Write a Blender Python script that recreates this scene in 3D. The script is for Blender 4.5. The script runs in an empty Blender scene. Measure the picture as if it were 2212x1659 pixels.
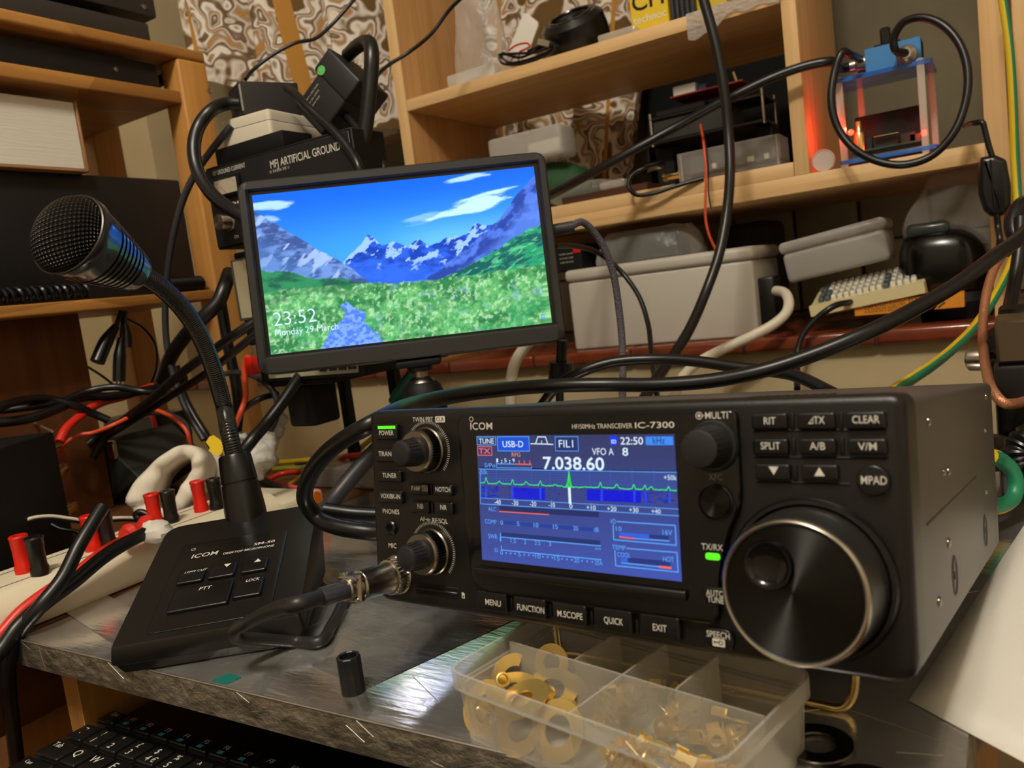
import bpy, bmesh, math, random
import numpy as np
from mathutils import Vector, Matrix
random.seed(7)
rnd = random.Random(11)
PI = math.pi
SC = bpy.context.scene
COL = SC.collection

# ------------------------------------------------------------------ camera
W, H, FPX = 2212.0, 1659.0, 1740.0
AX_R = Vector((0.8466144, 0.5171359, -0.1257555))      # camera right
AX_U = Vector((0.0465437, 0.1634420, 0.9854544))       # camera up
AX_F = Vector((-0.5301676, 0.8401531, -0.1143030))     # camera forward
cam_d = bpy.data.cameras.new('camera')
cam = bpy.data.objects.new('camera', cam_d)
COL.objects.link(cam)
cam.matrix_world = Matrix(((AX_R.x, AX_U.x, -AX_F.x, 0), (AX_R.y, AX_U.y, -AX_F.y, 0), (AX_R.z, AX_U.z, -AX_F.z, 0), (0, 0, 0, 1)))
cam_d.sensor_fit = 'HORIZONTAL'
cam_d.sensor_width = 36.0
cam_d.lens = FPX / W * 36.0
cam_d.clip_start = 0.02
cam_d.clip_end = 30
cam_d.dof.use_dof = True
cam_d.dof.focus_distance = 0.47
cam_d.dof.aperture_fstop = 15.0
SC.camera = cam

# ------------------------------------------------------------------ world, lamps, exposure
wd = bpy.data.worlds.new('room_air')
SC.world = wd
wd.use_nodes = True
wd.node_tree.nodes['Background'].inputs[0].default_value = (1.0, 0.80, 0.55, 1)
wd.node_tree.nodes['Background'].inputs[1].default_value = 0.05

def point_lamp(name, loc, watts, radius=0.04, col=(1.0, 0.94, 0.84)):
    l = bpy.data.lights.new(name, 'POINT')
    l.energy = watts
    l.color = col
    l.shadow_soft_size = radius
    o = bpy.data.objects.new(name, l)
    o.location = loc
    COL.objects.link(o)
    return o
# the three warm bulbs of the ceiling lamp behind the photographer
point_lamp('ceiling_bulb', (-0.16, -0.42, 1.30), 19.5)
point_lamp('ceiling_bulb', (0.02, -0.34, 1.32), 19.5)
point_lamp('ceiling_bulb', (-0.08, -0.54, 1.31), 19.5)
SC.view_settings.view_transform = 'Standard'
SC.view_settings.look = 'None'
SC.view_settings.gamma = 1.0
SC.view_settings.exposure = 0.0
SC.view_settings.use_curve_mapping = False

# ------------------------------------------------------------------ sight lines: a pixel of the photo to a point in the room (camera at the origin)
def ray(px, py):
    return AX_F + AX_R * ((px - W / 2) / FPX) - AX_U * ((py - H / 2) / FPX)
def at_d(px, py, d):
    return ray(px, py) * d
def at_x(px, py, x):
    r = ray(px, py); return r * (x / r.x)
def at_y(px, py, y):
    r = ray(px, py); return r * (y / r.y)
def at_z(px, py, z):
    r = ray(px, py); return r * (z / r.z)

class Frame:
    """A right-handed frame a, b, c with its matrix and where a sight line meets the plane c = off."""
    def __init__(s, o, x, y, z):
        s.o, s.x, s.y, s.z = Vector(o), Vector(x).normalized(), Vector(y).normalized(), Vector(z).normalized()
        s.m = Matrix(((s.x.x, s.y.x, s.z.x, s.o.x), (s.x.y, s.y.y, s.z.y, s.o.y), (s.x.z, s.y.z, s.z.z, s.o.z), (0, 0, 0, 1)))
    def hit(s, px, py, off=0.0):
        r = ray(px, py)
        p0 = s.o + s.z * off
        p = r * (p0.dot(s.z) / r.dot(s.z)) - s.o
        return p.dot(s.x), p.dot(s.y)
    def w(s, a, b, c=0.0):
        return s.o + s.x * a + s.y * b + s.z * c
def wall_frame(x, y, z):          # faces the room: a right, b up, c towards the camera side
    return Frame((x, y, z), (1, 0, 0), (0, 0, 1), (0, -1, 0))
def axis_frame(p, d, up=(0, 0, 1)):   # c along d
    d = Vector(d).normalized(); up = Vector(up)
    if abs(d.dot(up)) > 0.97: up = Vector((0, 1, 0))
    x = up.cross(d).normalized()
    return Frame(p, x, d.cross(x), d)

# ------------------------------------------------------------------ materials
def lin(c):
    if isinstance(c, str):
        c = [int(c[i:i + 2], 16) / 255 for i in (1, 3, 5)]
    return tuple(x / 12.92 if x <= 0.04045 else ((x + 0.055) / 1.055) ** 2.4 for x in c[:3]) + (1.0,)

def nd(nt, kind, **kw):
    n = nt.nodes.new(kind)
    for k, v in kw.items():
        setattr(n, k, v)
    return n

def base_mat(name):
    m = bpy.data.materials.new(name)
    m.use_nodes = True
    return m, m.node_tree, m.node_tree.nodes['Principled BSDF']

def noise_vec(nt, scale):
    tc = nd(nt, 'ShaderNodeTexCoord')
    mp = nd(nt, 'ShaderNodeMapping')
    mp.inputs['Scale'].default_value = scale if isinstance(scale, tuple) else (scale,) * 3
    nt.links.new(tc.outputs['Object'], mp.inputs['Vector'])
    return mp.outputs['Vector']

def ramp(nt, fac, stops, interp='LINEAR'):
    r = nd(nt, 'ShaderNodeValToRGB')
    r.color_ramp.interpolation = interp
    el = r.color_ramp.elements
    while len(el) < len(stops):
        el.new(0.5)
    for e, (p, c) in zip(el, stops):
        e.position = p
        e.color = lin(c)
    nt.links.new(fac, r.inputs['Fac'])
    return r.outputs['Color']

def mat(name, col, rough=0.5, metal=0.0, spec=0.5, emit=None, es=1.0, bump=None, var=None, coat=0.0, aniso=0.0):
    m, nt, b = base_mat(name)
    b.inputs['Base Color'].default_value = lin(col)
    b.inputs['Roughness'].default_value = rough
    b.inputs['Metallic'].default_value = metal
    b.inputs['Specular IOR Level'].default_value = spec
    b.inputs['Coat Weight'].default_value = coat
    b.inputs['Coat Roughness'].default_value = 0.05
    if emit:
        b.inputs['Emission Color'].default_value = lin(emit)
        b.inputs['Emission Strength'].default_value = es
    if var:
        n = nd(nt, 'ShaderNodeTexNoise')
        n.inputs['Detail'].default_value = 5
        nt.links.new(noise_vec(nt, var[0]), n.inputs['Vector'])
        n.inputs['Scale'].default_value = 1.0
        nt.links.new(ramp(nt, n.outputs['Fac'], [(0.3, var[1]), (0.7, col)]), b.inputs['Base Color'])
    if bump:
        n = nd(nt, 'ShaderNodeTexNoise')
        n.inputs['Scale'].default_value = 1.0
        n.inputs['Detail'].default_value = 3
        nt.links.new(noise_vec(nt, bump[0]), n.inputs['Vector'])
        bp = nd(nt, 'ShaderNodeBump')
        bp.inputs['Strength'].default_value = bump[1]
        bp.inputs['Distance'].default_value = bump[2] if len(bump) > 2 else 0.001
        nt.links.new(n.outputs['Fac'], bp.inputs['Height'])
        nt.links.new(bp.outputs['Normal'], b.inputs['Normal'])
    if aniso:
        b.inputs['Anisotropic'].default_value = aniso
        b.inputs['Anisotropic Rotation'].default_value = 0.25
        t = nd(nt, 'ShaderNodeTangent', direction_type='RADIAL', axis='Z')
        nt.links.new(t.outputs['Tangent'], b.inputs['Tangent'])
    return m

def wood(name, light, dark, axis=0, rough=0.45, fine=70.0, blocks=None):
    m, nt, b = base_mat(name)
    sc = [fine] * 3
    sc[axis] = fine / 22.0
    n = nd(nt, 'ShaderNodeTexNoise')
    n.inputs['Scale'].default_value = 1.0
    n.inputs['Detail'].default_value = 6
    n.inputs['Distortion'].default_value = 1.2
    nt.links.new(noise_vec(nt, tuple(sc)), n.inputs['Vector'])
    c = ramp(nt, n.outputs['Fac'], [(0.28, dark), (0.72, light)])
    if blocks:
        v = nd(nt, 'ShaderNodeTexVoronoi')
        sc2 = [14.0] * 3
        sc2[axis] = 5.0
        nt.links.new(noise_vec(nt, tuple(sc2)), v.inputs['Vector'])
        v.inputs['Scale'].default_value = 1.0
        mx = nd(nt, 'ShaderNodeMix', data_type='RGBA', blend_type='MULTIPLY')
        mx.inputs['Factor'].default_value = blocks
        nt.links.new(c, mx.inputs[6])
        sp = nd(nt, 'ShaderNodeSeparateColor')
        nt.links.new(v.outputs['Color'], sp.inputs[0])
        nt.links.new(ramp(nt, sp.outputs[0], [(0.0, '#9a8266'), (1.0, '#ffffff')]), mx.inputs[7])
        c = mx.outputs[2]
    nt.links.new(c, b.inputs['Base Color'])
    b.inputs['Roughness'].default_value = rough
    b.inputs['Specular IOR Level'].default_value = 0.35
    return m

def sheer(name, col, cover=0.3, rough=0.25, spec=0.6, fres=True, bump=None):
    """Thin see-through plastic: part of the light passes, part is scattered, part mirrored."""
    m, nt, b = base_mat(name)
    b.inputs['Base Color'].default_value = lin(col)
    b.inputs['Roughness'].default_value = rough
    b.inputs['Specular IOR Level'].default_value = spec
    t = nd(nt, 'ShaderNodeBsdfTransparent')
    mix = nd(nt, 'ShaderNodeMixShader')
    lw = nd(nt, 'ShaderNodeLayerWeight')
    lw.inputs['Blend'].default_value = 0.35
    mr = nd(nt, 'ShaderNodeMapRange')
    mr.inputs['To Min'].default_value = cover
    mr.inputs['To Max'].default_value = min(1.0, cover + (0.45 if fres else 0.0))
    nt.links.new(lw.outputs['Facing'], mr.inputs['Value'])
    nt.links.new(mr.outputs['Result'], mix.inputs['Fac'])
    nt.links.new(t.outputs[0], mix.inputs[1])
    nt.links.new(b.outputs[0], mix.inputs[2])
    nt.links.new(mix.outputs[0], nt.nodes['Material Output'].inputs['Surface'])
    if bump:
        n = nd(nt, 'ShaderNodeTexNoise')
        n.inputs['Scale'].default_value = 1.0
        n.inputs['Detail'].default_value = 4
        nt.links.new(noise_vec(nt, bump[0]), n.inputs['Vector'])
        bp = nd(nt, 'ShaderNodeBump')
        bp.inputs['Strength'].default_value = bump[1]
        bp.inputs['Distance'].default_value = 0.004
        nt.links.new(n.outputs['Fac'], bp.inputs['Height'])
        nt.links.new(bp.outputs['Normal'], b.inputs['Normal'])
    return m

def screen_mat(name, strength):
    m, nt, b = base_mat(name)
    a = nd(nt, 'ShaderNodeAttribute', attribute_name='Col')
    b.inputs['Base Color'].default_value = (0.004, 0.004, 0.005, 1)
    b.inputs['Roughness'].default_value = 0.12
    b.inputs['Specular IOR Level'].default_value = 0.25
    nt.links.new(a.outputs['Color'], b.inputs['Emission Color'])
    b.inputs['Emission Strength'].default_value = strength
    return m

# ------------------------------------------------------------------ mesh builder
_rb = {}
def rbox_geo(sx, sy, sz, bev, seg):
    k = (round(sx, 5), round(sy, 5), round(sz, 5), round(bev, 5), seg)
    if k not in _rb:
        bm = bmesh.new()
        bmesh.ops.create_cube(bm, size=1.0, matrix=Matrix.Diagonal((sx, sy, sz, 1)))
        if bev > 0:
            bev = min(bev, 0.49 * min(sx, sy, sz))
            bmesh.ops.bevel(bm, geom=list(bm.edges), offset=bev, segments=seg, profile=0.5, affect='EDGES')
        bm.verts.ensure_lookup_table()
        bm.verts.index_update()
        _rb[k] = ([v.co.copy() for v in bm.verts], [[v.index for v in f.verts] for f in bm.faces])
        bm.free()
    return _rb[k]

_tx = {}
def text_geo(s, bold):
    k = (s, bold)
    if k not in _tx:
        cu = bpy.data.curves.new('lettering', 'FONT')
        cu.body = s
        cu.size = 1.0
        cu.resolution_u = 3
        cu.offset = bold * 0.35
        o = bpy.data.objects.new('lettering', cu)
        me = bpy.data.meshes.new_from_object(o)
        vs = [v.co.copy() for v in me.vertices]
        fs = [list(p.vertices) for p in me.polygons]
        bpy.data.objects.remove(o)
        bpy.data.meshes.remove(me)
        bpy.data.curves.remove(cu)
        _tx[k] = (vs, fs)
    return _tx[k]
CAPH = None

def rounded(poly, r, n=5):
    """Round the corners of a 2-D polygon; r is one radius or one for each corner."""
    out = []
    N = len(poly)
    for i in range(N):
        p, a, b = Vector(poly[i]), Vector(poly[i - 1]), Vector(poly[(i + 1) % N])
        rr = r[i] if isinstance(r, (list, tuple)) else r
        u, v = (a - p), (b - p)
        lu, lv = u.length, v.length
        rr = min(rr, lu * 0.49, lv * 0.49)
        if rr <= 0:
            out.append(p); continue
        u.normalize(); v.normalize()
        p0, p2 = p + u * rr, p + v * rr
        for k in range(n + 1):
            t = k / n
            out.append(p0 * (1 - t) ** 2 + p * 2 * t * (1 - t) + p2 * t * t)
    return [(q.x, q.y) for q in out]
def rect(x0, y0, x1, y1):
    return [(x0, y0), (x1, y0), (x1, y1), (x0, y1)]

def spline(pts, sub=6, closed=False):
    P = [Vector(p) for p in pts]
    n = len(P)
    if n < 3 and not closed:
        return [P[0].lerp(P[-1], k / sub) for k in range(sub + 1)]
    out = []
    rng = range(n) if closed else range(n - 1)
    for i in rng:
        if closed:
            p0, p1, p2, p3 = P[i - 1], P[i], P[(i + 1) % n], P[(i + 2) % n]
        else:
            p1, p2 = P[i], P[i + 1]
            p0 = P[i - 1] if i > 0 else p1 * 2 - p2
            p3 = P[i + 2] if i + 2 < n else p2 * 2 - p1
        t0 = 0.0
        t1 = t0 + max((p1 - p0).length, 1e-6) ** 0.5
        t2 = t1 + max((p2 - p1).length, 1e-6) ** 0.5
        t3 = t2 + max((p3 - p2).length, 1e-6) ** 0.5
        for k in range(sub):
            t = t1 + (t2 - t1) * k / sub
            A1 = p0 * ((t1 - t) / (t1 - t0)) + p1 * ((t - t0) / (t1 - t0))
            A2 = p1 * ((t2 - t) / (t2 - t1)) + p2 * ((t - t1) / (t2 - t1))
            A3 = p2 * ((t3 - t) / (t3 - t2)) + p3 * ((t - t2) / (t3 - t2))
            B1 = A1 * ((t2 - t) / (t2 - t0)) + A2 * ((t - t0) / (t2 - t0))
            B2 = A2 * ((t3 - t) / (t3 - t1)) + A3 * ((t - t1) / (t3 - t1))
            out.append(B1 * ((t2 - t) / (t2 - t1)) + B2 * ((t - t1) / (t2 - t1)))
    if not closed:
        out.append(P[-1])
    return out

class MB:
    def __init__(s):
        s.v, s.f, s.mi, s.c = [], [], [], []
        s.colored = False
    def add(s, verts, faces, mi=0, M=None, col=None):
        b = len(s.v)
        if M is None:
            s.v.extend(tuple(v) for v in verts)
        else:
            s.v.extend(tuple(M @ Vector(v)) for v in verts)
        if col is not None:
            s.colored = True
        for i, f in enumerate(faces):
            s.f.append([b + k for k in f])
            s.mi.append(mi[i] if isinstance(mi, (list, tuple)) else mi)
            s.c.append(col)
        return s
    def box(s, c, size, bev=0.0, seg=2, mi=0, M=None):
        v, f = rbox_geo(size[0], size[1], size[2], bev, seg)
        T = Matrix.Translation(Vector(c))
        return s.add(v, f, mi, (M @ T) if M else T)
    def box2(s, a, b, bev=0.0, seg=2, mi=0, M=None):
        return s.box([(a[i] + b[i]) / 2 for i in range(3)], [abs(b[i] - a[i]) for i in range(3)], bev, seg, mi, M)
    def prism(s, poly, z0, z1, mi=0, M=None, bev=0.0, seg=3, cap_mi=None, both=False):
        """Polygon in a, b pulled along c from z0 to z1 (z1 the seen end), its end edge rounded by bev."""
        n = len(poly)
        area = sum(poly[i][0] * poly[(i + 1) % n][1] - poly[(i + 1) % n][0] * poly[i][1] for i in range(n))
        P = [Vector((p[0], p[1])) for p in (poly if area > 0 else poly[::-1])]
        def inset(d):
            o = []
            for i in range(n):
                a, p, b = P[i - 1], P[i], P[(i + 1) % n]
                e1, e2 = (p - a), (b - p)
                if e1.length < 1e-9: e1 = e2
                if e2.length < 1e-9: e2 = e1
                e1 = e1.normalized(); e2 = e2.normalized()
                n1, n2 = Vector((-e1.y, e1.x)), Vector((-e2.y, e2.x))
                m = n1 + n2
                m = m / max(m.length_squared / 2, 0.3) if m.length > 1e-6 else n1
                o.append(p + m * d)
            return o
        rings = []
        sg = 1 if z1 >= z0 else -1
        if both and bev > 0:
            for k in range(seg + 1):
                t = k / seg * PI / 2
                rings.append((inset(bev * (1 - math.sin(t))), z0 + sg * bev * (1 - math.cos(t))))
        else:
            rings.append((P, z0))
        if bev > 0:
            for k in range(seg + 1):
                t = k / seg * PI / 2
                rings.append((inset(bev * (1 - math.cos(t))), z1 - sg * bev * (1 - math.sin(t))))
        else:
            rings.append((P, z1))
        V, F, MI = [], [], []
        for r, z in rings:
            V += [(q.x, q.y, z) for q in r]
        m = len(rings)
        for j in range(m - 1):
            for i in range(n):
                k = (i + 1) % n
                q = [j * n + i, j * n + k, (j + 1) * n + k, (j + 1) * n + i]
                F.append(q if sg > 0 else q[::-1]); MI.append(mi)
        q = list(range((m - 1) * n, m * n)); F.append(q if sg > 0 else q[::-1]); MI.append(mi if cap_mi is None else cap_mi)
        q = list(range(n))[::-1]; F.append(q if sg > 0 else q[::-1]); MI.append(mi)
        return s.add(V, F, MI, M)
    def sheet(s, pts, mi=0, M=None, col=None):
        return s.add(pts, [list(range(len(pts)))], mi, M, col)
    def lathe(s, prof, n=32, mi=0, M=None, gear=None):
        """Profile of (radius, height[, material]) turned about c; gear=(teeth depth) makes alternate spokes lower."""
        V, F, MI = [], [], []
        m = len(prof)
        for k in range(n):
            a = 2 * PI * k / n
            for j, p in enumerate(prof):
                r = p[0]
                if gear and len(p) > 3 and p[3] and k % 2:
                    r -= gear
                V.append((r * math.cos(a), r * math.sin(a), p[1]))
        for k in range(n):
            k2 = (k + 1) % n
            for j in range(m - 1):
                F.append([k * m + j, k2 * m + j, k2 * m + j + 1, k * m + j + 1])
                MI.append(prof[j + 1][2] if len(prof[j + 1]) > 2 else mi)
        if prof[0][0] > 1e-6:
            F.append([k * m for k in range(n)][::-1]); MI.append(prof[0][2] if len(prof[0]) > 2 else mi)
        if prof[-1][0] > 1e-6:
            F.append([k * m + m - 1 for k in range(n)]); MI.append(prof[-1][2] if len(prof[-1]) > 2 else mi)
        return s.add(V, F, MI, M)
    def ring(s, prof, n=32, mi=0, M=None):
        """Closed profile turned about c (a torus-like body)."""
        V, F = [], []
        m = len(prof)
        for k in range(n):
            a = 2 * PI * k / n
            V += [(p[0] * math.cos(a), p[0] * math.sin(a), p[1]) for p in prof]
        for k in range(n):
            k2 = (k + 1) % n
            for j in range(m):
                j2 = (j + 1) % m
                F.append([k * m + j, k2 * m + j, k2 * m + j2, k * m + j2])
        return s.add(V, F, mi, M)
    def tube(s, pts, r, n=10, mi=0, sub=6, closed=False, rf=None, M=None, smooth=True, mif=None, caps=True):
        P = spline(pts, sub, closed) if smooth else [Vector(p) for p in pts]
        m = len(P)
        T = []
        for i in range(m):
            a = P[i - 1] if (i > 0 or closed) else P[i]
            b = P[(i + 1) % m] if (i < m - 1 or closed) else P[i]
            d = b - a
            T.append(d.normalized() if d.length > 1e-9 else Vector((0, 0, 1)))
        nrm = T[0].orthogonal().normalized()
        V, F, MI = [], [], []
        for i in range(m):
            nrm = nrm - T[i] * nrm.dot(T[i])
            nrm = nrm.normalized() if nrm.length > 1e-9 else T[i].orthogonal().normalized()
            bn = T[i].cross(nrm)
            rr = rf(i / max(m - 1, 1)) * r if rf else r
            for k in range(n):
                a = 2 * PI * k / n
                V.append(P[i] + nrm * (rr * math.cos(a)) + bn * (rr * math.sin(a)))
        for i in range(m if closed else m - 1):
            i2 = (i + 1) % m
            for k in range(n):
                k2 = (k + 1) % n
                F.append([i * n + k, i * n + k2, i2 * n + k2, i2 * n + k])
                MI.append(mif(i / m, k / n) if mif else mi)
        if not closed and caps:
            F.append(list(range(n))[::-1]); MI.append(mi)
            F.append(list(range((m - 1) * n, m * n))); MI.append(mi)
        return s.add(V, F, MI, M)
    def ball(s, c, r, n=20, m=12, mi=0, M=None, squash=(1, 1, 1), jit=0.0, seed=0):
        rg = random.Random(seed)
        V, F = [], []
        for j in range(m + 1):
            t = PI * j / m
            for k in range(n):
                a = 2 * PI * k / n
                q = r * (1 + (rg.uniform(-jit, jit) if 0 < j < m else 0))
                V.append((c[0] + q * squash[0] * math.sin(t) * math.cos(a), c[1] + q * squash[1] * math.sin(t) * math.sin(a), c[2] + q * squash[2] * math.cos(t)))
        for j in range(m):
            for k in range(n):
                k2 = (k + 1) % n
                if j == 0: F.append([k, n + k, n + k2])
                elif j == m - 1: F.append([j * n + k, (j + 1) * n + k, j * n + k2])
                else: F.append([j * n + k, (j + 1) * n + k, (j + 1) * n + k2, j * n + k2])
        return s.add(V, F, mi, M)
    def text(s, st, cx, cy, h, w=None, mi=0, z=0.0, bold=0.0, al='c', M=None, col=None, maxw=None, slant=0.0):
        """Lettering with capital height h centred (or set from the left, al='l') at cx, cy in the a, b plane at c = z."""
        global CAPH
        if CAPH is None:
            CAPH = max(v.y for v in text_geo('H', 0.0)[0])
        vs, fs = text_geo(st, bold)
        if not vs: return s
        x0, x1 = min(v.x for v in vs), max(v.x for v in vs)
        sy = h / CAPH
        sx = sy
        if w: sx = w / (x1 - x0)
        if maxw and (x1 - x0) * sx > maxw: sx = maxw / (x1 - x0)
        ox = cx - (x0 + x1) / 2 * sx if al == 'c' else (cx - x0 * sx if al == 'l' else cx - x1 * sx)
        oy = cy - h / 2
        return s.add([(ox + v.x * sx + slant * v.y * sy, oy + v.y * sy, z) for v in vs], fs, mi, M, col)
    def line(s, pts, wd, mi=0, z=0.0, M=None, col=None):
        for (a, b) in zip(pts[:-1], pts[1:]):
            a, b = Vector(a), Vector(b)
            d = (b - a)
            if d.length < 1e-9: continue
            d.normalize()
            nn = Vector((-d.y, d.x)) * wd / 2
            e = d * wd * 0.3
            q = [a - e - nn, b + e - nn, b + e + nn, a - e + nn]
            s.add([(p.x, p.y, z) for p in q], [[0, 1, 2, 3]], mi, M, col)
        return s
    def greek(s, x0, x1, y, h, mi=0, z=0.0, M=None, seed=1):
        """A row of print too small to read: short dashes of uneven length."""
        rg_ = random.Random(seed + int(abs(y) * 1e5))
        x = x0
        while x < x1:
            w_ = rg_.uniform(0.4, 1.0) * h
            s.quad2(x, y - h / 2, min(x + w_, x1), y + h / 2 * rg_.uniform(0.5, 1), z, mi, M)
            x += w_ + h * rg_.choice((0.25, 0.25, 0.7))
        return s
    def quad2(s, x0, y0, x1, y1, z=0.0, mi=0, M=None, col=None):
        x0, x1 = min(x0, x1), max(x0, x1); y0, y1 = min(y0, y1), max(y0, y1)
        return s.add([(x0, y0, z), (x1, y0, z), (x1, y1, z), (x0, y1, z)], [[0, 1, 2, 3]], mi, M, col)
    def build(s, name, mats, parent=None, sharp=38, kind=None):
        me = bpy.data.meshes.new(name)
        off = Vector((0, 0, 0))
        if parent is None:
            a = np.array(s.v)
            lo, hi = a.min(0), a.max(0)
            off = Vector(((lo[0] + hi[0]) / 2, (lo[1] + hi[1]) / 2, lo[2]))
            s.v = [tuple(Vector(v) - off) for v in s.v]
        me.from_pydata(s.v, [], s.f)
        for m in (mats if isinstance(mats, (list, tuple)) else [mats]):
            me.materials.append(m)
        me.polygons.foreach_set('material_index', s.mi)
        me.polygons.foreach_set('use_smooth', [True] * len(s.f))
        if s.colored:
            at = me.color_attributes.new('Col', 'FLOAT_COLOR', 'CORNER')
            buf = []
            for f, c in zip(s.f, s.c):
                buf.extend((tuple(c) if c is not None else (0, 0, 0, 1)) * len(f))
            at.data.foreach_set('color', buf)
        me.update()
        me.set_sharp_from_angle(angle=math.radians(sharp))
        o = bpy.data.objects.new(name, me)
        COL.objects.link(o)
        if parent is not None:
            o.parent = parent
        else:
            o.location = off
        if kind: o['kind'] = kind
        return o

def tag(o, label, cat, group=None):
    o['label'] = label
    o['category'] = cat
    if group: o['group'] = group
    return o
def thing(name, label, cat, M=None, group=None):
    o = bpy.data.objects.new(name, None)
    o.empty_display_size = 0.02
    COL.objects.link(o)
    if M is not None:
        o.matrix_world = M.m if isinstance(M, Frame) else (Matrix.Translation(Vector(M)) if not isinstance(M, Matrix) else M)
    return tag(o, label, cat, group)
def dup(root, M, label=None, group=None):
    r = root.copy(); COL.objects.link(r)
    r.matrix_world = M.m if isinstance(M, Frame) else M
    if label: r['label'] = label
    if group: r['group'] = group
    for ch in list(root.children):
        c = ch.copy(); COL.objects.link(c); c.parent = r
        for g in list(ch.children):
            d = g.copy(); COL.objects.link(d); d.parent = c
    return r
def cable(name, label, cat, pts, r, m, mode='y', group=None, sub=6, n=10, parent=None, rf=None):
    """A cable through sight-line points (px, py, depth): mode 'y' depths are room y, mode 'd' distances ahead, mode 'w' points in the room."""
    P = []
    for p in pts:
        if isinstance(p, Vector): P.append(p)
        elif mode == 'y': P.append(at_y(*p))
        elif mode == 'x': P.append(at_x(*p))
        elif mode == 'z': P.append(at_z(*p))
        else: P.append(at_d(*p))
    o = MB().tube(P, r, n, 0, sub, rf=rf).build(name, m, parent)
    if parent is None: tag(o, label, cat, group)
    return o

# ------------------------------------------------------------------ shared materials
M_BLK = mat('black_plastic', '#0e0e0f', 0.38, bump=((900,) * 3, 0.06))
M_BLK_GLOSS = mat('glossy_black_plastic', '#0b0b0c', 0.12, spec=0.5)
M_BLK_SATIN = mat('satin_black_plastic', '#0d0d0e', 0.3)
M_BLK_MATT = mat('matt_black_plastic', '#0b0b0b', 0.6, spec=0.3)
M_BLK_METAL = mat('black_painted_steel', '#222224', 0.42, spec=0.5, bump=((1500,) * 3, 0.05))
M_DARKGREY = mat('dark_grey_paint', '#3b3a39', 0.5)
M_RUBBER = mat('black_rubber', '#181818', 0.42)
M_CABLE = mat('black_cable_sheath', '#0d0d0e', 0.36)
M_CABLE_GREY = mat('dark_grey_cable_sheath', '#303034', 0.42)
M_STEEL = mat('nickel_plated_metal', '#b9b2a6', 0.25, 1.0)
M_CHROME = mat('bright_steel', '#d8d2c6', 0.12, 1.0)
M_BRASS = mat('polished_brass', '#efd080', 0.32, 0.82)
M_GOLD = mat('gold_plated_metal', '#e6cb8c', 0.22, 1.0)
M_COPPER = mat('copper_braid', '#c98b66', 0.4, 0.7, bump=((900,) * 3, 0.6))
M_WHITE = mat('white_print', '#d8d4c8', 0.5)
M_WHITE_DIM = mat('grey_print', '#8d8980', 0.5)
M_CREAM = mat('cream_plastic', '#d8cfb4', 0.4)
M_BEIGE = mat('beige_plastic', '#cfc6b2', 0.45)
M_WHITE_PL = mat('white_plastic', '#dedad0', 0.4)
M_RED = mat('red_plastic', '#c81a10', 0.35)
M_REDWIRE = mat('red_wire_sheath', '#cf2a1c', 0.4)
M_ORANGE = mat('orange_wire_sheath', '#d8502a', 0.45)
M_YELLOW = mat('yellow_wire_sheath', '#d6b51e', 0.4)
M_GREEN = mat('green_wire_sheath', '#1f7f5a', 0.4)
M_BLUE = mat('blue_wire_sheath', '#2c4f9c', 0.4)
M_PALEWOOD = wood('pale_pine_lengthwise', '#e3bf8c', '#cfa56d', 0)
M_PALEWOOD_Z = wood('pale_pine_upright', '#e3bf8c', '#cfa56d', 2)
M_BEECH_Y = wood('warm_beech_boards', '#c28c4a', '#a87338', 1, blocks=0.55)
M_BEECH_Z = wood('warm_beech_post', '#c28c4a', '#ab763a', 2)
M_BEECH_X = wood('warm_beech_rail', '#c28c4a', '#a87338', 0)
M_DARKWOOD = wood('brown_laminate', '#6f4423', '#5a3418', 2)
M_PAPER = mat('white_paper', '#e6e1d6', 0.7)
M_CLEAR = sheer('clear_acrylic', '#e8e6e0', 0.10, 0.08)
M_FROST = sheer('frosted_polypropylene', '#d9d4c6', 0.15, 0.28)
M_FROST_BG = sheer('milky_box_plastic', '#cfccc4', 0.45, 0.35)
M_BAG = sheer('clear_plastic_bag', '#e6e2da', 0.16, 0.16, bump=((60,) * 3, 0.9))
M_SMOKE = sheer('smoky_plastic_bag', '#b9b7ae', 0.16, 0.3, bump=((40,) * 3, 0.9))
M_BLUEACR = sheer('blue_acrylic', '#2a74da', 0.6, 0.06)
# ------------------------------------------------------------------ the room
ZF = -0.9305          # floor
ZT = -0.1805          # desk top
M_WALL = mat('beige_plaster', '#bfae88', 0.85, var=((3, 3, 3), '#b09e79'))
M_WALL2 = mat('stained_grey_green_plaster', '#6d6650', 0.85, var=((7, 7, 7), '#5c5644'))
M_ROOM = mat('pale_room_paint', '#d6cbb6', 0.9)
M_CEIL = mat('white_ceiling_paint', '#cfc6b4', 0.9)
M_FLOOR = wood('brown_floorboards', '#6b4a2c', '#4d331d', 1)
M_TILE = mat('red_brown_glazed_tile', '#7d3a22', 0.22, var=((30, 30, 30), '#6a2d1a'), coat=0.3)
M_GROUT = mat('dark_grout', '#3a221a', 0.8)
M_CTILE = mat('cream_wall_tile', '#a1977c', 0.5, var=((20, 20, 20), '#8b8268'))
def struct(name, mb, mats):
    return mb.build(name, mats, kind='structure')
struct('floor', MB().box2((-2.1, -2.3, ZF - 0.05), (1.3, 1.55, ZF)), M_FLOOR)
struct('ceiling', MB().box2((-2.1, -2.3, 1.5), (1.3, 1.55, 1.55)), M_CEIL)
struct('wall_left', MB().box2((-2.1, -2.3, ZF), (-2.0, 1.55, 1.5)), M_ROOM)
struct('wall_right', MB().box2((1.2, -2.3, ZF), (1.3, 1.55, 1.5)), M_ROOM)
struct('wall_front', MB().box2((-2.0, -2.3, ZF), (1.2, -2.2, 1.5)), M_ROOM)
wb = MB()
wb.box2((-2.0, 1.016, ZF), (1.2, 1.55, -0.1145))
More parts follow.
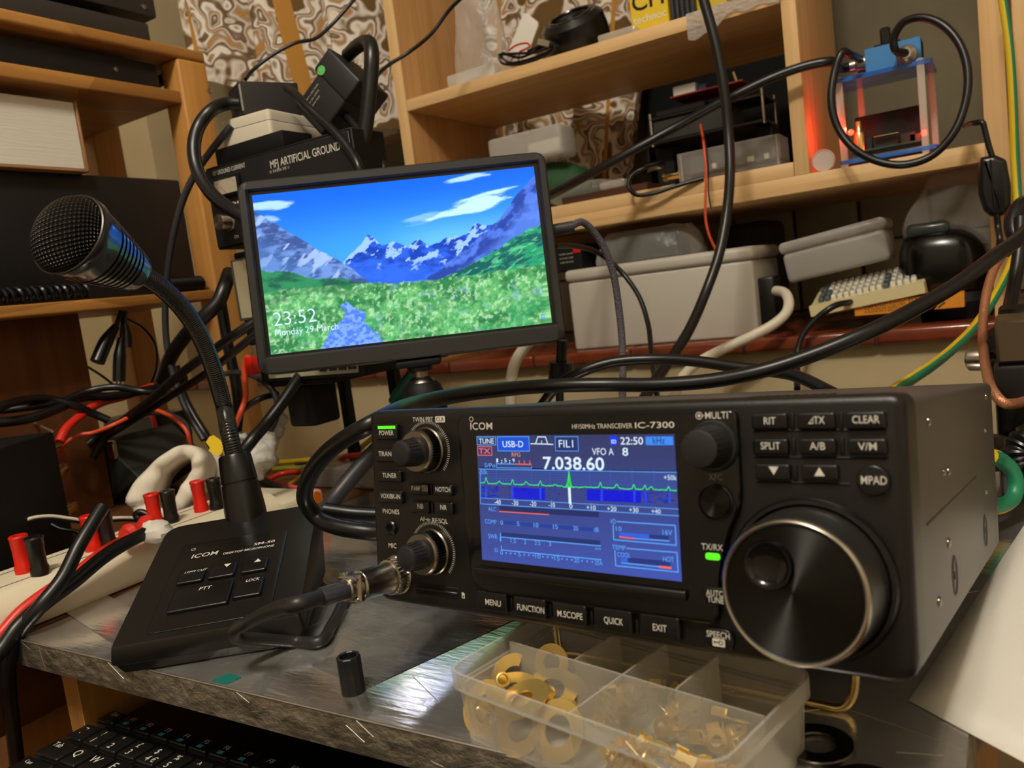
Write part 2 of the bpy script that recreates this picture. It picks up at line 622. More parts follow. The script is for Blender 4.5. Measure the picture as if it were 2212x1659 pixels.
wb.box2((-2.0, 1.016, -0.1145), (-1.385, 1.55, 1.5))
wb.box2((-1.385, 1.45, -0.1145), (1.2, 1.55, 1.5), mi=1)
struct('wall_back', wb, [M_WALL, M_WALL2])
# the sill of red-brown tiles, every tile its own block, grout between
sl = MB()
jx = at_y(1891, 712, 1.0).x
xs = [jx + 0.152 * k for k in range(-9, 8)]
for a, b in zip(xs[:-1], xs[1:]):
    sl.box2((a + 0.001, 0.998, -0.1145), (b - 0.001, 1.148, -0.0965), 0.0045, 3, 0)
    sl.box2((a + 0.001, 1.150, -0.1145), (b - 0.001, 1.30, -0.0965), 0.002, 2, 0)
    sl.box2((a + 0.001, 1.302, -0.1145), (b - 0.001, 1.45, -0.0965), 0.002, 2, 0)
sl.box2((xs[0], 1.003, -0.1145), (xs[-1], 1.45, -0.0985), mi=1)
struct('trim_1', sl, [M_TILE, M_GROUT])
tw = MB()
for k in range(-9, 12):
    for j in range(2):
        tw.box2((k * 0.102 + 0.003, 1.438, -0.095 + j * 0.102), (k * 0.102 + 0.099, 1.45, 0.004 + j * 0.102), 0.002, 2)
struct('trim_2', tw, M_CTILE)

# ------------------------------------------------------------------ curtain behind the shelves
def curtain_mat():
    m, nt, b = base_mat('paisley_curtain_print')
    v = noise_vec(nt, 1.0)
    n = nd(nt, 'ShaderNodeTexNoise'); n.inputs['Scale'].default_value = 13; n.inputs['Detail'].default_value = 2
    nt.links.new(v, n.inputs['Vector'])
    mx = nd(nt, 'ShaderNodeMix', data_type='VECTOR')
    mx.inputs['Factor'].default_value = 0.16
    nt.links.new(v, mx.inputs[4]); nt.links.new(n.outputs['Color'], mx.inputs[5])
    vo = nd(nt, 'ShaderNodeTexVoronoi', feature='SMOOTH_F1'); vo.inputs['Scale'].default_value = 17
    vo.inputs['Smoothness'].default_value = 0.5
    nt.links.new(mx.outputs[1], vo.inputs['Vector'])
    mul = nd(nt, 'ShaderNodeMath', operation='MULTIPLY'); mul.inputs[1].default_value = 3.4
    nt.links.new(vo.outputs['Distance'], mul.inputs[0])
    fr = nd(nt, 'ShaderNodeMath', operation='FRACT')
    nt.links.new(mul.outputs[0], fr.inputs[0])
    c1 = ramp(nt, fr.outputs[0], [(0.0, '#8f8072'), (0.16, '#e0d8cb'), (0.34, '#e6dfd3'), (0.42, '#8a7766'), (0.6, '#6a4f31'), (0.72, '#d9cfc0'), (0.84, '#a3917f'), (0.95, '#b5813c')])
    n2 = nd(nt, 'ShaderNodeTexNoise'); n2.inputs['Scale'].default_value = 9; n2.inputs['Detail'].default_value = 3
    nt.links.new(v, n2.inputs['Vector'])
    big = nd(nt, 'ShaderNodeTexVoronoi', feature='F1'); big.inputs['Scale'].default_value = 8.5
    nt.links.new(mx.outputs[1], big.inputs['Vector'])
    c2 = ramp(nt, big.outputs['Distance'], [(0.0, '#a9742f'), (0.12, '#6c5332'), (0.30, '#6c5332'), (0.34, '#ded5c7'), (0.40, '#ded5c7')])
    msk = ramp(nt, big.outputs['Distance'], [(0.36, '#ffffff'), (0.42, '#000000')])
    m2 = nd(nt, 'ShaderNodeMix', data_type='RGBA')
    nt.links.new(msk, m2.inputs['Factor']); nt.links.new(c1, m2.inputs[6]); nt.links.new(c2, m2.inputs[7])
    # ochre stripes woven down the cloth
    at = nd(nt, 'ShaderNodeAttribute', attribute_name='Col')
    sp = nd(nt, 'ShaderNodeSeparateColor'); nt.links.new(at.outputs['Color'], sp.inputs[0])
    st = ramp(nt, sp.outputs[0], [(0.0, '#000000'), (0.455, '#000000'), (0.46, '#ffffff'), (0.54, '#ffffff'), (0.545, '#000000')])
    m3 = nd(nt, 'ShaderNodeMix', data_type='RGBA')
    nt.links.new(st, m3.inputs['Factor']); nt.links.new(m2.outputs[2], m3.inputs[6])
    m3.inputs[7].default_value = lin('#b07f3c')
    nt.links.new(m3.outputs[2], b.inputs['Base Color'])
    b.inputs['Roughness'].default_value = 0.85
    b.inputs['Specular IOR Level'].default_value = 0.1
    return m
M_CURT = curtain_mat()
def curtain(name, label, p_top, p_bot, folds, amp, seed):
    """Cloth between two upper and two lower corner points, hanging in folds; the stripes run down with it."""
    rg = random.Random(seed)
    ph = [rg.uniform(0, 6.28) for _ in range(3)]
    NX, NZ = 140, 26
    mb = MB()
    V, F, Cc = [], [], []
    for j in range(NZ + 1):
        t = j / NZ
        for i in range(NX + 1):
            s = i / NX
            p = p_top[0].lerp(p_top[1], s).lerp(p_bot[0].lerp(p_bot[1], s), t)
            y = amp * (math.sin(s * folds * 6.28 + ph[0] + 0.8 * t) + 0.45 * math.sin(s * folds * 13.1 + ph[1] - 1.2 * t)) * (0.75 + 0.4 * t)
            V.append((p.x + 0.4 * y, p.y + y, p.z))
    b0 = 0
    mb.v = V
    mb.colored = True
    for j in range(NZ):
        for i in range(NX):
            mb.f.append([j * (NX + 1) + i, (j + 1) * (NX + 1) + i, (j + 1) * (NX + 1) + i + 1, j * (NX + 1) + i + 1])
            mb.mi.append(0)
            w = (i / NX * folds * 1.5) % 1.0
            mb.c.append((w, 0, 0, 1))
    o = mb.build(name, M_CURT, sharp=180)
    tag(o, label, 'curtain', 'patterned curtains at the window')
    return o
yc = 1.33
curtain('curtain', 'brown and white paisley curtain gathered left of the wooden wall shelf', (at_y(318, -120, 0.985), at_y(838, -230, 1.10)), (at_y(425, 160, 0.985), at_y(905, 300, 1.10)), 3.2, 0.030, 3)
curtain('curtain', 'brown and white paisley curtain hanging behind the upper wall shelf', (at_y(880, -250, yc), at_y(1450, -420, yc)), (at_y(905, 420, yc), at_y(1360, 400, yc)), 4.2, 0.02, 8)
tag(MB().box2((at_y(700, 280, 1.24).x, 1.22, at_y(800, 305, 1.22).z), (at_y(862, 280, 1.22).x, 1.30, at_y(800, 262, 1.22).z), 0.003).build('window_ledge', mat('off_white_gloss_paint', '#b9ad96', 0.4)), 'pale painted ledge under the curtain left of the wooden shelf', 'ledge')

bkx0, bkx1 = at_y(1395, 250, 1.41).x, at_y(1790, 250, 1.41).x  # black board added where only an unlit gap shows beside the curtain
tag(MB().box2((bkx0, 1.405, 0.08), (bkx1, 1.435, 0.60), 0.002, 1).build('shade_board', mat('shade_board_black', '#0a0a09', 0.8, spec=0.2)), 'dull black board added as the dark gap behind the black instrument rack', 'board')
# ------------------------------------------------------------------ the desk covered in foil
def foil_mat():
    m, nt, b = base_mat('aluminium_foil_tape')
    v = noise_vec(nt, 1.0)
    b.inputs['Metallic'].default_value = 0.82
    n = nd(nt, 'ShaderNodeTexNoise'); n.inputs['Scale'].default_value = 34; n.inputs['Detail'].default_value = 5
    nt.links.new(v, n.inputs['Vector'])
    nt.links.new(ramp(nt, n.outputs['Fac'], [(0.3, '#b4b1ae'), (0.7, '#d2cfca')]), b.inputs['Base Color'])
    nt.links.new(ramp(nt, n.outputs['Fac'], [(0.3, '#4a4a4a'), (0.7, '#7e7e7e')]), b.inputs['Roughness'])
    mp = nd(nt, 'ShaderNodeMapping'); mp.inputs['Scale'].default_value = (40, 230, 230); mp.inputs['Rotation'].default_value = (0, 0, 0.35)
    nt.links.new(v, mp.inputs['Vector'])
    n2 = nd(nt, 'ShaderNodeTexNoise'); n2.inputs['Scale'].default_value = 1.0; n2.inputs['Detail'].default_value = 6; n2.inputs['Distortion'].default_value = 0.8
    nt.links.new(mp.outputs[0], n2.inputs['Vector'])
    vo = nd(nt, 'ShaderNodeTexVoronoi', feature='DISTANCE_TO_EDGE'); vo.inputs['Scale'].default_value = 42
    mp3 = nd(nt, 'ShaderNodeMapping'); mp3.inputs['Scale'].default_value = (0.35, 1.3, 1.3); mp3.inputs['Rotation'].default_value = (0, 0, 0.5)
    nt.links.new(v, mp3.inputs['Vector'])
    nt.links.new(mp3.outputs[0], vo.inputs['Vector'])
    lt = nd(nt, 'ShaderNodeMath', operation='LESS_THAN'); lt.inputs[1].default_value = 0.035
    nt.links.new(vo.outputs['Distance'], lt.inputs[0])
    ad = nd(nt, 'ShaderNodeMath', operation='MULTIPLY_ADD'); ad.inputs[1].default_value = 0.5
    nt.links.new(lt.outputs[0], ad.inputs[0]); nt.links.new(n2.outputs['Fac'], ad.inputs[2])
    bp = nd(nt, 'ShaderNodeBump'); bp.inputs['Strength'].default_value = 0.2; bp.inputs['Distance'].default_value = 0.0010
    nt.links.new(ad.outputs[0], bp.inputs['Height'])
    nt.links.new(bp.outputs['Normal'], b.inputs['Normal'])
    return m
M_FOIL = foil_mat()
def foil_edge_mat():
    m, nt, b = base_mat('crumpled_foil')
    b.inputs['Metallic'].default_value = 0.9
    b.inputs['Roughness'].default_value = 0.42
    n = nd(nt, 'ShaderNodeTexNoise'); n.inputs['Scale'].default_value = 1; n.inputs['Detail'].default_value = 7
    nt.links.new(noise_vec(nt, (70, 70, 110)), n.inputs['Vector'])
    nt.links.new(ramp(nt, n.outputs['Fac'], [(0.3, '#7d766a'), (0.7, '#b3ab9c')]), b.inputs['Base Color'])
    bp = nd(nt, 'ShaderNodeBump'); bp.inputs['Strength'].default_value = 0.9; bp.inputs['Distance'].default_value = 0.004
    nt.links.new(n.outputs['Fac'], bp.inputs['Height'])
    nt.links.new(bp.outputs['Normal'], b.inputs['Normal'])
    return m
M_FOILEDGE = foil_edge_mat()
desk = thing('desk', 'desk board wrapped in wrinkled silver foil carrying the radio and microphone', 'desk', (-0.28, 0.6, ZF))
def rel(v, o): return tuple(Vector(v) - Vector(o))
DO = (-0.28, 0.6, ZF)
T = Matrix.Translation(-Vector(DO))
mb = MB()
outl = [(-0.553, 0.243), (-0.0195, 0.243), (-0.0195, 0.33), (0.012, 0.42), (0.04, 0.56), (0.06, 0.72), (-0.553, 0.72)]
mb.prism(outl, ZT - 0.0175, ZT, 1, T, 0.0012, 2, cap_mi=0)
mb.build('desk_top', [M_FOIL, M_FOILEDGE], desk)
# tape seams: strips of foil tape lie on the top with raised edges
mb = MB()
for (p, q, wd) in (((420, 1445), (640, 1345), 0.034), ((650, 1530), (1010, 1350), 0.048), ((250, 1440), (150, 1310), 0.03)):
    a, b = at_z(*p, ZT), at_z(*q, ZT)
    d = (b - a).normalized(); nn = Vector((-d.y, d.x, 0)) * wd / 2
    a = a - d * 0.02; b = b + d * 0.08
    a.y = max(a.y, 0.2465 + wd / 2)
    pl = [a - nn, b - nn, b + nn, a + nn]
    mb.prism([(v.x, v.y) for v in pl], ZT + 0.0001, ZT + 0.00045, 0, T)
mb.build('foil_tape', [M_FOIL], desk)
# fine creases in the foil, raised threads of metal that catch the light
rgc = random.Random(31)
mb = MB()
for k in range(110):
    if k < 70:
        x, y = rgc.uniform(-0.54, -0.03), 0.247 + 0.30 * rgc.random() ** 1.4
        a = rgc.choice((0.15, 0.35, 1.2, -0.3)) + rgc.uniform(-0.25, 0.25); L_ = rgc.uniform(0.008, 0.05)
        pts = [(x, max(y, 0.2445), ZT + 0.0001), (min(max(x + L_ * math.cos(a), -0.552), -0.021), max(y + L_ * math.sin(a), 0.2445), ZT + 0.0001)]
    else:
        x, z = rgc.uniform(-0.55, -0.05), ZT - rgc.uniform(0.001, 0.0165)
        a = rgc.uniform(0, 3.14); L_ = rgc.uniform(0.004, 0.018)
        pts = [(x, 0.2429, z), (min(max(x + L_ * math.cos(a), -0.552), -0.02), 0.2429, min(max(z + L_ * math.sin(a), ZT - 0.017), ZT - 0.0006))]
    mb.tube([Vector(p) - Vector(DO) for p in pts], rgc.uniform(0.00006, 0.00015), 5, 0, 1, smooth=False)
mb.tube([Vector((-0.5525, 0.2432, ZT - 0.0001)) - Vector(DO), Vector((-0.02, 0.2432, ZT - 0.0001)) - Vector(DO)], 0.0006, 6, 0, 1, smooth=False)
mb.build('foil_crease', [mat('bright_foil_crease', '#b5afa4', 0.4, 0.9)], desk)
# gables and legs of the desk
M_GABLE = wood('desk_gable_veneer', '#b5813f', '#9a6a30', 2)
M_GABLEBR = wood('desk_brown_veneer', '#6b4322', '#57351a', 1)
e0, e1 = at_y(140, 1500, 0.262), at_y(166, 1500, 0.262)
mb = MB().box2((e0.x, 0.262, ZF), (e1.x + 0.002, 0.70, ZT - 0.0178), 0.0005, 1, 0, T)
mb.build('side_panel', [M_GABLE], desk)
MB().box2((-0.045, 0.29, ZF), (-0.027, 0.70, ZT - 0.0178), 0.0005, 1, 0, T).build('side_panel', [M_GABLE], desk)
MB().box2((e1.x + 0.002, 0.68, ZF + 0.2), (-0.045, 0.70, ZT - 0.03), 0.0005, 1, 0, T).build('back_panel', [mat('black_desk_back', '#0d0c0b', 0.8)], desk)
# teal scrap stuck to the foil
tm = MB()
c = at_z(487, 1467, ZT)
tm.prism(rounded([(-0.006, -0.004), (0.006, -0.0045), (0.008, 0.004), (-0.004, 0.005)], 0.001), 0.0001, 0.0004, 0, Matrix.Translation(c))
tag(tm.build('tape_scrap', mat('teal_tape', '#0f6a63', 0.4)), 'small teal scrap of tape on the foil before the microphone', 'tape')

# brown cabinet to the left of the desk, its top under the terminal strip
cab = thing('cabinet', 'dark brown wooden cabinet left of the foil covered desk', 'cabinet', (-0.86, 0.6, ZF))
CT = Matrix.Translation(-Vector((-0.86, 0.6, ZF)))
MB().box2((-1.25, 0.262, ZT - 0.018), (-0.5565, 0.69, ZT - 0.0006), 0.001, 1, 0, CT).build('cabinet_top', [M_GABLEBR], cab)
x1, xl = at_y(142, 1500, 0.285).x - 0.006, at_y(20, 1500, 0.285).x
pn0, pn1 = at_x(20, 1585, -0.615), at_x(141, 1524, -0.615)
zq_ = (pn0.z + pn1.z) / 2
MB().box2((-0.626, 0.15, zq_), (-0.615, 0.90, ZT - 0.0185), 0.0005, 1, 0, CT).build('inner_panel', [M_GABLEBR], cab)
MB().box2((-0.640, 0.80, ZF), (-0.560, 0.82, ZT - 0.0185), 0.0005, 1, 0, CT).build('recess_shade', [mat('recess_shade_black', '#080706', 0.9, spec=0.1)], cab)  # black sheet standing in for the shade of the open void
MB().box2((-0.70, 0.262, ZF), (at_y(18, 1600, 0.262).x, 0.69, ZT - 0.0185), 0.0005, 1, 0, CT).build('side_panel', [M_GABLE], cab)


# ------------------------------------------------------------------ keyboard on the tray under the desk
KZ = -0.240
tray = tag(MB().box2((-0.5235, 0.02, KZ - 0.036), (-0.06, 0.62, KZ - 0.022), 0.001, 1).build('keyboard_tray', mat('black_tray_laminate', '#0c0c0d', 0.6)), 'black pull-out tray under the desk carrying the keyboard', 'tray')
a, b = at_z(50, 1650, KZ), at_z(300, 1505, KZ)
e, g = at_z(240, 1549, KZ), at_z(575, 1651, KZ)
kx = Vector((g.x - e.x, g.y - e.y, 0)).normalized()
KF = Frame(at_z(165, 1583, KZ), kx, Vector((-kx.y, kx.x, 0)), (0, 0, 1))
M_KEY = mat('black_key_plastic', '#171615', 0.32, bump=((1200,) * 3, 0.05))
M_KBLUE = mat('pale_blue_print', '#3f9fd0', 0.5)
kb = thing('keyboard', 'black laptop-style keyboard with white legends on the tray under the desk', 'keyboard', KF)
pitch = (g - e).length / 8
ea, eb = KF.hit(240, 1549)
MB().box2((-0.002, -0.15, -0.021), (0.30, eb + 0.075, -0.006), 0.002, 2).build('keyboard_body', [M_BLK_SATIN], kb)
def key(a, b, w, d, legs):
    mb = MB()
    mb.prism(rounded(rect(a - w / 2, b - d / 2, a + w / 2, b + d / 2), 0.0012), -0.006, -0.0025, 0)
    mb.prism(rounded(rect(a - w / 2 + 0.0008, b - d / 2 + 0.001, a + w / 2 - 0.0008, b + d / 2 - 0.0008), 0.0014), -0.0028, 0.0, 0, bev=0.0012)
    for (t, oa, ob, h, m) in legs:
        if t == 'icon': mb.quad2(a + oa - 0.0021, b + ob - 0.0014, a + oa + 0.0021, b + ob + 0.0014, 0.00012, 2)
        elif t == 'dash': mb.quad2(a + oa - 0.002, b + ob - 0.0003, a + oa + 0.002, b + ob + 0.0003, 0.00012, 1)
        else: mb.text(t, a + oa, b + ob, h, mi=m, z=0.00012, bold=0.01)
    return mb.build('key', [M_KEY, M_WHITE, M_KBLUE], kb)
names = ['Esc'] + ['F%d' % k for k in range(1, 13)]
for k, nme in enumerate(names):
    key(ea + pitch * k, eb + 0.001, pitch * 0.93, pitch * 0.7, [(nme, 0.0005, 0.0022, 0.0034, 1)] + ([('icon', 0.0, -0.0025, 0, 2)] if 1 <= k <= 7 else []))
oa, ob = KF.hit(195, 1603)
ob = eb - pitch * 0.98
row = [('`', '¬'), ('1', '!'), ('2', '"'), ('3', '£'), ('4', '$'), ('5', '%'), ('6', '^'), ('7', '&'), ('8', '*'), ('9', '('), ('0', ')'), ('-', '_')]
for k, (lo, up) in enumerate(row):
    lg = [(lo, -0.001, -0.0035, 0.0046, 1), (up, -0.001, 0.0035, 0.0042, 1)]
    if lo == '4': lg.append(('€', 0.0045, -0.0035, 0.0042, 1))
    key(ea - pitch * 0.05 + pitch * k, ob, pitch * 0.92, pitch * 0.92, lg)
key(ea - pitch * 0.05 + pitch * 0.22, ob - pitch, pitch * 1.36, pitch * 0.92, [('Tab', -0.004, 0.003, 0.0040, 1)])
for k, t in enumerate('QWERTYUIOP'):
    key(ea + pitch * (1.37 + k), ob - pitch, pitch * 0.92, pitch * 0.92, [(t, -0.003, 0.002, 0.0054, 1)])
key(ea + pitch * 0.35, ob - 2 * pitch, pitch * 1.62, pitch * 0.92, [('Caps', -0.006, 0.003, 0.0025, 1)])
for k, t in enumerate('ASDFGHJKL'):
    key(ea + pitch * (1.63 + k), ob - 2 * pitch, pitch * 0.92, pitch * 0.92, [(t, -0.003, 0.002, 0.0054, 1)])
# ------------------------------------------------------------------ the transceiver
RF = Frame((-0.26893, 0.27851, -0.14019), (0.99683, -0.07887, 0.01061), (0.00106, 0.14646, 0.98922), (-0.07958, -0.98607, 0.14608))
radio = thing('radio_transceiver', 'black radio transceiver with a lit blue display and a large tuning dial', 'radio', RF)
M_LED = mat('lit_green_lamp', '#1a3a10', 0.3, emit='#5cff22', es=1.1)
M_KNOB = mat('black_rubber_knob', '#1b1b1d', 0.5)
M_KNURL = mat('dark_nickel_knurling', '#8d867a', 0.28, 1.0)
M_KNURLG = mat('dark_knurl_groove', '#57524b', 0.3, 1.0)
M_PANEL = mat('black_front_panel', '#100f0e', 0.4, bump=((1300,) * 3, 0.08))
M_SPUN = mat('spun_black_aluminium', '#3a3937', 0.5, 1.0, aniso=0.93)
def hb(px, py, off=0.0): return RF.hit(px, py, off)
def brect(x0, y0, x1, y1, off=0.0):
    a0 = hb(x0, (y0 + y1) / 2, off)[0]; a1 = hb(x1, (y0 + y1) / 2, off)[0]
    b1 = hb((x0 + x1) / 2, y0, off)[1]; b0 = hb((x0 + x1) / 2, y1, off)[1]
    return a0, b0, a1, b1
# front panel with its printed legends
fp = MB()
fp.prism(rounded(rect(0, 0, 0.240, 0.092), [0.009, 0.009, 0.005, 0.005]), -0.016, 0.0, 0, bev=0.0032, seg=4)
def ptext(t, px, py, h, w=None, off=0.00015, mi=1, bold=0.0, to=None):
    a, b = hb(px, py, off)
    (to or fp).text(t, a, b, h, w, mi, off, bold)
def plw(x0, x1, y):      # width on the panel between two pixels of a row
    return abs(hb(x1, y)[0] - hb(x0, y)[0])
ptext('TWIN PBT', 913, 906, 0.0021, plw(891, 935, 906))
ptext('PHONES', 844.5, 1105, 0.0022, plw(827, 862, 1105))
ptext('MIC', 848, 1178.5, 0.0022, plw(840, 857, 1178))
ptext('AF', 913, 1121, 0.0021, plw(905.5, 917, 1121))
ptext('RF/SQL', 950.5, 1125, 0.0021, plw(934, 967, 1125))
a, b = hb(925, 1122.5)
for k in range(24):
    t0, t1 = 2 * PI * k / 24, 2 * PI * (k + 1) / 24
    fp.line([(a + 0.0007 * math.cos(t0), b + 0.0007 * math.sin(t0)), (a + 0.0007 * math.cos(t1), b + 0.0007 * math.sin(t1))], 0.0002, 1, 0.00015)
fp.line([(a - 0.0014, b), (a + 0.0014, b)], 0.00025, 1, 0.00015)
# reversed-out pills
def pill(x0, y0, x1, y1, t, to, off=0.00015, mi=1, ink=0):
    a0, b0, a1, b1 = brect(x0, y0, x1, y1, off)
    to.add([(p[0], p[1], off) for p in rounded(rect(a0, b0, a1, b1), 0.0005)], [list(range(24))], mi)
    if t: to.text(t, (a0 + a1) / 2, (b0 + b1) / 2, (b1 - b0) * 0.62, (a1 - a0) * 0.78, ink, off + 0.0001, 0.015)
pill(940, 899, 961, 912.5, 'CLR', fp)
# tick rings round the two double knobs
C1 = (0.0384, 0.092 - 0.0188); C2 = (0.0387, 0.092 - 0.0652)
for (ca, cb) in (C1, C2):
    for k in range(84):
        if not (10 < k < 74): continue
        t = -PI / 2 - 2 * PI * k / 84
        c_, s_ = math.cos(t), math.sin(t)
        fp.line([(ca + 0.0123 * c_, cb + 0.0123 * s_), (ca + 0.0135 * c_, cb + 0.0135 * s_)], 0.00022, 1, 0.00015)
# card slot and card mark, raised edges round the button wells
a0, b0, a1, b1 = brect(898, 1264, 990, 1288)
fp.box2((a0, b0, -0.0002), (a1, b1, 0.0003), 0.0002, 1, 2)
fp.box2((a0, (b0 + b1) / 2 - 0.0004, 0.0003), (a1, (b0 + b1) / 2 + 0.0006, 0.0009), 0.0002, 1, 3)
a, b = hb(1001, 1286)
fp.add([(a + p[0], b + p[1], 0.00015) for p in ((-0.0008, -0.0013), (0.0009, -0.0013), (0.0009, 0.0007), (0.0003, 0.0013), (-0.0008, 0.0013))], [[0, 1, 2, 3, 4]], 1)
fp.add([(a + p[0], b + p[1], 0.0002) for p in ((-0.0004, -0.0009), (0.0005, -0.0009), (0.00005, 0.0005))], [[0, 1, 2]], 2)
for (x0, x1, y) in ((1626, 1913, 931), (1630, 1918, 987), (1633, 1835, 1040)):
    a0, b_ = hb(x0, y); a1, b2 = hb(x1, y)
    fp.tube([(a0, b_, -0.0001), (a1, b_, -0.0001)], 0.0005, 8, 3, 1, smooth=False)
for (px, py) in ((1712, 910), (1817, 909), (1715, 964), (1819, 964), (1718, 1020), (1106, 1303), (1190, 1317), (1279, 1333), (1377, 1352), (933, 1057), (935, 1097)):
    a, b = hb(px, py)
    hh = 0.0055 if px > 1000 else 0.0045
    fp.box((a, b, 0.0), (0.0016, hh, 0.0016), 0.0004, 2, 3)
front = fp.build('front_panel', [M_PANEL, M_WHITE, M_BLK_MATT, M_BLK_SATIN], radio)

# the glossy centre plate carrying display and multi knob
GC = 0.003
gl = MB()
gpoly = rounded([(0.0585, 0.0885), (0.1868, 0.0885), (0.1868, 0.055), (0.182, 0.045), (0.178, 0.030), (0.176, 0.0115), (0.069, 0.0115), (0.0625, 0.017)], [0.005, 0.004, 0.006, 0.004, 0.004, 0.004, 0.006, 0.006])
gl.prism(gpoly, -0.001, GC, 0, bev=0.0014, seg=4)
gz = GC + 0.0001
def gtext(t, px, py, h, w=None, mi=1, bold=0.0): ptext(t, px, py, h, w, gz, mi, bold, gl)
def gw(x0, x1, y): return abs(hb(x1, y, gz)[0] - hb(x0, y, gz)[0])
gtext('ICOM', 1039.5, 920.5, 0.0030, gw(1016, 1063, 920), 1, 0.012)
a, b = hb(1018, 905.5, gz)
for k in range(20):
    t0, t1 = 2 * PI * k / 20, 2 * PI * (k + 1) / 20
    gl.line([(a + 0.001 * math.cos(t0), b + 0.001 * math.sin(t0)), (a + 0.001 * math.cos(t1), b + 0.001 * math.sin(t1))], 0.00035, 1, gz)
gtext('HF/50MHz TRANSCEIVER', 1299, 920.5, 0.0018, gw(1234, 1364, 920))
gtext('IC-7300', 1413.5, 918, 0.0022, gw(1371, 1456, 918), 1, 0.02)
gtext('MULTI', 1547.5, 897, 0.0024, gw(1523, 1571.5, 897), 1, 0.01)
a, b = hb(1510, 898, gz)
for k in range(20):
    t0, t1 = 2 * PI * k / 20, 2 * PI * (k + 1) / 20
    gl.line([(a + 0.0012 * math.cos(t0), b + 0.0012 * math.sin(t0)), (a + 0.0012 * math.cos(t1), b + 0.0012 * math.sin(t1))], 0.00035, 1, gz)
gl.add([(a + 0.0006 * math.cos(2 * PI * k / 12), b + 0.0006 * math.sin(2 * PI * k / 12), gz) for k in range(12)], [list(range(12))], 1)
gl.line([(a + 0.0012, b), (a + 0.002, b)], 0.0003, 1, gz)
gtext('XFC', 1545.6, 1030.4, 0.0022, gw(1531, 1560, 1030), 2)
gtext('TX/RX', 1538, 1181.8, 0.0022, gw(1515, 1561, 1182))
gl.build('display_surround', [M_BLK_GLOSS, M_WHITE, M_WHITE_DIM], radio)
MB().box2((0.0665, 0.0195, GC - 0.001), (0.1655, 0.0232, GC + 0.0022), 0.0009, 3).build('display_ledge', [M_BLK_SATIN], radio)

# the lit display
S_LCD = screen_mat('radio_display_light', 1.0)
ds = MB()
LZ = GC + 0.0003
DA0, DA1, DB0, DB1 = 0.0703, 0.1634, 0.0262, 0.0799
BG = lin('#363c68'); BGL = lin('#4256b0'); CW = lin('#dff2ff'); CB = lin('#5fa8ff'); CBD = lin('#2f57c8'); CR = lin('#ff6a55'); CG = lin('#3dff6a'); CO = lin('#e0955c')
# the panel's own backlight is brighter along its lower edge
NXg, NYg = 24, 24
for i in range(NXg):
    for j in range(NYg):
        k = (1 - j / (NYg - 1)) ** 1.3 * (0.75 + 0.25 * i / (NXg - 1))
        ds.quad2(DA0 + (DA1 - DA0) * i / NXg, DB0 + (DB1 - DB0) * j / NYg, DA0 + (DA1 - DA0) * (i + 1) / NXg, DB0 + (DB1 - DB0) * (j + 1) / NYg, LZ, col=tuple(x * (1 - k) + y * k for x, y in zip(BG[:3], BGL[:3])) + (1,))
def L(zx, zy): return hb(1000 + zx / 3.95, 880 + zy / 3.95, LZ)
def LW(x0, x1, y): return abs(L(x1, y)[0] - L(x0, y)[0])
def LH(x, y0, y1): return abs(L(x, y1)[1] - L(x, y0)[1])
def dtext(t, x0, x1, y, hpx, col, z=0.0002, bold=0.0):
    a, b = L((x0 + x1) / 2, y)
    ds.text(t, a, b, LH((x0 + x1) / 2, y - hpx / 2, y + hpx / 2), LW(x0, x1, y), 0, LZ + z, bold, col=col)
def drect(x0, y0, x1, y1, col, z=0.0001):
    a0, a1 = L(x0, (y0 + y1) / 2)[0], L(x1, (y0 + y1) / 2)[0]
    b1, b0 = L((x0 + x1) / 2, y0)[1], L((x0 + x1) / 2, y1)[1]
    ds.quad2(a0, b0, a1, b1, LZ + z, col=col)
    return a0, b0, a1, b1
def dframe(x0, y0, x1, y1, col, wd=0.0003, z=0.00015):
    a0, a1 = L(x0, (y0 + y1) / 2)[0], L(x1, (y0 + y1) / 2)[0]
    b1, b0 = L((x0 + x1) / 2, y0)[1], L((x0 + x1) / 2, y1)[1]
    ds.line([(a0, b0), (a1, b0), (a1, b1), (a0, b1), (a0, b0)], wd, 0, LZ + z, col=col)
def dline(pts, wd, col, z=0.00015): ds.line([L(*p) for p in pts], wd, 0, LZ + z, col=col)
dframe(122, 252, 281, 320, CB); dtext('TUNE', 138, 265, 287, 42, CW)
dframe(127, 335, 248, 408, CR); dtext('TX', 137, 235, 372, 44, CR, bold=0.03)
drect(297, 250, 567, 372, lin('#1a52d8')); dframe(297, 250, 567, 372, CB); dtext('USB-D', 340, 516, 313, 52, CW, bold=0.01)
dline([(580, 310), (622, 310), (640, 252), (706, 252), (726, 314), (770, 316)], 0.0004, CW)
dline([(610, 310), (740, 314)], 0.0004, CW); dline([(672, 285), (673, 312)], 0.0003, CW)
drect(790, 250, 985, 372, lin('#28346e')); dframe(790, 250, 985, 372, CB, 0.00025); dtext('FIL1', 820, 942, 310, 62, CW)
drect(1258, 242, 1314, 322, lin('#0b3cff')); dtext('SD', 1266, 1310, 292, 32, CW, bold=0.02)
dtext('22:50', 1345, 1538, 285, 62, CW, bold=0.02)
a0, b0, a1, b1 = drect(1560, 248, 1795, 322, lin('#3f8df5')); dtext('kHz', 1622, 1724, 282, 56, lin('#1b2a66'))
dtext('VFO A', 1103, 1287, 377, 58, CW); dtext('8', 1362, 1412, 378, 66, CW, bold=0.03)
dtext('RFG', 418, 492, 403, 36, CO)
dtext('7.038.60', 680, 1200, 478, 104, CW, bold=0.045)
dtext('S/Po', 186, 278, 494, 36, CB)
for t, x, c in (('1', 295, CW), ('5', 365, CW), ('9', 434, CW)): dtext(t, x - (7 if t == '1' else 10), x + (7 if t == '1' else 10), 452, 32, c)
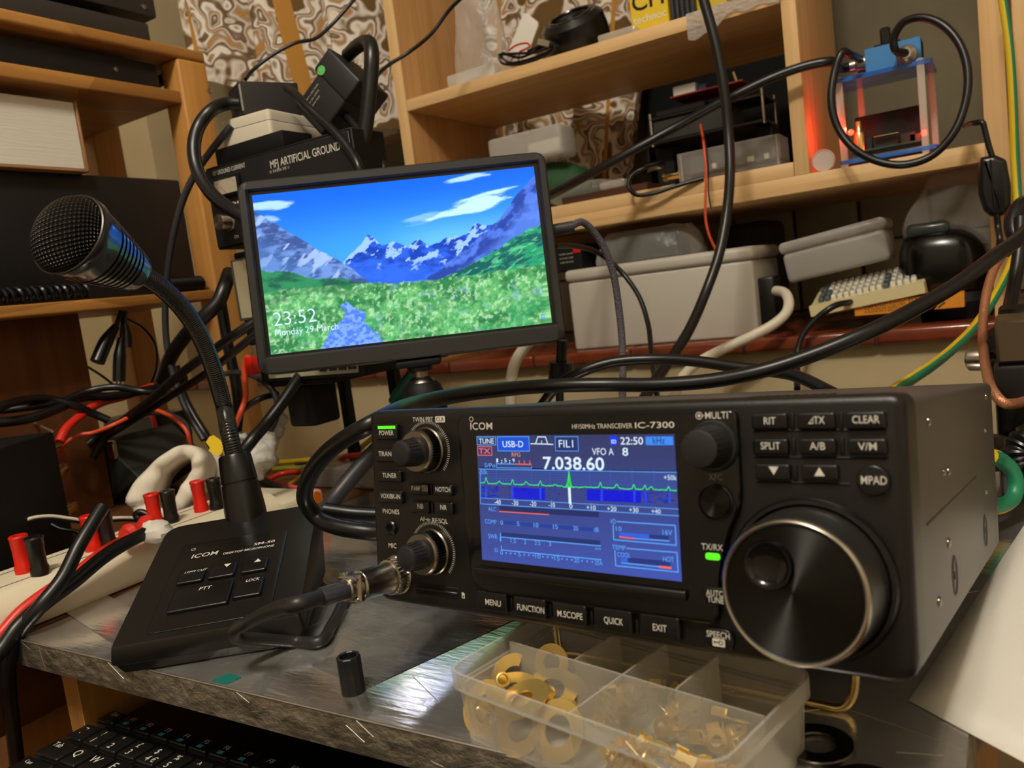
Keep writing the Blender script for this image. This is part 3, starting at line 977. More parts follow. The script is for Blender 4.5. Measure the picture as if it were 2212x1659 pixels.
for x in (332, 400): drect(x - 4, 450, x + 4, 460, CW); drect(x - 4, 468, x + 4, 476, CW)
for x in (481, 525, 572): drect(x - 4, 454, x + 4, 464, CR); drect(x - 4, 470, x + 4, 484, CR)
dline([(288, 470), (288, 514), (587, 519), (587, 505)], 0.0003, CB); dline([(288, 481), (445, 484)], 0.0004, CB); dline([(445, 484), (585, 487)], 0.0004, CR)
# spectrum scope
drect(140, 527, 1825, 540, lin('#1c2148'), 0.00005)
aS0, bS1 = L(140, 530)
for k in range(10):
    y = 533 + k * 14
    dline([(140, y), (1830, y + 22 + k)], 0.00018, lin('#3d62c4'), 0.0001)
for x0, x1 in ((287, 288), (434, 436), (587, 590), (745, 748), (1080, 1083), (1257, 1258), (1442, 1446), (1630, 1635)):
    dline([(x0, 528), (x1, 650)], 0.00016, lin('#3d62c4'), 0.0001)
dline([(138, 525), (1822, 555)], 0.0003, CB)
rg = random.Random(5)
pk = {200: 45, 312: 22, 425: 45, 543: 28, 662: 40, 790: 12, 1175: 45, 1315: 32, 1460: 42, 1555: 34, 1610: 24, 1757: 34}
tr = []
x = 152
while x < 1830:
    y = 650 + (x - 152) * 0.038
    if 850 < x < 895 or 940 < x < 1030: y += 4
    h_ = rg.uniform(0, 9)
    for p, hh in pk.items(): h_ += hh * math.exp(-((x - p) / (16 if hh < 33 else 9)) ** 2)
    tr.append((x, y - h_)); x += 6
dline(tr, 0.00028, CG, 0.00022)
ds.add([(*L(880, 680), LZ + .0002), (*L(906, 545), LZ + .0002), (*L(910, 545), LZ + .0002), (*L(936, 682), LZ + .0002)], [[3, 2, 1, 0]], 0, None, lin('#1fae4a'))
dline([(880, 682), (900, 640), (907, 545), (915, 640), (936, 684)], 0.0003, CG, 0.00025)
# waterfall
wf = lambda x: 672 + (x - 150) * 0.027
for k in range(300):
    xx = rg.choice([rg.uniform(400, 830), rg.uniform(1040, 1560), rg.uniform(160, 300), rg.uniform(1560, 1820)])
    yy = wf(xx) + rg.uniform(0, 100)
    ww = rg.uniform(6, 34)
    drect(xx - ww / 2, yy, xx + ww / 2, yy + rg.uniform(3, 8), lin(rg.choice(['#1522c8', '#0d18e8', '#1b2fa8', '#0f14b0'])), 0.0001 + rg.uniform(0, 0.00004))
for (xa, xb) in ((420, 700), (1060, 1520)):
    for k in range(9):
        drect(xa, wf(xa) + 8 + k * 11, xb, wf((xa + xb) / 2) + 14 + k * 11, lin('#1016d8'), 0.00008)
for x in (200, 425, 662, 1185, 1465, 1765):
    for k in range(9): drect(x - 10, wf(x) + 4 + k * 11, x + 10, wf(x) + 9 + k * 11, lin('#2f5dff'), 0.00016)
drect(1553, wf(1555), 1570, wf(1555) + 118, lin('#2440ff'), 0.00016)
drect(903, 682, 925, 822, CW, 0.0003)
dtext('-50k', 142, 212, 551, 36, CB); dtext('+50k', 1716, 1826, 598, 42, CW)
dline([(150, 525), (152, 822), (1843, 925)], 0.0003, CB); dline([(152, 772), (1840, 868)], 0.00025, CB)
for t, x, y in (('-40', 298, 808), ('-30', 447, 815), ('-20', 600, 823), ('-10', 760, 831), ('0', 923, 842), ('+10', 1096, 855), ('+20', 1272, 865), ('+30', 1460, 875), ('+40', 1650, 887)):
    w_ = 26 if t == '0' else (54 if t[0] == '-' else 78)
    dtext(t, x - w_ / 2, x + w_ / 2, y, 38, CW)
    dline([(x - 3, y - 36), (x - 2, y - 24)], 0.00025, CB)
# meters
dtext('ALC', 218, 284, 867, 34, CB); drect(310, 862, 1160, 912, lin('#263064'), 0.00006)
drect(310, 892, 735, 905, lin('#2a3160'), 0.00007); dline([(310, 887), (735, 915)], 0.0004, CR)
dtext('COMP', 190, 288, 974, 36, CB)
for t, x, y in (('0', 333, 982), ('5', 473, 993), ('10', 626, 1004), ('15', 791, 1017), ('20', 964, 1031), ('dB', 1140, 1043)): dtext(t, x - 10 * len(t), x + 10 * len(t), y, 38, CB)
for xa, xb, y in ((352, 455, 985), (492, 600, 997), (650, 768, 1010), (815, 940, 1024), (990, 1112, 1037)): drect(xa, y - 14, xb, y + 18, lin('#24409a'), 0.00006)
dtext('SWR', 218, 296, 1100, 38, CB); dline([(322, 1072), (326, 1140)], 0.0004, CB); dline([(325, 1105), (1176, 1182)], 0.0004, CB)
drect(330, 1100, 1170, 1150, lin('#27346e'), 0.00006)
for t, x, y, w_ in (('1', 323, 1124, 12), ('1.5', 432, 1138, 44), ('2', 532, 1147, 20), ('2.5', 638, 1156, 48), ('3', 744, 1164, 20), ('oo', 1154, 1202, 52)): dtext(t, x - w_ / 2, x + w_ / 2, y, 36 if t != 'oo' else 24, CB)
dtext('ID', 272, 302, 1217, 32, CB); dline([(328, 1180), (331, 1222)], 0.0004, CB); dline([(330, 1216), (1182, 1300)], 0.0004, CB)
for t, x, y in (('0', 332, 1238), ('5', 484, 1252), ('10', 642, 1268), ('15', 805, 1287), ('20', 972, 1305), ('25A', 1160, 1326)): dtext(t, x - 11 * len(t), x + 11 * len(t), y, 38, CB)
for xa, xb, ya, yb in ((332, 484, 1238, 1252), (484, 642, 1252, 1268), (642, 805, 1268, 1287), (805, 972, 1287, 1305), (972, 1150, 1305, 1322)):
    for k in (1, 2, 3):
        xx, yy = xa + (xb - xa) * k / 4, ya + (yb - ya) * k / 4
        drect(xx - 6, yy - 6, xx + 6, yy + 6, CB)
dtext('VD', 1258, 1308, 972, 38, CB); dline([(1318, 974), (1812, 1007), (1822, 1176), (1288, 1128), (1283, 1000)], 0.0004, CB)
dtext('10', 1308, 1354, 1034, 40, CB); dtext('16V', 1706, 1788, 1066, 44, CB)
for k in range(21): drect(1338 + k * 12, 1066 + k * 0.9, 1346 + k * 12, 1096 + k, lin('#2b6cff'))
drect(1592, 1090, 1756, 1122, lin('#24367c')); dline([(1338, 1105), (1466, 1118)], 0.0005, CR); dline([(1466, 1118), (1760, 1140)], 0.0004, CB)
dtext('TEMP', 1275, 1390, 1194, 38, CB); dline([(1398, 1202), (1827, 1238), (1838, 1405), (1305, 1350), (1298, 1220)], 0.0004, CB)
dtext('COOL', 1320, 1430, 1258, 40, CB); dtext('HOT', 1708, 1802, 1296, 44, CB)
for k in range(5): drect(1352 + k * 11, 1284 + k, 1359 + k * 11, 1316 + k, lin('#2b6cff'))
drect(1410, 1296, 1770, 1340, lin('#27367a')); dline([(1355, 1326), (1680, 1360)], 0.0004, CB); dline([(1680, 1360), (1776, 1370)], 0.0008, CR)
ds.build('display', [S_LCD], radio)

# push buttons, each with its own legend
def button(x0, y0, x1, y1, legends, r=0.0012, hgt=0.0022, rnd_=False, base=0.0, marks=None):
    a0, b0, a1, b1 = brect(x0, y0, x1, y1, base + hgt * 0.5)
    mb = MB()
    if rnd_:
        c_ = ((a0 + a1) / 2, (b0 + b1) / 2); rr = (b1 - b0) / 2
        poly = [(c_[0] + rr * math.cos(2 * PI * k / 40), c_[1] + rr * math.sin(2 * PI * k / 40)) for k in range(40)]
    else: poly = rounded(rect(a0, b0, a1, b1), r)
    mb.prism(poly, base - 0.001, base + hgt, 0, bev=0.0007, seg=3)
    z = base + hgt + 0.0001
    for (t, px, py, h, xa, xb) in legends:
        a, b = hb(px, py, z)
        mb.text(t, a, b, h, abs(hb(xb, py, z)[0] - hb(xa, py, z)[0]), 1, z, 0.012)
    if marks: marks(mb, z)
    return mb.build('button', [M_BLK_SATIN, M_WHITE, M_LED, M_BLK_MATT, M_WHITE_DIM], radio)
def led_bar(mb, z):
    a0, b0, a1, b1 = brect(816.7, 920, 853.4, 926.5, z)
    mb.box2((a0, b0, z - 0.0004), (a1, b1, z + 0.0003), 0.0001, 1, 2)
button(813, 915, 861, 950, [('POWER', 834.4, 935, 0.0022, 819, 850)], marks=led_bar)
button(814, 969, 865, 998, [('TRANSMIT', 843, 980.5, 0.0022, 816, 867)])
def small_pen(mb, z):
    a, b = hb(841, 1014, z)
    mb.add([(a, b, z), (a + 0.0012, b, z), (a + 0.0012, b + 0.0010, z)], [[0, 1, 2]], 1)
button(817, 1016, 868.6, 1041, [('TUNER', 841, 1027, 0.0022, 826, 856)])
button(818, 1059, 871, 1087, [('VOX/BK-IN', 843, 1072, 0.0022, 822, 864)])
button(889, 1045, 927, 1069.5, [('P.AMP', 898.5, 1055, 0.0021, 888.8, 908)], marks=lambda mb, z: pill(911, 1048.5, 923.5, 1061.5, 'ATT', mb, z, 4, 3))
button(938, 1046.5, 979, 1071, [('NOTCH', 956.5, 1057.5, 0.0021, 941, 972.5)])
button(891, 1083, 928, 1109, [('NB', 908, 1093.5, 0.0022, 902, 914.5)])
button(941, 1084, 980, 1111, [('NR', 958, 1096, 0.0022, 951.5, 965)])
button(1624.6, 893, 1702, 927.5, [('RIT', 1662.5, 909, 0.0024, 1650, 1675.5)])
button(1723, 891, 1805.6, 927.5, [('⊿TX', 1763, 907.5, 0.0024, 1745, 1781)])
button(1827, 889, 1914.4, 926.5, [('CLEAR', 1870, 906, 0.0024, 1840, 1899)])
button(1628, 947.6, 1704, 982, [('SPLIT', 1664, 963, 0.0024, 1643, 1685)])
button(1727, 947, 1807, 982, [('A/B', 1765.6, 963.5, 0.0024, 1749, 1782.5)])
button(1832, 947, 1917, 982, [('V/M', 1873.4, 964.5, 0.0024, 1853, 1893)])
def tri(px, py, up, s=0.0017):
    def f(mb, z):
        a, b = hb(px, py, z); k = 1 if up else -1
        v = [(a - s, b - 0.8 * s * k, z), (a + s, b - 0.8 * s * k, z), (a, b + 0.9 * s * k, z)]
        mb.add(v if up else v[::-1], [[0, 1, 2]], 1)
    return f
button(1633, 1002, 1708, 1036.5, [], marks=tri(1671, 1016.5, False))
button(1732, 1003, 1812, 1038, [], marks=tri(1770, 1019.5, True))
button(1852, 1004, 1922, 1073, [('MPAD', 1887.5, 1037.5, 0.0026, 1859.5, 1915.5)], rnd_=True)
button(1035, 1277, 1098, 1319, [('MENU', 1065, 1302, 0.0025, 1049, 1082)], hgt=0.003)
button(1113, 1289.5, 1182, 1333, [('FUNCTION', 1146, 1315, 0.0025, 1117, 1175)], hgt=0.003)
button(1197.6, 1303, 1270, 1348, [('M.SCOPE', 1231, 1328.5, 0.0025, 1204, 1258)], hgt=0.003)
button(1287, 1314, 1368, 1364, [('QUICK', 1325, 1341.5, 0.0025, 1304, 1345)], hgt=0.003)
button(1386.6, 1328, 1471, 1379.5, [('EXIT', 1425, 1356.5, 0.0025, 1410, 1440)], hgt=0.003)
button(1518, 1270, 1592, 1306, [('AUTO', 1544, 1281.8, 0.0021, 1525, 1563), ('TUNE', 1545.5, 1296, 0.0021, 1527.5, 1563)], hgt=0.0006, base=GC, r=0.003)
def keyicon(mb, z):
    pill(1539, 1380, 1566, 1397, None, mb, z)
    a, b = hb(1557, 1389, z + 0.0001)
    for k in range(12):
        t0, t1 = 2 * PI * k / 12, 2 * PI * (k + 1) / 12
        mb.line([(a + 0.0007 * math.cos(t0), b + 0.0007 * math.sin(t0)), (a + 0.0007 * math.cos(t1), b + 0.0007 * math.sin(t1))], 0.0003, 3, z + 0.0001)
    mb.line([(a - 0.0007, b), (a - 0.0026, b + 0.0001)], 0.0004, 3, z + 0.0001)
    mb.line([(a - 0.0024, b), (a - 0.0024, b - 0.0006)], 0.0003, 3, z + 0.0001)
button(1522, 1357, 1587, 1402, [('SPEECH', 1551, 1371.5, 0.0022, 1526.5, 1576)], r=0.0035, marks=keyicon)

# double knobs
def double_knob(c):
    F_ = Frame(RF.w(c[0], c[1], 0), RF.x, RF.y, RF.z)
    TM = Matrix.Translation((c[0], c[1], 0))
    mb = MB()
    mb.lathe([(0.0107, -0.0005, 0), (0.0107, 0.0016, 0), (0.0102, 0.0022, 0), (0.0098, 0.0022, 1)], 72, 0, TM)
    mb.lathe([(0.0096, 0.0018, 1, 1), (0.0096, 0.0064, 1, 1)], 96, 1, TM, gear=0.0009)
    mb.lathe([(0.0094, 0.0064, 0, 0), (0.0099, 0.0068, 0, 1), (0.0097, 0.0080, 0, 1), (0.0090, 0.0088, 0, 0), (0.0066, 0.0089, 0, 0)], 96, 0, TM, gear=0.0003)
    ring = mb.build('knob_ring', [M_KNURL, M_KNURLG], radio)
    mb = MB()
    mb.lathe([(0.0072, 0.0080), (0.0068, 0.0086), (0.0064, 0.0100), (0.0056, 0.0172), (0.0052, 0.0181), (0.0045, 0.01845), (0, 0.0185)], 48, 0, TM)
    for k in range(24):
        a = 2 * PI * k / 24
        if k % 8 in (6, 7): continue
        mb.tube([(c[0] + 0.0063 * math.cos(a), c[1] + 0.0063 * math.sin(a), 0.0110), (c[0] + 0.0056 * math.cos(a), c[1] + 0.0056 * math.sin(a), 0.0172)], 0.00035, 5, 0, 1, smooth=False)
    mb.build('knob_cap', [M_KNOB], radio)
double_knob(C1); double_knob(C2)
# multi knob and the spun function button under it
CM = (0.1780, 0.092 - 0.0164)
TM = Matrix.Translation((CM[0], CM[1], 0))
mb = MB().lathe([(0.0092, GC - 0.0005), (0.0092, GC + 0.0012), (0.0086, GC + 0.002), (0.0078, GC + 0.002)], 48, 0, TM)
mb.lathe([(0.0080, GC + 0.001, 0, 0), (0.0076, GC + 0.003, 0, 1), (0.0068, 0.0150, 0, 1), (0.0064, 0.0157, 0, 0), (0.0057, 0.0160, 0, 0), (0, 0.0160)], 48, 0, TM, gear=0.0005)
mb.build('knob', [M_KNOB], radio)
a, b = hb(1547, 1085, GC)
MB().lathe([(0.0066, GC - 0.0005, 1), (0.0066, GC + 0.0008, 1), (0.0060, GC + 0.0012, 1), (0.0058, GC + 0.0004, 1)], 48, 1, Matrix.Translation((a, b, 0))).build('button_ring', [M_SPUN, M_BLK_SATIN], radio)
MB().lathe([(0.0055, GC + 0.0002), (0.0055, GC + 0.0012), (0.0051, GC + 0.0016), (0, GC + 0.0016)], 48, 0, Matrix.Translation((a, b, 0))).build('button', [M_SPUN], radio)
a0, b0, a1, b1 = brect(1524.6, 1194.6, 1555.7, 1209.4, GC)
MB().prism(rounded(rect(a0, b0, a1, b1), 0.0011), GC - 0.0005, GC + 0.0006, 0, bev=0.0003).build('indicator_lamp', [M_LED], radio)
# headphone jack
a, b = hb(846, 1139.5)
mb = MB()
mb.lathe([(0.0036, -0.0004), (0.0036, 0.0010), (0.0030, 0.0016), (0.0022, 0.0016), (0.0020, 0.0010), (0.0016, 0.0010), (0.0014, -0.001)], 32, 0, Matrix.Translation((a, b, 0)))
mb.lathe([(0.0014, 0.0004, 1), (0, 0.0004, 1)], 24, 1, Matrix.Translation((a, b, 0)))
mb.build('headphone_jack', [M_BLK_SATIN, mat('jack_hole', '#020202', 0.9)], radio)
# main dial
CD = (0.2085, 0.092 - 0.0613)
TD = Matrix.Translation((CD[0], CD[1], 0))
mb = MB()
mb.lathe([(0.0276, -0.0006), (0.0276, 0.0012), (0.0268, 0.0024), (0.0256, 0.0026), (0.0250, 0.0012), (0.0246, -0.0004)], 96, 0, TD)
mb.build('dial_bezel', [M_BLK_SATIN], radio)
dial = MB()
dial.lathe([(0.0246, 0.0015, 0, 0), (0.0246, 0.0030, 0, 0), (0.0243, 0.0040, 0, 1), (0.0240, 0.0160, 0, 1), (0.0236, 0.0180, 0, 0), (0.0233, 0.0192, 0, 0), (0.0229, 0.0198, 1, 0), (0.0224, 0.0202, 1, 0), (0.0218, 0.0200, 1, 0), (0.0214, 0.0197, 0, 0), (0.0213, 0.0188, 0, 0)], 180, 0, TD, gear=0.0004)
dial = dial.build('tuning_dial', [mat('ribbed_dial_rubber', '#242322', 0.32), M_STEEL], radio)
MB().lathe([(0.0213, 0.0188), (0.0213, 0.0194), (0, 0.0197)], 120, 0, TD).build('dial_face', [M_SPUN], dial)
a, b = hb(1661.5, 1220, 0.0199)
MB().lathe([(0.0079, 0.0192), (0.0079, 0.0210), (0.0075, 0.0218), (0.0068, 0.0217), (0.0062, 0.0209), (0.0048, 0.0202), (0.0024, 0.0199), (0, 0.01982)], 48, 0, Matrix.Translation((a, b, 0))).build('finger_dimple', [M_BLK_GLOSS], dial)

# steel case behind the panel
cs = MB()
cs.box2((0.0012, 0.001, -0.240), (0.2388, 0.0905, -0.013), 0.003, 3)
cs.build('case', [mat('case_dark_grey_paint', '#4a4643', 0.38, spec=0.5, bump=((1600,) * 3, 0.06))], radio)
SF = Frame(RF.w(0.2388, 0, 0), -RF.z, RF.y, RF.x)      # right side of the case: a back, b up, c out
for (px, py, r_) in ((2005, 910, 0.0016), (2129, 857, 0.0016), (2048, 1018, 0.0016), (2038, 1020, 0.0012), (2127, 930, 0.001), (2048, 1173, 0.0018), (2028, 1300, 0.0018), (2129, 1062, 0.0012)):
    a, b = SF.hit(px, py)
    mb = MB().lathe([(r_ * 1.1, -0.0003), (r_ * 1.05, 0.0004), (r_ * 0.7, 0.0009), (r_ * 0.25, 0.0009), (r_ * 0.2, 0.0005), (0, 0.0004)], 20, 0, Matrix.Translation((a, b, 0)))
    w0 = RF.m.inverted() @ SF.m
    mb.v = [tuple(w0 @ Vector(v)) for v in mb.v]
    mb.build('screw', [mat('dark_screw_steel', '#6d675e', 0.35, 1.0) if False else M_KNURL], radio)
w0 = RF.m.inverted() @ SF.m
dt = MB()
for (px, py, ra, rb_) in ((2062, 1243, 0.010, 0.0075), (2128, 1146, 0.010, 0.0075)):
    a, b = SF.hit(px, py)
    dt.ring([(ra / 2 + 0.0005 * math.cos(t), 0.0005 * math.sin(t)) for t in (0, 1.57, 3.14, 4.71)], 24, 0, w0 @ Matrix.Translation((a, b, 0)) @ Matrix.Diagonal((1.0, 1.5, 1, 1)))
    dt.lathe([(0.0018, 0.0001, 1), (0, 0.0001, 1)], 16, 1, w0 @ Matrix.Translation((a, b, 0)))
a0, b0 = SF.hit(2002, 1133); a1, b1 = SF.hit(2108, 1030)
dt.tube([w0 @ Vector((a0, b0, 0)), w0 @ Vector((a1, b1, 0))], 0.0005, 6, 0, 1, smooth=False)
dt.build('case_pressing', [M_DARKGREY, M_BLK_MATT], radio)
# ribs in the lid of the case
vt = MB()
for k in range(9):
    vt.box((0.165 + k * 0.004, 0.0907, -0.06), (0.0012, 0.0005, 0.05), 0.0002, 1)
vt.build('vent_slots', [M_BLK_MATT], radio)
# feet and the wire stand
Rinv = RF.m.inverted()
for (a, c) in ((0.030, -0.215), (0.210, -0.215)):
    p = RF.w(a, 0.001, c); z1 = p.z
    q = Rinv @ p
    mb = MB()
    pw = [Rinv @ Vector((p.x + 0.007 * math.cos(2 * PI * k / 20), p.y + 0.007 * math.sin(2 * PI * k / 20), zz)) for zz in (ZT, z1 + 0.002) for k in range(20)]
    mb.add(pw, [[k, (k + 1) % 20, 20 + (k + 1) % 20, 20 + k] for k in range(20)] + [list(range(20))[::-1], list(range(20, 40))])
    mb.build('rubber_foot', [M_RUBBER], radio)
for (a, c) in ((0.030, -0.035), (0.205, -0.035)):
    MB().lathe([(0.008, 0), (0.0075, 0.006), (0.006, 0.007), (0, 0.007)], 24, 0, Matrix.Translation((a, 0.002, c)) @ Matrix.Rotation(PI / 2, 4, 'X')).build('rubber_foot', [M_RUBBER], radio)
f0 = at_z(1832, 1531, ZT + 0.002); f1 = at_z(1795, 1535, ZT + 0.002)
top0 = at_y(1848, 1465, f0.y + 0.004)
fx = RF.w(0.05, 0, -0.045)
lp = [Vector((top0.x, top0.y, RF.w(0.22, 0.002, -0.05).z)), Vector((top0.x - 0.0005, f0.y + 0.001, ZT + 0.009)), Vector((f0.x - 0.002, f0.y, ZT + 0.0022)), Vector((f0.x - 0.012, f0.y, ZT + 0.002))]
xl = RF.o.x + 0.07
lp += [Vector((xl + 0.012, f0.y + 0.012, ZT + 0.002)), Vector((xl + 0.002, f0.y + 0.012, ZT + 0.0022)), Vector((xl + 0.0005, f0.y + 0.013, ZT + 0.009)), Vector((xl, f0.y + 0.016, RF.w(0.07, 0.002, -0.05).z))]
pts = [lp[0]] + [Vector(p) for p in lp[1:4]] + lp[4:7] + [lp[7]]
mb = MB().tube([Rinv @ p for p in pts], 0.0019, 10, 0, 6)
mb.build('wire_stand', [M_GOLD], radio)
# microphone socket
CP = hb(862, 1240)
MB().lathe([(0.0093, -0.0004), (0.0093, 0.0015), (0.0088, 0.002), (0.007, 0.002)], 48, 0, Matrix.Translation((CP[0], CP[1], 0))).build('microphone_socket', [M_STEEL], radio)
# ------------------------------------------------------------------ desk microphone
k_ = 0.93
MF = Frame(Vector((-0.45319, 0.24684, -0.17570)) * k_, (0.79106, 0.61154, 0.01516), (-0.59273, 0.76012, 0.26624), (0.1513, -0.2196, 0.96379))
MF = Frame(MF.o, MF.x, MF.z.cross(MF.x), MF.z)
mic = thing('desk_microphone', 'black gooseneck desk microphone with push buttons on its sloping base', 'microphone', MF)
Minv = MF.m.inverted()
MW, MD = 0.110 * k_, 0.135 * k_
M_MICBASE = mat('microphone_base_plastic', '#121110', 0.34, bump=((1100,) * 3, 0.05))
M_BRUSHED = mat('brushed_black_plate', '#110f0e', 0.28, bump=((60, 2500, 2500), 0.15, 0.0004))
top = rounded(rect(0, 0, MW, MD), [0.003, 0.003, 0.012, 0.012], 4)
mb = MB()
rings = []
cx_, cy_ = MW / 2, MD / 2
def lvl(scale, dz_local=None, zworld=None):
    out = []
    for (a, b) in top:
        p = MF.w(cx_ + (a - cx_) * scale, cy_ + (b - cy_) * scale, dz_local if dz_local is not None else 0)
        if zworld is not None: p = Vector((p.x, p.y, zworld))
        out.append(Minv @ p)
    return out
rings = [lvl(0.985, 0.0), lvl(1.0, -0.0012), lvl(1.03, -0.0085), lvl(1.03, -0.0100), lvl(0.99, None, ZT + 0.0065), lvl(0.94, None, ZT + 0.001)]
n = len(top)
V, F_ = [], []
for r in rings: V += r
F_.append(list(range(n)))
for j in range(len(rings) - 1):
    for i in range(n):
        k2 = (i + 1) % n
        F_.append([j * n + i, (j + 1) * n + i, (j + 1) * n + k2, j * n + k2])
F_.append(list(range((len(rings) - 1) * n, len(rings) * n))[::-1])
mb.add(V, F_)
mb.build('microphone_base', [M_MICBASE], mic, sharp=25)
def mh(px, py, off=0.0): return MF.hit(px, py, off)
pl = [mh(313.7, 1370), mh(585, 1328), mh(622.5, 1142), mh(394.7, 1181)]
x0 = (pl[0][0] + pl[3][0]) / 2; x1 = (pl[1][0] + pl[2][0]) / 2; y0 = (pl[0][1] + pl[1][1]) / 2; y1 = (pl[2][1] + pl[3][1]) / 2
mb = MB()
mb.prism(rounded(rect(x0, y0, x1, y1), 0.004), -0.0004, 0.0006, 0, bev=0.0004)
zt_ = 0.0007
def mt(t, px, py, xa, xb, h, bold=0.0, slant=0.12, zt_=0.0007):
    a, b = mh(px, py, zt_)
    w_ = math.hypot(mh(xb, py, zt_)[0] - mh(xa, py, zt_)[0], 0)
    mb.text(t, a, b, h, w_ * 0.93, 1, zt_, bold, slant=slant)
mt('ICOM', 442, 1198, 411, 467, 0.0042, 0.02)
a, b = mh(416, 1192, zt_)
for k in range(16):
    t0, t1 = 2 * PI * k / 16, 2 * PI * (k + 1) / 16
    mb.line([(a + 0.0012 * math.cos(t0), b + 0.0028 + 0.0012 * math.sin(t0)), (a + 0.0012 * math.cos(t1), b + 0.0028 + 0.0012 * math.sin(t1))], 0.0005, 1, zt_)
mt('DESKTOP MICROPHONE', 537, 1187, 480, 592, 0.0022, 0.02)
mt('SM-50', 571, 1172, 548, 594, 0.0026, 0.03)
mt('LOW CUT', 423, 1233, 399, 447, 0.0020, 0.02, 0.12, 0.0030)
mt('PTT', 443, 1270, 430, 456, 0.0030, 0.02, 0.12, 0.0030)
mt('LOCK', 546, 1252, 531, 561, 0.0026, 0.02, 0.12, 0.0030)
for (px, py, up) in ((491, 1221, -1), (557, 1210, 1)):
    a, b = mh(px, py, 0.003); s = 0.0022
    v = [(a - s, b - 0.8 * s * up, 0.003), (a + s, b - 0.8 * s * up, 0.003), (a, b + 0.9 * s * up, 0.003)]
    mb.add(v if up > 0 else v[::-1], [[0, 1, 2]], 1)
plate = mb.build('button_plate', [M_BRUSHED, M_WHITE], mic)
for (xa, ya, xb, yb) in ((386, 1237, 444, 1264), (453, 1226, 512, 1252), (524, 1214, 580, 1240), (370, 1272, 500, 1319), (507, 1256, 570, 1294)):
    a0 = mh(xa, (ya + yb) / 2 + (yb - ya) * 0.2)[0]; a1 = mh(xb, (ya + yb) / 2 - (yb - ya) * 0.2)[0]
    b0 = mh((xa + xb) / 2, yb)[1]; b1 = mh((xa + xb) / 2, ya)[1]
    MB().prism(rounded(rect(a0, b0, a1, b1), 0.0018), 0.0004, 0.0028, 0, bev=0.001).build('push_button', [M_BLK_SATIN], mic)
# raised rear block of the base and the neck socket
a0, b0 = mh(530, 1104)
colr = MB()
ax_b = MF.w(a0, b0, 0)
neck_top = at_d(506, 981, ax_b.dot(AX_F) + 0.004)
NFR = axis_frame(ax_b, neck_top - ax_b)
LN = (neck_top - ax_b).length
def to_mic(mb, fr):
    m_ = Minv @ fr.m
    mb.v = [tuple(m_ @ Vector(v)) for v in mb.v]
    return mb
rb0 = 43 / FPX * ax_b.dot(AX_F); rt0 = 34 / FPX * neck_top.dot(AX_F)
def rl(t): return rb0 + (rt0 - rb0) * t
colr.lathe([(rl(0) * 1.02, -0.012), (rl(0), 0.002), (rl(.48), LN * .48), (rl(.48) - .0006, LN * .49), (rl(.5) - .0006, LN * .505), (rl(.51), LN * .515), (rl(.97), LN * .95), (rl(1) - .0006, LN * .985), (rl(1) - 0.002, LN), (0.004, LN)], 48)
to_mic(colr, NFR).build('neck_socket', [M_BLK_SATIN], mic)
GN = [neck_top - (neck_top - ax_b) * 0.08, at_d(495, 935, neck_top.dot(AX_F) - 0.002), at_d(484, 880, 0.592), at_d(462, 800, 0.578), at_d(432, 725, 0.560), at_d(393, 665, 0.540), at_d(345, 618, 0.518), at_d(300, 590, 0.500), at_d(285, 582, 0.493)]
P = spline(GN, 40)
# even spacing, then one ridge every four rings
cum = [0]
for a, b in zip(P[:-1], P[1:]): cum.append(cum[-1] + (b - a).length)
NR = 4 * 118
Q = []
j = 0
for i in range(NR + 1):
    s = cum[-1] * i / NR
    while j < len(P) - 2 and cum[j + 1] < s: j += 1
    t = (s - cum[j]) / max(cum[j + 1] - cum[j], 1e-9)
    Q.append(P[j].lerp(P[j + 1], t))
rr_ = 0.0062
rid = [1.0, 1.0, 0.975, 0.93]
gm = MB().tube([Minv @ q for q in Q], rr_, 20, 0, 1, smooth=False, rf=lambda t: rid[int(round(t * NR)) % 4])
gm.build('gooseneck', [mat('gooseneck_sleeve', '#0e0e10', 0.2, spec=0.9)], mic)
# head
h0 = at_d(150, 508, 0.452); h1 = at_d(297, 592, 0.500)
HF = axis_frame(h0, h1 - h0)
HL = (h1 - h0).length
R0 = 96 / FPX * 0.452
def hr(t): return R0 + (0.0118 - R0) * t ** 1.15
prof = [(R0 * 0.90, -0.001), (R0 * 0.985, -0.0005), (R0, 0.001), (R0, 0.004)]
zz = 0.0055
t_ = 0.30
prof.append((hr(0.12), HL * 0.12)); prof.append((hr(0.26), HL * 0.26))
for k in range(7):
    z_ = HL * (0.30 + 0.075 * k)
    prof += [(hr(z_ / HL), z_), (hr(z_ / HL) - 0.0014, z_ + 0.0004), (hr(z_ / HL) - 0.0014, z_ + HL * 0.030), (hr(z_ / HL + 0.03), z_ + HL * 0.034)]
prof += [(hr(0.86), HL * 0.86), (hr(0.93), HL * 0.93), (hr(1.0) * 0.95, HL * 0.985), (hr(1.0) * 0.8, HL), (0.004, HL)]
hb_ = to_mic(MB().lathe(prof, 64), HF)
head = hb_.build('microphone_head', [mat('microphone_head_plastic', '#101012', 0.3, spec=0.9, coat=0.8)], mic)
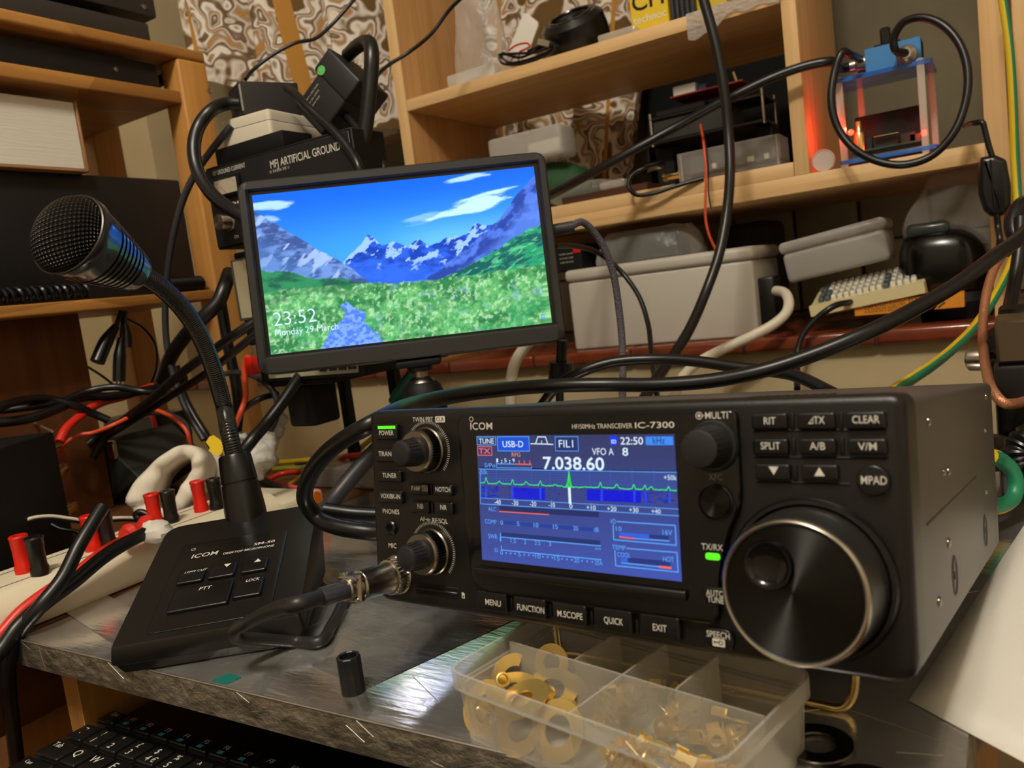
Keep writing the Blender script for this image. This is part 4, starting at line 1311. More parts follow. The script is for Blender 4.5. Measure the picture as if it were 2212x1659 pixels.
def mesh_mat():
    m, nt, b = base_mat('woven_wire_grille')
    b.inputs['Metallic'].default_value = 0.75
    b.inputs['Roughness'].default_value = 0.34
    uv = nd(nt, 'ShaderNodeAttribute', attribute_name='Col')
    sp = nd(nt, 'ShaderNodeSeparateColor'); nt.links.new(uv.outputs['Color'], sp.inputs[0])
    outs = []
    for ch, ph in ((0, 0.0), (1, 0.0)):
        mu = nd(nt, 'ShaderNodeMath', operation='MULTIPLY'); mu.inputs[1].default_value = 2 * PI * 17
        nt.links.new(sp.outputs[ch], mu.inputs[0])
        si = nd(nt, 'ShaderNodeMath', operation='SINE'); nt.links.new(mu.outputs[0], si.inputs[0])
        outs.append(si.outputs[0])
    mx = nd(nt, 'ShaderNodeMath', operation='MULTIPLY')
    nt.links.new(outs[0], mx.inputs[0]); nt.links.new(outs[1], mx.inputs[1])
    nt.links.new(ramp(nt, mx.outputs[0], [(0.0, '#060606'), (0.12, '#2a2927'), (0.5, '#3f3d3a')]), b.inputs['Base Color'])
    bp = nd(nt, 'ShaderNodeBump'); bp.inputs['Strength'].default_value = 1.0; bp.inputs['Distance'].default_value = 0.0009
    nt.links.new(mx.outputs[0], bp.inputs['Height'])
    nt.links.new(bp.outputs['Normal'], b.inputs['Normal'])
    return m
gr = MB()
NG = 60; NRg = 22
RG = R0 * 0.925; DOME = 0.0125
V, F_, Cg = [], [], []
for j in range(NRg + 1):
    t = j / NRg
    for k in range(NG):
        a = 2 * PI * k / NG
        r_ = RG * math.sin(t * PI / 2)
        V.append((r_ * math.cos(a), r_ * math.sin(a), -0.0005 - DOME * (math.cos(t * PI / 2) ** 0.8 if t < 1 else 0)))
def gc(v):
    x, y = v[0] / RG, v[1] / RG
    rr2 = math.hypot(x, y)
    s_ = math.asin(min(rr2, 1)) / (PI / 2) / max(rr2, 1e-6)
    return (0.5 + 0.5 * (x * s_ * 0.8 + y * s_ * 0.6), 0.5 + 0.5 * (-x * s_ * 0.6 + y * s_ * 0.8))
me_f, me_c = [], []
for j in range(NRg):
    for k in range(NG):
        k2 = (k + 1) % NG
        me_f.append([j * NG + k, (j + 1) * NG + k, (j + 1) * NG + k2, j * NG + k2] if j else [k, NG + k, NG + k2])
        me_f[-1] = me_f[-1][::-1]
m_ = Minv @ HF.m
me = bpy.data.meshes.new('grille')
me.from_pydata([tuple(m_ @ Vector(v)) for v in V], [], me_f)
me.materials.append(mesh_mat())
at_ = me.color_attributes.new('Col', 'FLOAT_COLOR', 'CORNER')
buf = []
for f in me_f:
    for i in f:
        u_ = gc(V[i]); buf.extend((u_[0], u_[1], 0, 1))
at_.data.foreach_set('color', buf)
me.polygons.foreach_set('use_smooth', [True] * len(me_f))
o = bpy.data.objects.new('grille', me); COL.objects.link(o); o.parent = head
to_mic(MB().ring([(R0 * 0.955 + 0.0012 * math.cos(t), -0.0006 + 0.0012 * math.sin(t)) for t in (0, .8, 1.57, 2.4, 3.14, 4, 4.71, 5.5)], 64), HF).build('grille_rim', [mat('rim_metal', '#4a4742', 0.3, 0.9)], head)

# microphone lead: plug screwed to the radio, cable back to the base
PF = Frame(RF.w(CP[0], CP[1], 0), RF.x, RF.y, RF.z)
lead = thing('microphone_cable', 'black microphone lead with a nickel plug screwed into the radio front', 'cable', PF)
mb = MB()
mb.lathe([(0.0070, 0.0012, 0, 0), (0.0086, 0.0016, 0, 1), (0.0086, 0.0066, 0, 1), (0.0080, 0.0072, 0, 0), (0.0072, 0.0074, 0, 0)], 64, 0, gear=0.0006)
mb.lathe([(0.0071, 0.0070), (0.0071, 0.0085), (0.0068, 0.0089), (0.0068, 0.0240), (0.0072, 0.0246), (0.0072, 0.0262), (0.0066, 0.0268), (0.0056, 0.0270)], 48, 0)
mb.build('plug', [M_STEEL], lead)
mb = MB()
mb.box((0, 0.0048, 0.0298), (0.0115, 0.0022, 0.0062), 0.0008, 2)
mb.box((0, -0.0048, 0.0298), (0.0115, 0.0022, 0.0062), 0.0008, 2)
for s_ in (-1, 1):
    mb.tube([(s_ * 0.0050, -0.0052, 0.0298), (s_ * 0.0050, 0.0052, 0.0298)], 0.0012, 8, 0, 1, smooth=False)
    mb.tube([(s_ * 0.0050, 0.0052, 0.0298), (s_ * 0.0050, 0.0068, 0.0298)], 0.0019, 10, 0, 1, smooth=False)
mb.lathe([(0.0050, 0.0268), (0.0052, 0.0300), (0.0052, 0.0335), (0.0046, 0.0340)], 32, 0)
mb.build('cable_clamp', [M_STEEL], lead)
MB().lathe([(0.0042, 0.0325), (0.0042, 0.0470), (0.0038, 0.0478), (0.003, 0.0478)], 32, 0).build('strain_sleeve', [mat('shiny_shrink_sleeve', '#37373c', 0.14)], lead)
Pinv = PF.m.inverted()
e_ = PF.w(0, 0, 0.0465)
q1 = PF.w(0, 0, 0.060)
pth = [e_, q1, at_d(610, 1311, q1.dot(AX_F) + 0.015), at_d(540, 1342, 0.405), at_d(508, 1361, 0.410), at_d(512, 1378, 0.420), at_d(560, 1381, 0.434), at_d(640, 1386, 0.447), at_d(690, 1384, 0.455)]
pth = [Vector(p) for p in pth]
last = at_z(716, 1380, ZT + 0.003); pth[-1] = at_z(690, 1386, ZT + 0.0042); pth.append(at_z(716, 1352, ZT + 0.0035)); pth.append(at_z(742, 1300, ZT + 0.0035)); pth.append(at_z(760, 1250, ZT + 0.0035))
MB().tube([Pinv @ p for p in pth], 0.0034, 14, 0, 8).build('cable', [mat('ribbed_rubber_lead', '#242322', 0.42)], lead)
# ------------------------------------------------------------------ the small monitor on its ball head
NF = Frame((-0.49225, 0.43544, -0.02568), (0.81583, 0.57807, -0.01581), (-0.04774, 0.09456, 0.99437), (0.57631, -0.81049, 0.10474))
NF = Frame(NF.o, NF.x, NF.z.cross(NF.x), NF.z)
mon = thing('monitor', 'small black monitor showing mountains, green meadow and a clock', 'monitor', NF)
SW, SH = 0.222, 0.125
M_MONF = mat('monitor_frame_plastic', '#242322', 0.45, bump=((1200,) * 3, 0.06))
M_MONR = mat('monitor_black_rim', '#0a0a0c', 0.3)
ox0, oy0, ox1, oy1 = -0.0105, -0.0155, SW + 0.0098, SH + 0.0108
mb = MB()
outer = rounded(rect(ox0, oy0, ox1, oy1), 0.010, 6)
inner = rect(-0.0035, -0.0022, SW + 0.0035, SH + 0.0035)
# a picture-frame front: outer body, bevel down to the glass
def loop(poly, n=96):
    per = []
    N = len(poly)
    L_ = [0]
    for i in range(N): L_.append(L_[-1] + (Vector(poly[(i + 1) % N]) - Vector(poly[i])).length)
    return poly
body = MB()
body.prism(outer, -0.024, -0.001, 0, bev=0.002, seg=3)
body.build('back_shell', [M_BLK_SATIN], mon)
fr = MB()
def frame_piece(pts, z):   # a bar of the bezel with mitred ends
    (a, b, c, d) = pts
    fr.add([(*a, z - 0.006), (*b, z - 0.006), (*c, z - 0.006), (*d, z - 0.006), (*a, z), (*b, z), (c[0], c[1], z - 0.0022), (d[0], d[1], z - 0.0022)], [[4, 5, 6, 7], [0, 1, 5, 4], [2, 3, 7, 6], [1, 2, 6, 5], [3, 0, 4, 7], [3, 2, 1, 0]])
R_ = 0.007
co = [(ox0, oy0), (ox1, oy0), (ox1, oy1), (ox0, oy1)]
def border(poly_out, poly_in, z_out, z_in, z_back, mi=0):
    n = len(poly_out)
    V = [(p[0], p[1], z_back) for p in poly_out] + [(p[0], p[1], z_out - 0.0012) for p in poly_out]
    cxm, cym = SW / 2, SH / 2
    V += [(p[0] + (0.0012 if p[0] < cxm else -0.0012), p[1] + (0.0012 if p[1] < cym else -0.0012), z_out) for p in poly_out]
    V += [(p[0], p[1], z_out) for p in poly_in]
    V += [(p[0] + (0.0016 if p[0] < cxm else -0.0016), p[1] + (0.0016 if p[1] < cym else -0.0016), z_in) for p in poly_in]
    F = []
    for j in range(4):
        for i in range(n):
            k = (i + 1) % n
            F.append([j * n + i, j * n + k, (j + 1) * n + k, (j + 1) * n + i])
    fr.add(V, F, mi)
in_r = rounded(rect(-0.0045, -0.0035, SW + 0.0045, SH + 0.0045), 0.0012, 6)
border(outer, in_r, 0.003, 0.0006, -0.004)
fr.build('bezel', [M_MONF], mon)
MB().prism(rect(-0.0050, -0.0040, SW + 0.0050, SH + 0.0050), -0.002, -0.0002, 0).build('screen_border', [M_MONR], mon)

# ---- the picture on the screen, computed point by point
NX, NY = 420, 236
ng = np.random.RandomState(4)
def vnoise(u, v, fx, fy, seed):
    r = np.random.RandomState(seed)
    g = r.rand(int(fy) + 3, int(fx) + 3)
    x = np.clip(u, 0, 0.9999) * fx; y = np.clip(v, 0, 0.9999) * fy
    i = x.astype(int); j = y.astype(int); a = x - i; b = y - j
    a = a * a * (3 - 2 * a); b = b * b * (3 - 2 * b)
    return (g[j, i] * (1 - a) + g[j, i + 1] * a) * (1 - b) + (g[j + 1, i] * (1 - a) + g[j + 1, i + 1] * a) * b
def fbm(u, v, fx, fy, seed, o=4):
    s = 0; t = 0
    for k in range(o):
        s = s + vnoise(u, v, fx * 2 ** k, fy * 2 ** k, seed + 17 * k) * 0.55 ** k; t += 0.55 ** k
    return s / t
U, Vv = np.meshgrid((np.arange(NX) + 0.5) / NX, (np.arange(NY) + 0.5) / NY)     # v downwards
def C3(h): return np.array(lin(h)[:3])
def mixc(a, b, t): return a * (1 - t[..., None]) + b * t[..., None]
def sm(x, a, b):
    t = np.clip((x - a) / (b - a), 0, 1); return t * t * (3 - 2 * t)
img = mixc(C3('#0a66f5')[None, None] * np.ones((NY, NX, 1)), C3('#46b0ff')[None, None], sm(Vv, 0.0, 0.50) * (0.6 + 0.4 * sm(U, 0, 0.7)))
# the sky grows paler to the right
cl = fbm(U * 1.0, Vv * 1.0, 7, 16, 21)
def puff(cx, cy, rx, ry, ang, s, thr=0.45):
    ca, sa = math.cos(ang), math.sin(ang)
    x = (U - cx) * ca + (Vv - cy) * sa * 0.56; y = -(U - cx) * sa / 0.56 + (Vv - cy) * ca
    d = (x / rx) ** 2 + (y / ry) ** 2
    cc = fbm(U * ca + Vv * sa * 0.5, Vv * ca - U * sa * 0.9 + 0.5, 9, 34, 27, 5)
    return sm(1.25 - d + 2.6 * (cc - 0.5), 0.15, 1.0) * s
cw = C3('#c4f2ff')[None, None]
img = mixc(img, cw, np.clip(puff(0.78, 0.20, 0.155, 0.055, -0.22, 1.15, 0.3) + puff(0.60, 0.26, 0.09, 0.035, -0.1, 0.35, 0.35), 0, 0.95))
img = mixc(img, cw, np.clip(puff(0.06, 0.075, 0.075, 0.035, 0.0, 0.75, 0.3) + puff(0.05, 0.16, 0.04, 0.03, 0.2, 0.55, 0.3) + puff(0.74, 0.035, 0.09, 0.022, -0.1, 0.75, 0.5), 0, 0.9))
img = mixc(img, C3('#8fdcff')[None, None], np.clip(sm(Vv, 0.22, 0.48) * sm(U, 0.35, 0.7) * 0.55 * (0.6 + 0.5 * cl), 0, 1))
def ridge(pts, u, rough, seed):
    xs_, ys_ = zip(*pts)
    r = np.interp(u, xs_, ys_)
    return r + rough * (fbm(u, u * 0, 26, 2, seed, 4) - 0.5)
rk = fbm(U, Vv, 22, 26, 5, 5); rk2 = fbm(U * 0.9 + Vv * 0.3, Vv, 40, 20, 9, 4)
# far range
far = ridge([(0, .5), (.26, .53), (.30, .46), (.36, .37), (.385, .325), (.40, .34), (.43, .40), (.47, .37), (.52, .42), (.56, .385), (.60, .43), (.66, .40), (.70, .39), (.735, .37), (.765, .32), (.80, .335), (.85, .33), (1, .33)], U, 0.035, 31)
mfar = sm(Vv - far, 0.0, 0.006)
mc = mixc(C3('#123fb4')[None, None] * np.ones((NY, NX, 1)), C3('#2a63e0')[None, None], sm(rk, .35, .65))
mc = mixc(mc, C3('#a9d4ff')[None, None], sm(0.5 * rk2 + 0.5 * fbm(U * 0.7 + Vv * 0.28, Vv * 0.8 - U * 0.1 + 0.1, 60, 44, 13, 4) + 0.22 * (0.5 - (Vv - far) * 3), .58, .66) * 0.8)
mc = mixc(mc, C3('#2f6cf0')[None, None], sm(Vv - far, 0.10, 0.22) * 0.7)
img = mixc(img, mc, mfar)
# right slope and left slope
rs = ridge([(0, 1), (.55, .66), (.68, .52), (.78, .40), (.86, .30), (.93, .16), (1, .05)], U, 0.03, 41)
mr = sm(Vv - rs, 0, 0.008)
rc = mixc(C3('#26449f')[None, None] * np.ones((NY, NX, 1)), C3('#4f78e2')[None, None], sm(rk2, .38, .66))
rc = mixc(rc, C3('#5d8cf4')[None, None], sm(Vv - rs, .08, .2) * 0.65)
img = mixc(img, rc, mr)
ls = ridge([(0, .10), (.05, .16), (.10, .24), (.18, .34), (.26, .44), (.34, .56), (.40, .66), (1, 1.2)], U, 0.03, 43)
ml = sm(Vv - ls, 0, 0.008)
lc = mixc(C3('#3b5596')[None, None] * np.ones((NY, NX, 1)), C3('#6e93d8')[None, None], sm(rk, .36, .62))
lc = mixc(lc, C3('#a8c6ff')[None, None], sm(fbm(U + Vv * 0.5, Vv, 30, 12, 77, 3), .60, .70) * 0.8)
lc = mixc(lc, C3('#4d7fc0')[None, None], sm(Vv - ls, .12, .26) * 0.5)
img = mixc(img, lc, ml)
# bushes at the foot of the slopes
bl = ridge([(0, .47), (.08, .48), (.16, .54), (.28, .57), (.36, .62), (.5, .665), (1, .9)], U, 0.03, 47)
gdark = mixc(C3('#1c5a4a')[None, None] * np.ones((NY, NX, 1)), C3('#2f8a5a')[None, None], sm(rk, .35, .65))
img = mixc(img, gdark, sm(Vv - bl, 0, 0.012))
br_ = ridge([(0, 1), (.5, .68), (.62, .645), (.72, .585), (.82, .50), (.90, .43), (1, .36)], U, 0.03, 49)
gr2 = mixc(C3('#135a5c')[None, None] * np.ones((NY, NX, 1)), C3('#249a6c')[None, None], sm(fbm(U * 0.55 + Vv * 0.44, Vv, 60, 34, 61, 5), .40, .60))
gr2 = mixc(gr2, C3('#6fd49a')[None, None], sm(fbm(U * 0.55 + Vv * 0.44, Vv, 110, 40, 67, 3), .58, .70) * 0.6)
img = mixc(img, gr2, sm(Vv - br_, 0, 0.012))
# meadow
hz = 0.60 + 0.06 * np.sin(U * 2.4 + 0.2) * 0 + 0.035 * sm(U, 0.15, 0.6) - 0.02 * sm(U, .7, 1)
gmask = sm(Vv - hz - 0.02 * (fbm(U, Vv, 30, 3, 71, 3) - .5), 0, 0.02)
gg = fbm(U, Vv, 14, 14, 81, 5); blade = fbm(U + (Vv - .6) * 0.10, Vv, 95, 48, 83, 4); tuft = fbm(U, Vv, 34, 30, 87, 4)
gcx = mixc(C3('#2f8148')[None, None] * np.ones((NY, NX, 1)), C3('#62b56a')[None, None], sm(gg, .36, .64))
gcx = mixc(gcx, C3('#8fd28c')[None, None], sm(tuft, .50, .70) * 0.4)
gcx = mixc(gcx, C3('#bfe8b8')[None, None], sm(blade, .54, .70) * 0.55)
gcx = mixc(gcx, C3('#1c6a44')[None, None], sm(1 - blade, .55, .70) * 0.5)
gcx = mixc(gcx, C3('#1f9a5c')[None, None], sm(fbm(U, Vv, 9, 7, 91, 3), .56, .68) * 0.55 * sm(Vv, .75, .9))
gcx = mixc(gcx, C3('#8fb8dc')[None, None], sm(fbm(U, Vv, 26, 22, 93, 3), .68, .80) * 0.3)
img = mixc(img, gcx, gmask)
band = sm(Vv, .60, .63) * (1 - sm(Vv, .67, .70)) * (1 - sm(U, .2, .45))
img = mixc(img, C3('#1f6044')[None, None], band * 0.55 * sm(fbm(U, Vv, 18, 30, 95, 3), .42, .55))
# the gravel path
pv = [.725, .74, .77, .80, .83, .86, .89, .93, 1.0]
xl_ = np.interp(Vv, pv, [.284, .258, .268, .272, .262, .235, .212, .198, .178]); xr_ = np.interp(Vv, pv, [.292, .300, .312, .345, .345, .338, .352, .375, .400])
jit = 0.010 * (fbm(U, Vv, 20, 40, 101, 3) - .5)
pm = sm(U - xl_ - jit, 0, 0.006) * sm(xr_ + jit - U, 0, 0.006) * sm(Vv, .722, .73)
pc = mixc(C3('#4a78e4')[None, None] * np.ones((NY, NX, 1)), C3('#7ba6ff')[None, None], sm(fbm(U, Vv, 90, 60, 103, 3), .35, .65))
img = mixc(img, pc, pm)
img = np.clip(img, 0, 1)
scr = MB()
xs_ = np.linspace(0, SW, NX + 1); ys_ = np.linspace(SH, 0, NY + 1)
V = np.zeros(((NX + 1) * (NY + 1), 3))
V[:, 0] = np.tile(xs_, NY + 1); V[:, 1] = np.repeat(ys_, NX + 1); V[:, 2] = 0.0001
ii, jj = np.meshgrid(np.arange(NX), np.arange(NY))
b0 = (jj * (NX + 1) + ii).ravel()
Fq = np.stack([b0, b0 + NX + 1, b0 + NX + 2, b0 + 1], 1)
scr.v = [tuple(v) for v in V]; scr.f = Fq.tolist(); scr.mi = [0] * len(Fq)
scr.c = [tuple(c) + (1.0,) for c in img.reshape(-1, 3)]; scr.colored = True
LT = lin('#cfeaff')
def nt_(t, xa, xb, py, h, bold=-0.004):
    a0, b0_ = NF.hit(xa, py[0]); a1, b1_ = NF.hit(xb, py[1])
    scr.text(t, (a0 + a1) / 2, (b0_ + b1_) / 2, h, abs(a1 - a0), 0, 0.0004, bold, col=LT)
nt_('23:52', 591, 683, (690, 680), 0.0106, -0.03)
nt_('Monday 29 March', 594, 731, (717, 707), 0.0050, -0.01)
a, b = NF.hit(1173, 685)
scr.add([(a + 0.0016 * math.cos(2 * PI * k / 20), b + 0.0016 * math.sin(2 * PI * k / 20), 0.0003) for k in range(20)], [list(range(20))], 0, None, lin('#4aa0ff'))
for rr2, y2 in ((0.0011, 0.0), (0.0006, 0.0)):
    scr.line([(a - rr2, b + 0.0002 + y2), (a, b + 0.0002 + rr2 * 0.5 + y2), (a + rr2, b + 0.0002 + y2)], 0.0002, 0, 0.00045, col=LT)
scr.build('screen', [screen_mat('monitor_light', 1.25)], mon)

# ball head and its short tripod
bt = NF.w(0.1130, oy0, -0.012)
st = thing('ball_head_tripod', 'short black ball head tripod carrying the small monitor', 'tripod', (bt.x, bt.y, ZT))
def sg(z): return z - ZT
MB().box((0, 0, sg(bt.z) - 0.0030), (0.036, 0.026, 0.006), 0.002, 2, 0, Matrix.Rotation(0.62, 4, 'Z')).build('mounting_plate', [M_BLK_MATT], st)
zb_ = sg(bt.z)
MB().lathe([(0.0095, zb_ - 0.0105), (0.0105, zb_ - 0.0098), (0.0105, zb_ - 0.0068), (0.0095, zb_ - 0.0058)], 32).build('lock_collar', [M_BLK_SATIN], st)
MB().lathe([(0.0055, zb_ - 0.0165), (0.0055, zb_ - 0.0100)], 24).build('ball_stem', [M_STEEL], st)
MB().lathe([(0.0115, zb_ - 0.0200), (0.0098, zb_ - 0.0172), (0.0060, zb_ - 0.0150), (0.0, zb_ - 0.0145)], 32).build('ball', [M_STEEL], st)
MB().lathe([(0.0125, zb_ - 0.058), (0.0165, zb_ - 0.052), (0.0178, zb_ - 0.042), (0.0170, zb_ - 0.030), (0.0145, zb_ - 0.0225), (0.0112, zb_ - 0.0192)], 40).build('ball_housing', [M_BLK_MATT], st)
MB().lathe([(0.011, 0.045), (0.011, zb_ - 0.057)], 24).build('column', [M_BLK_SATIN], st)
for k in range(3):
    a = 2 * PI * k / 3 + 0.3
    MB().tube([(0.008 * math.cos(a), 0.008 * math.sin(a), 0.05), (0.055 * math.cos(a), 0.055 * math.sin(a), 0.005)], 0.005, 10, 0, 1, smooth=False).build('leg', [M_BLK_SATIN], st)
# ------------------------------------------------------------------ compartment box of brass fittings
BZ1 = -0.150
pl_, pf_, pr_ = Vector((-0.2055, 0.2448, 0)), Vector((-0.0895, 0.2196, 0)), Vector((-0.0788, 0.277, 0))
bx = (pf_ - pl_).normalized(); by = Vector((-bx.y, bx.x, 0))
BXW = 0.1265; BXD = 0.070; BXH = BZ1 - ZT
BF = Frame((pl_.x + 0.0005 * bx.x, pl_.y + 0.0005 * bx.y, ZT), bx, by, (0, 0, 1))
pbox = thing('compartment_box', 'clear frosted compartment box of brass fittings before the radio', 'box', BF)
def wallring(mb, poly0, poly1, poly2, z0, z1, z2, t):
    """An open tray wall: outer skin through three outlines, then the inner skin back down."""
    n = len(poly0)
    def ins(poly, d):
        cx = sum(p[0] for p in poly) / n; cy = sum(p[1] for p in poly) / n
        hx = max(p[0] for p in poly) - cx; hy = max(p[1] for p in poly) - cy
        return [((p[0] - cx) * (hx - d) / hx + cx, (p[1] - cy) * (hy - d) / hy + cy) for p in poly]
    L_ = [(poly0, z0), (poly1, z1), (poly2, z1), (poly2, z2), (ins(poly2, t), z2), (ins(poly2, t), z1 - t), (ins(poly1, t), z1 - t), (ins(poly0, t), z0 + t)]
    V = [(p[0], p[1], z) for pl2, z in L_ for p in pl2]
    F = []
    for j in range(len(L_) - 1):
        for i in range(n):
            k = (i + 1) % n
            F.append([j * n + i, j * n + k, (j + 1) * n + k, (j + 1) * n + i])
    F.append(list(range(n))[::-1])
    F.append(list(range((len(L_) - 1) * n, len(L_) * n)))
    mb.add(V, F)
mb = MB()
wallring(mb, rounded(rect(0.0035, 0.0035, BXW - 0.0035, BXD - 0.0035), 0.006, 6), rounded(rect(0.002, 0.002, BXW - 0.002, BXD - 0.002), 0.007, 6), rounded(rect(0, 0, BXW, BXD), 0.009, 6), 0.0002, BXH - 0.0075, BXH, 0.0011)
mb.build('tray', [M_FROST], pbox)
def hitz(px, py): return BF.hit(px, py, BXH - 0.003)
midb = (hitz(1053, 1389)[1] + hitz(1347, 1461)[1] + hitz(1600, 1523)[1]) / 3
midb = min(max(midb, 0.028), 0.042)
dz0, dz1 = 0.0014, BXH - 0.002
dv = MB()
dv.box2((0.0035, midb - 0.0005, dz0), (BXW - 0.0035, midb + 0.0005, dz1))
xs4 = [hitz(1239, 1432)[0], hitz(1347, 1461)[0], hitz(1466, 1489)[0]]
for x in xs4: dv.box2((x - 0.0005, midb + 0.0006, dz0), (x + 0.0005, BXD - 0.0035, dz1))
xm_ = xs4[1]
dv.box2((xm_ - 0.0005, 0.0035, dz0), (xm_ + 0.0005, midb - 0.0006, dz1))
for x in (0.022, 0.045, 0.088, 0.108):
    for s_ in (-1.2, 0, 1.2): dv.box((x + s_ * 0.001, 0.0039, BXH * 0.4), (0.0005, 0.0009, BXH * 0.7))
dv.build('divider', [M_FROST], pbox)
# big flat brass solder rings
def brass_ring(name, R1, R2, t, gap=0.0, n=40):
    mb = MB()
    if gap <= 0:
        mb.ring([(R2, 0), (R1, 0), (R1, t), (R2, t)], n)
    else:
        m = 36
        V, F = [], []
        for k in range(m + 1):
            a = gap / 2 + (2 * PI - gap) * k / m
            for r_, z in ((R2, 0), (R1, 0), (R1, t), (R2, t)): V.append((r_ * math.cos(a), r_ * math.sin(a), z))
        for k in range(m):
            for j in range(4):
                j2 = (j + 1) % 4
                F.append([k * 4 + j, (k + 1) * 4 + j, (k + 1) * 4 + j2, k * 4 + j2])
        F += [[3, 2, 1, 0], [m * 4, m * 4 + 1, m * 4 + 2, m * 4 + 3]]
        mb.add(V, F)
    return mb.build(name, M_BRASS)
def lay(px, py, h, tilt, az, spin=0.0):
    """A pose in the box: centred on the sight line at height h over the floor of the box, tilted."""
    a, b = BF.hit(px, py, h)
    a = min(max(a, 0.008), BXW - 0.008); b = min(max(b, 0.008), BXD - 0.008)
    return BF.m @ Matrix.Translation((a, b, h)) @ Matrix.Rotation(az, 4, 'Z') @ Matrix.Rotation(tilt, 4, 'X') @ Matrix.Rotation(spin, 4, 'Z')
RINGS = [(1053, 1448, 0.014, 1.25, 0.9, 0.6, 'brass ring standing on edge at the left end of the box'), (1090, 1500, 0.0120, 0.25, 0.3, 0, 'flat brass ring under the others at the centre left of the heap'),
         (1110, 1492, 0.0150, 0.18, 1.0, 0, 'bright brass ring lying second in the heap of rings'), (1128, 1512, 0.0165, 0.30, -0.4, 0, 'broad brass ring lying uppermost in the heap of rings'),
         (1190, 1492, 0.0135, 0.35, 0.5, 0, 'brass ring leaning with a spring showing in its hole'), (1208, 1500, 0.0100, 0.3, 0.2, 0, 'brass ring half hidden at the right side of the heap'),
         (1206, 1578, 0.0100, 0.95, 0.08, 2.4, 'brass ring standing against the front wall of the box'), (1035, 1525, 0.0090, 1.0, 0.15, 0, 'brass ring behind the left front wall of the box'),
         (1125, 1572, 0.0070, 0.75, 0.0, 0, 'lowest brass ring seen through the front wall'), (1192, 1430, 0.0130, 1.15, 0.4, 0, 'thin brass ring upright in the rear left compartment')]
for k, (px, py, h, ti, az, sp_, lb) in enumerate(RINGS):
    sm_ = k == 9
    R1 = 0.0118 if not sm_ else 0.0080
    R1 = 0.0105 if k in (0,) else R1
    o = brass_ring('brass_ring', R1, R1 * (0.50 if k not in (2, 3) else 0.40), 0.0006, 1.0 if k in (0,) else 0.0)
    # mesh origin sits at its base centre
    o.matrix_world = lay(px, py, h, ti, az, sp_)
    tag(o, lb, 'ring', 'flat brass rings in the compartment box')
def spring(px, py, h, tilt, az, L_, r_, lb):
    pts = []
    for k in range(7 * 12 + 1):
        a = 2 * PI * k / 12
        pts.append((r_ * math.cos(a), r_ * math.sin(a), L_ * k / 84))
    o = MB().tube(pts, r_ * 0.22, 6, 0, 1, smooth=False).build('brass_spring', M_BRASS)
    o.matrix_world = lay(px, py, h, tilt, az)
    tag(o, lb, 'spring', 'small brass springs among the rings')
spring(1068, 1463, 0.017, 1.1, 0.9, 0.008, 0.0026, 'small brass spring lying by the upright ring at the left')
spring(1188, 1500, 0.013, 0.9, 0.2, 0.007, 0.0028, 'small brass spring inside the hole of the leaning ring')
spring(1002, 1522, 0.010, 1.57, 1.3, 0.008, 0.0024, 'small brass spring low at the left end of the box')
spring(1232, 1520, 0.010, 1.3, 0.6, 0.009, 0.0022, 'small brass spring at the dividing wall right of the rings')
# crimp terminals: each one a ring or fork with its folded barrel
def lug(kind, s):
    mb = MB()
    t = 0.0005
    if kind == 'ring':
        mb.ring([(0.0022 * s, 0), (0.0042 * s, 0), (0.0042 * s, t), (0.0022 * s, t)], 24)
        x0 = 0.0038 * s
    else:
        for q in (-1, 1): mb.box((0.0, q * 0.0022 * s, t / 2), (0.0075 * s, 0.0014 * s, t))
        x0 = 0.0036 * s
    mb.box((x0 + 0.0012 * s, 0, t / 2), (0.003 * s, 0.0034 * s, t))
    for q in (-1, 1):
        mb.add([(x0 + 0.002 * s, q * 0.0017 * s, 0), (x0 + 0.0072 * s, q * 0.0017 * s, 0), (x0 + 0.0072 * s, q * 0.0024 * s, 0.0032 * s), (x0 + 0.002 * s, q * 0.0024 * s, 0.0032 * s),
                (x0 + 0.002 * s, q * 0.0013 * s, 0), (x0 + 0.0072 * s, q * 0.0013 * s, 0), (x0 + 0.0072 * s, q * 0.0020 * s, 0.0032 * s), (x0 + 0.002 * s, q * 0.0020 * s, 0.0032 * s)],
               [[0, 1, 2, 3], [7, 6, 5, 4], [3, 2, 6, 7], [0, 3, 7, 4], [1, 5, 6, 2]])
    mb.box((x0 + 0.0046 * s, 0, t / 2), (0.0052 * s, 0.0034 * s, t))
    return mb
rg = random.Random(21)
zones = [('front right compartment', 'lying in the front right compartment of the box', (xm_ + 0.007, 0.008, BXW - 0.008, midb - 0.006), 30),
         ('second rear compartment', 'lying in the second rear compartment from the left', (xs4[0] + 0.006, midb + 0.005, xs4[1] - 0.006, BXD - 0.01), 13),
         ('third rear compartment', 'lying in the third rear compartment from the left', (xs4[1] + 0.006, midb + 0.005, xs4[2] - 0.006, BXD - 0.01), 9),
         ('right-hand rear compartment', 'lying in the rear compartment at the right end', (xs4[2] + 0.006, midb + 0.006, BXW - 0.009, BXD - 0.01), 7)]
proto_l = {}
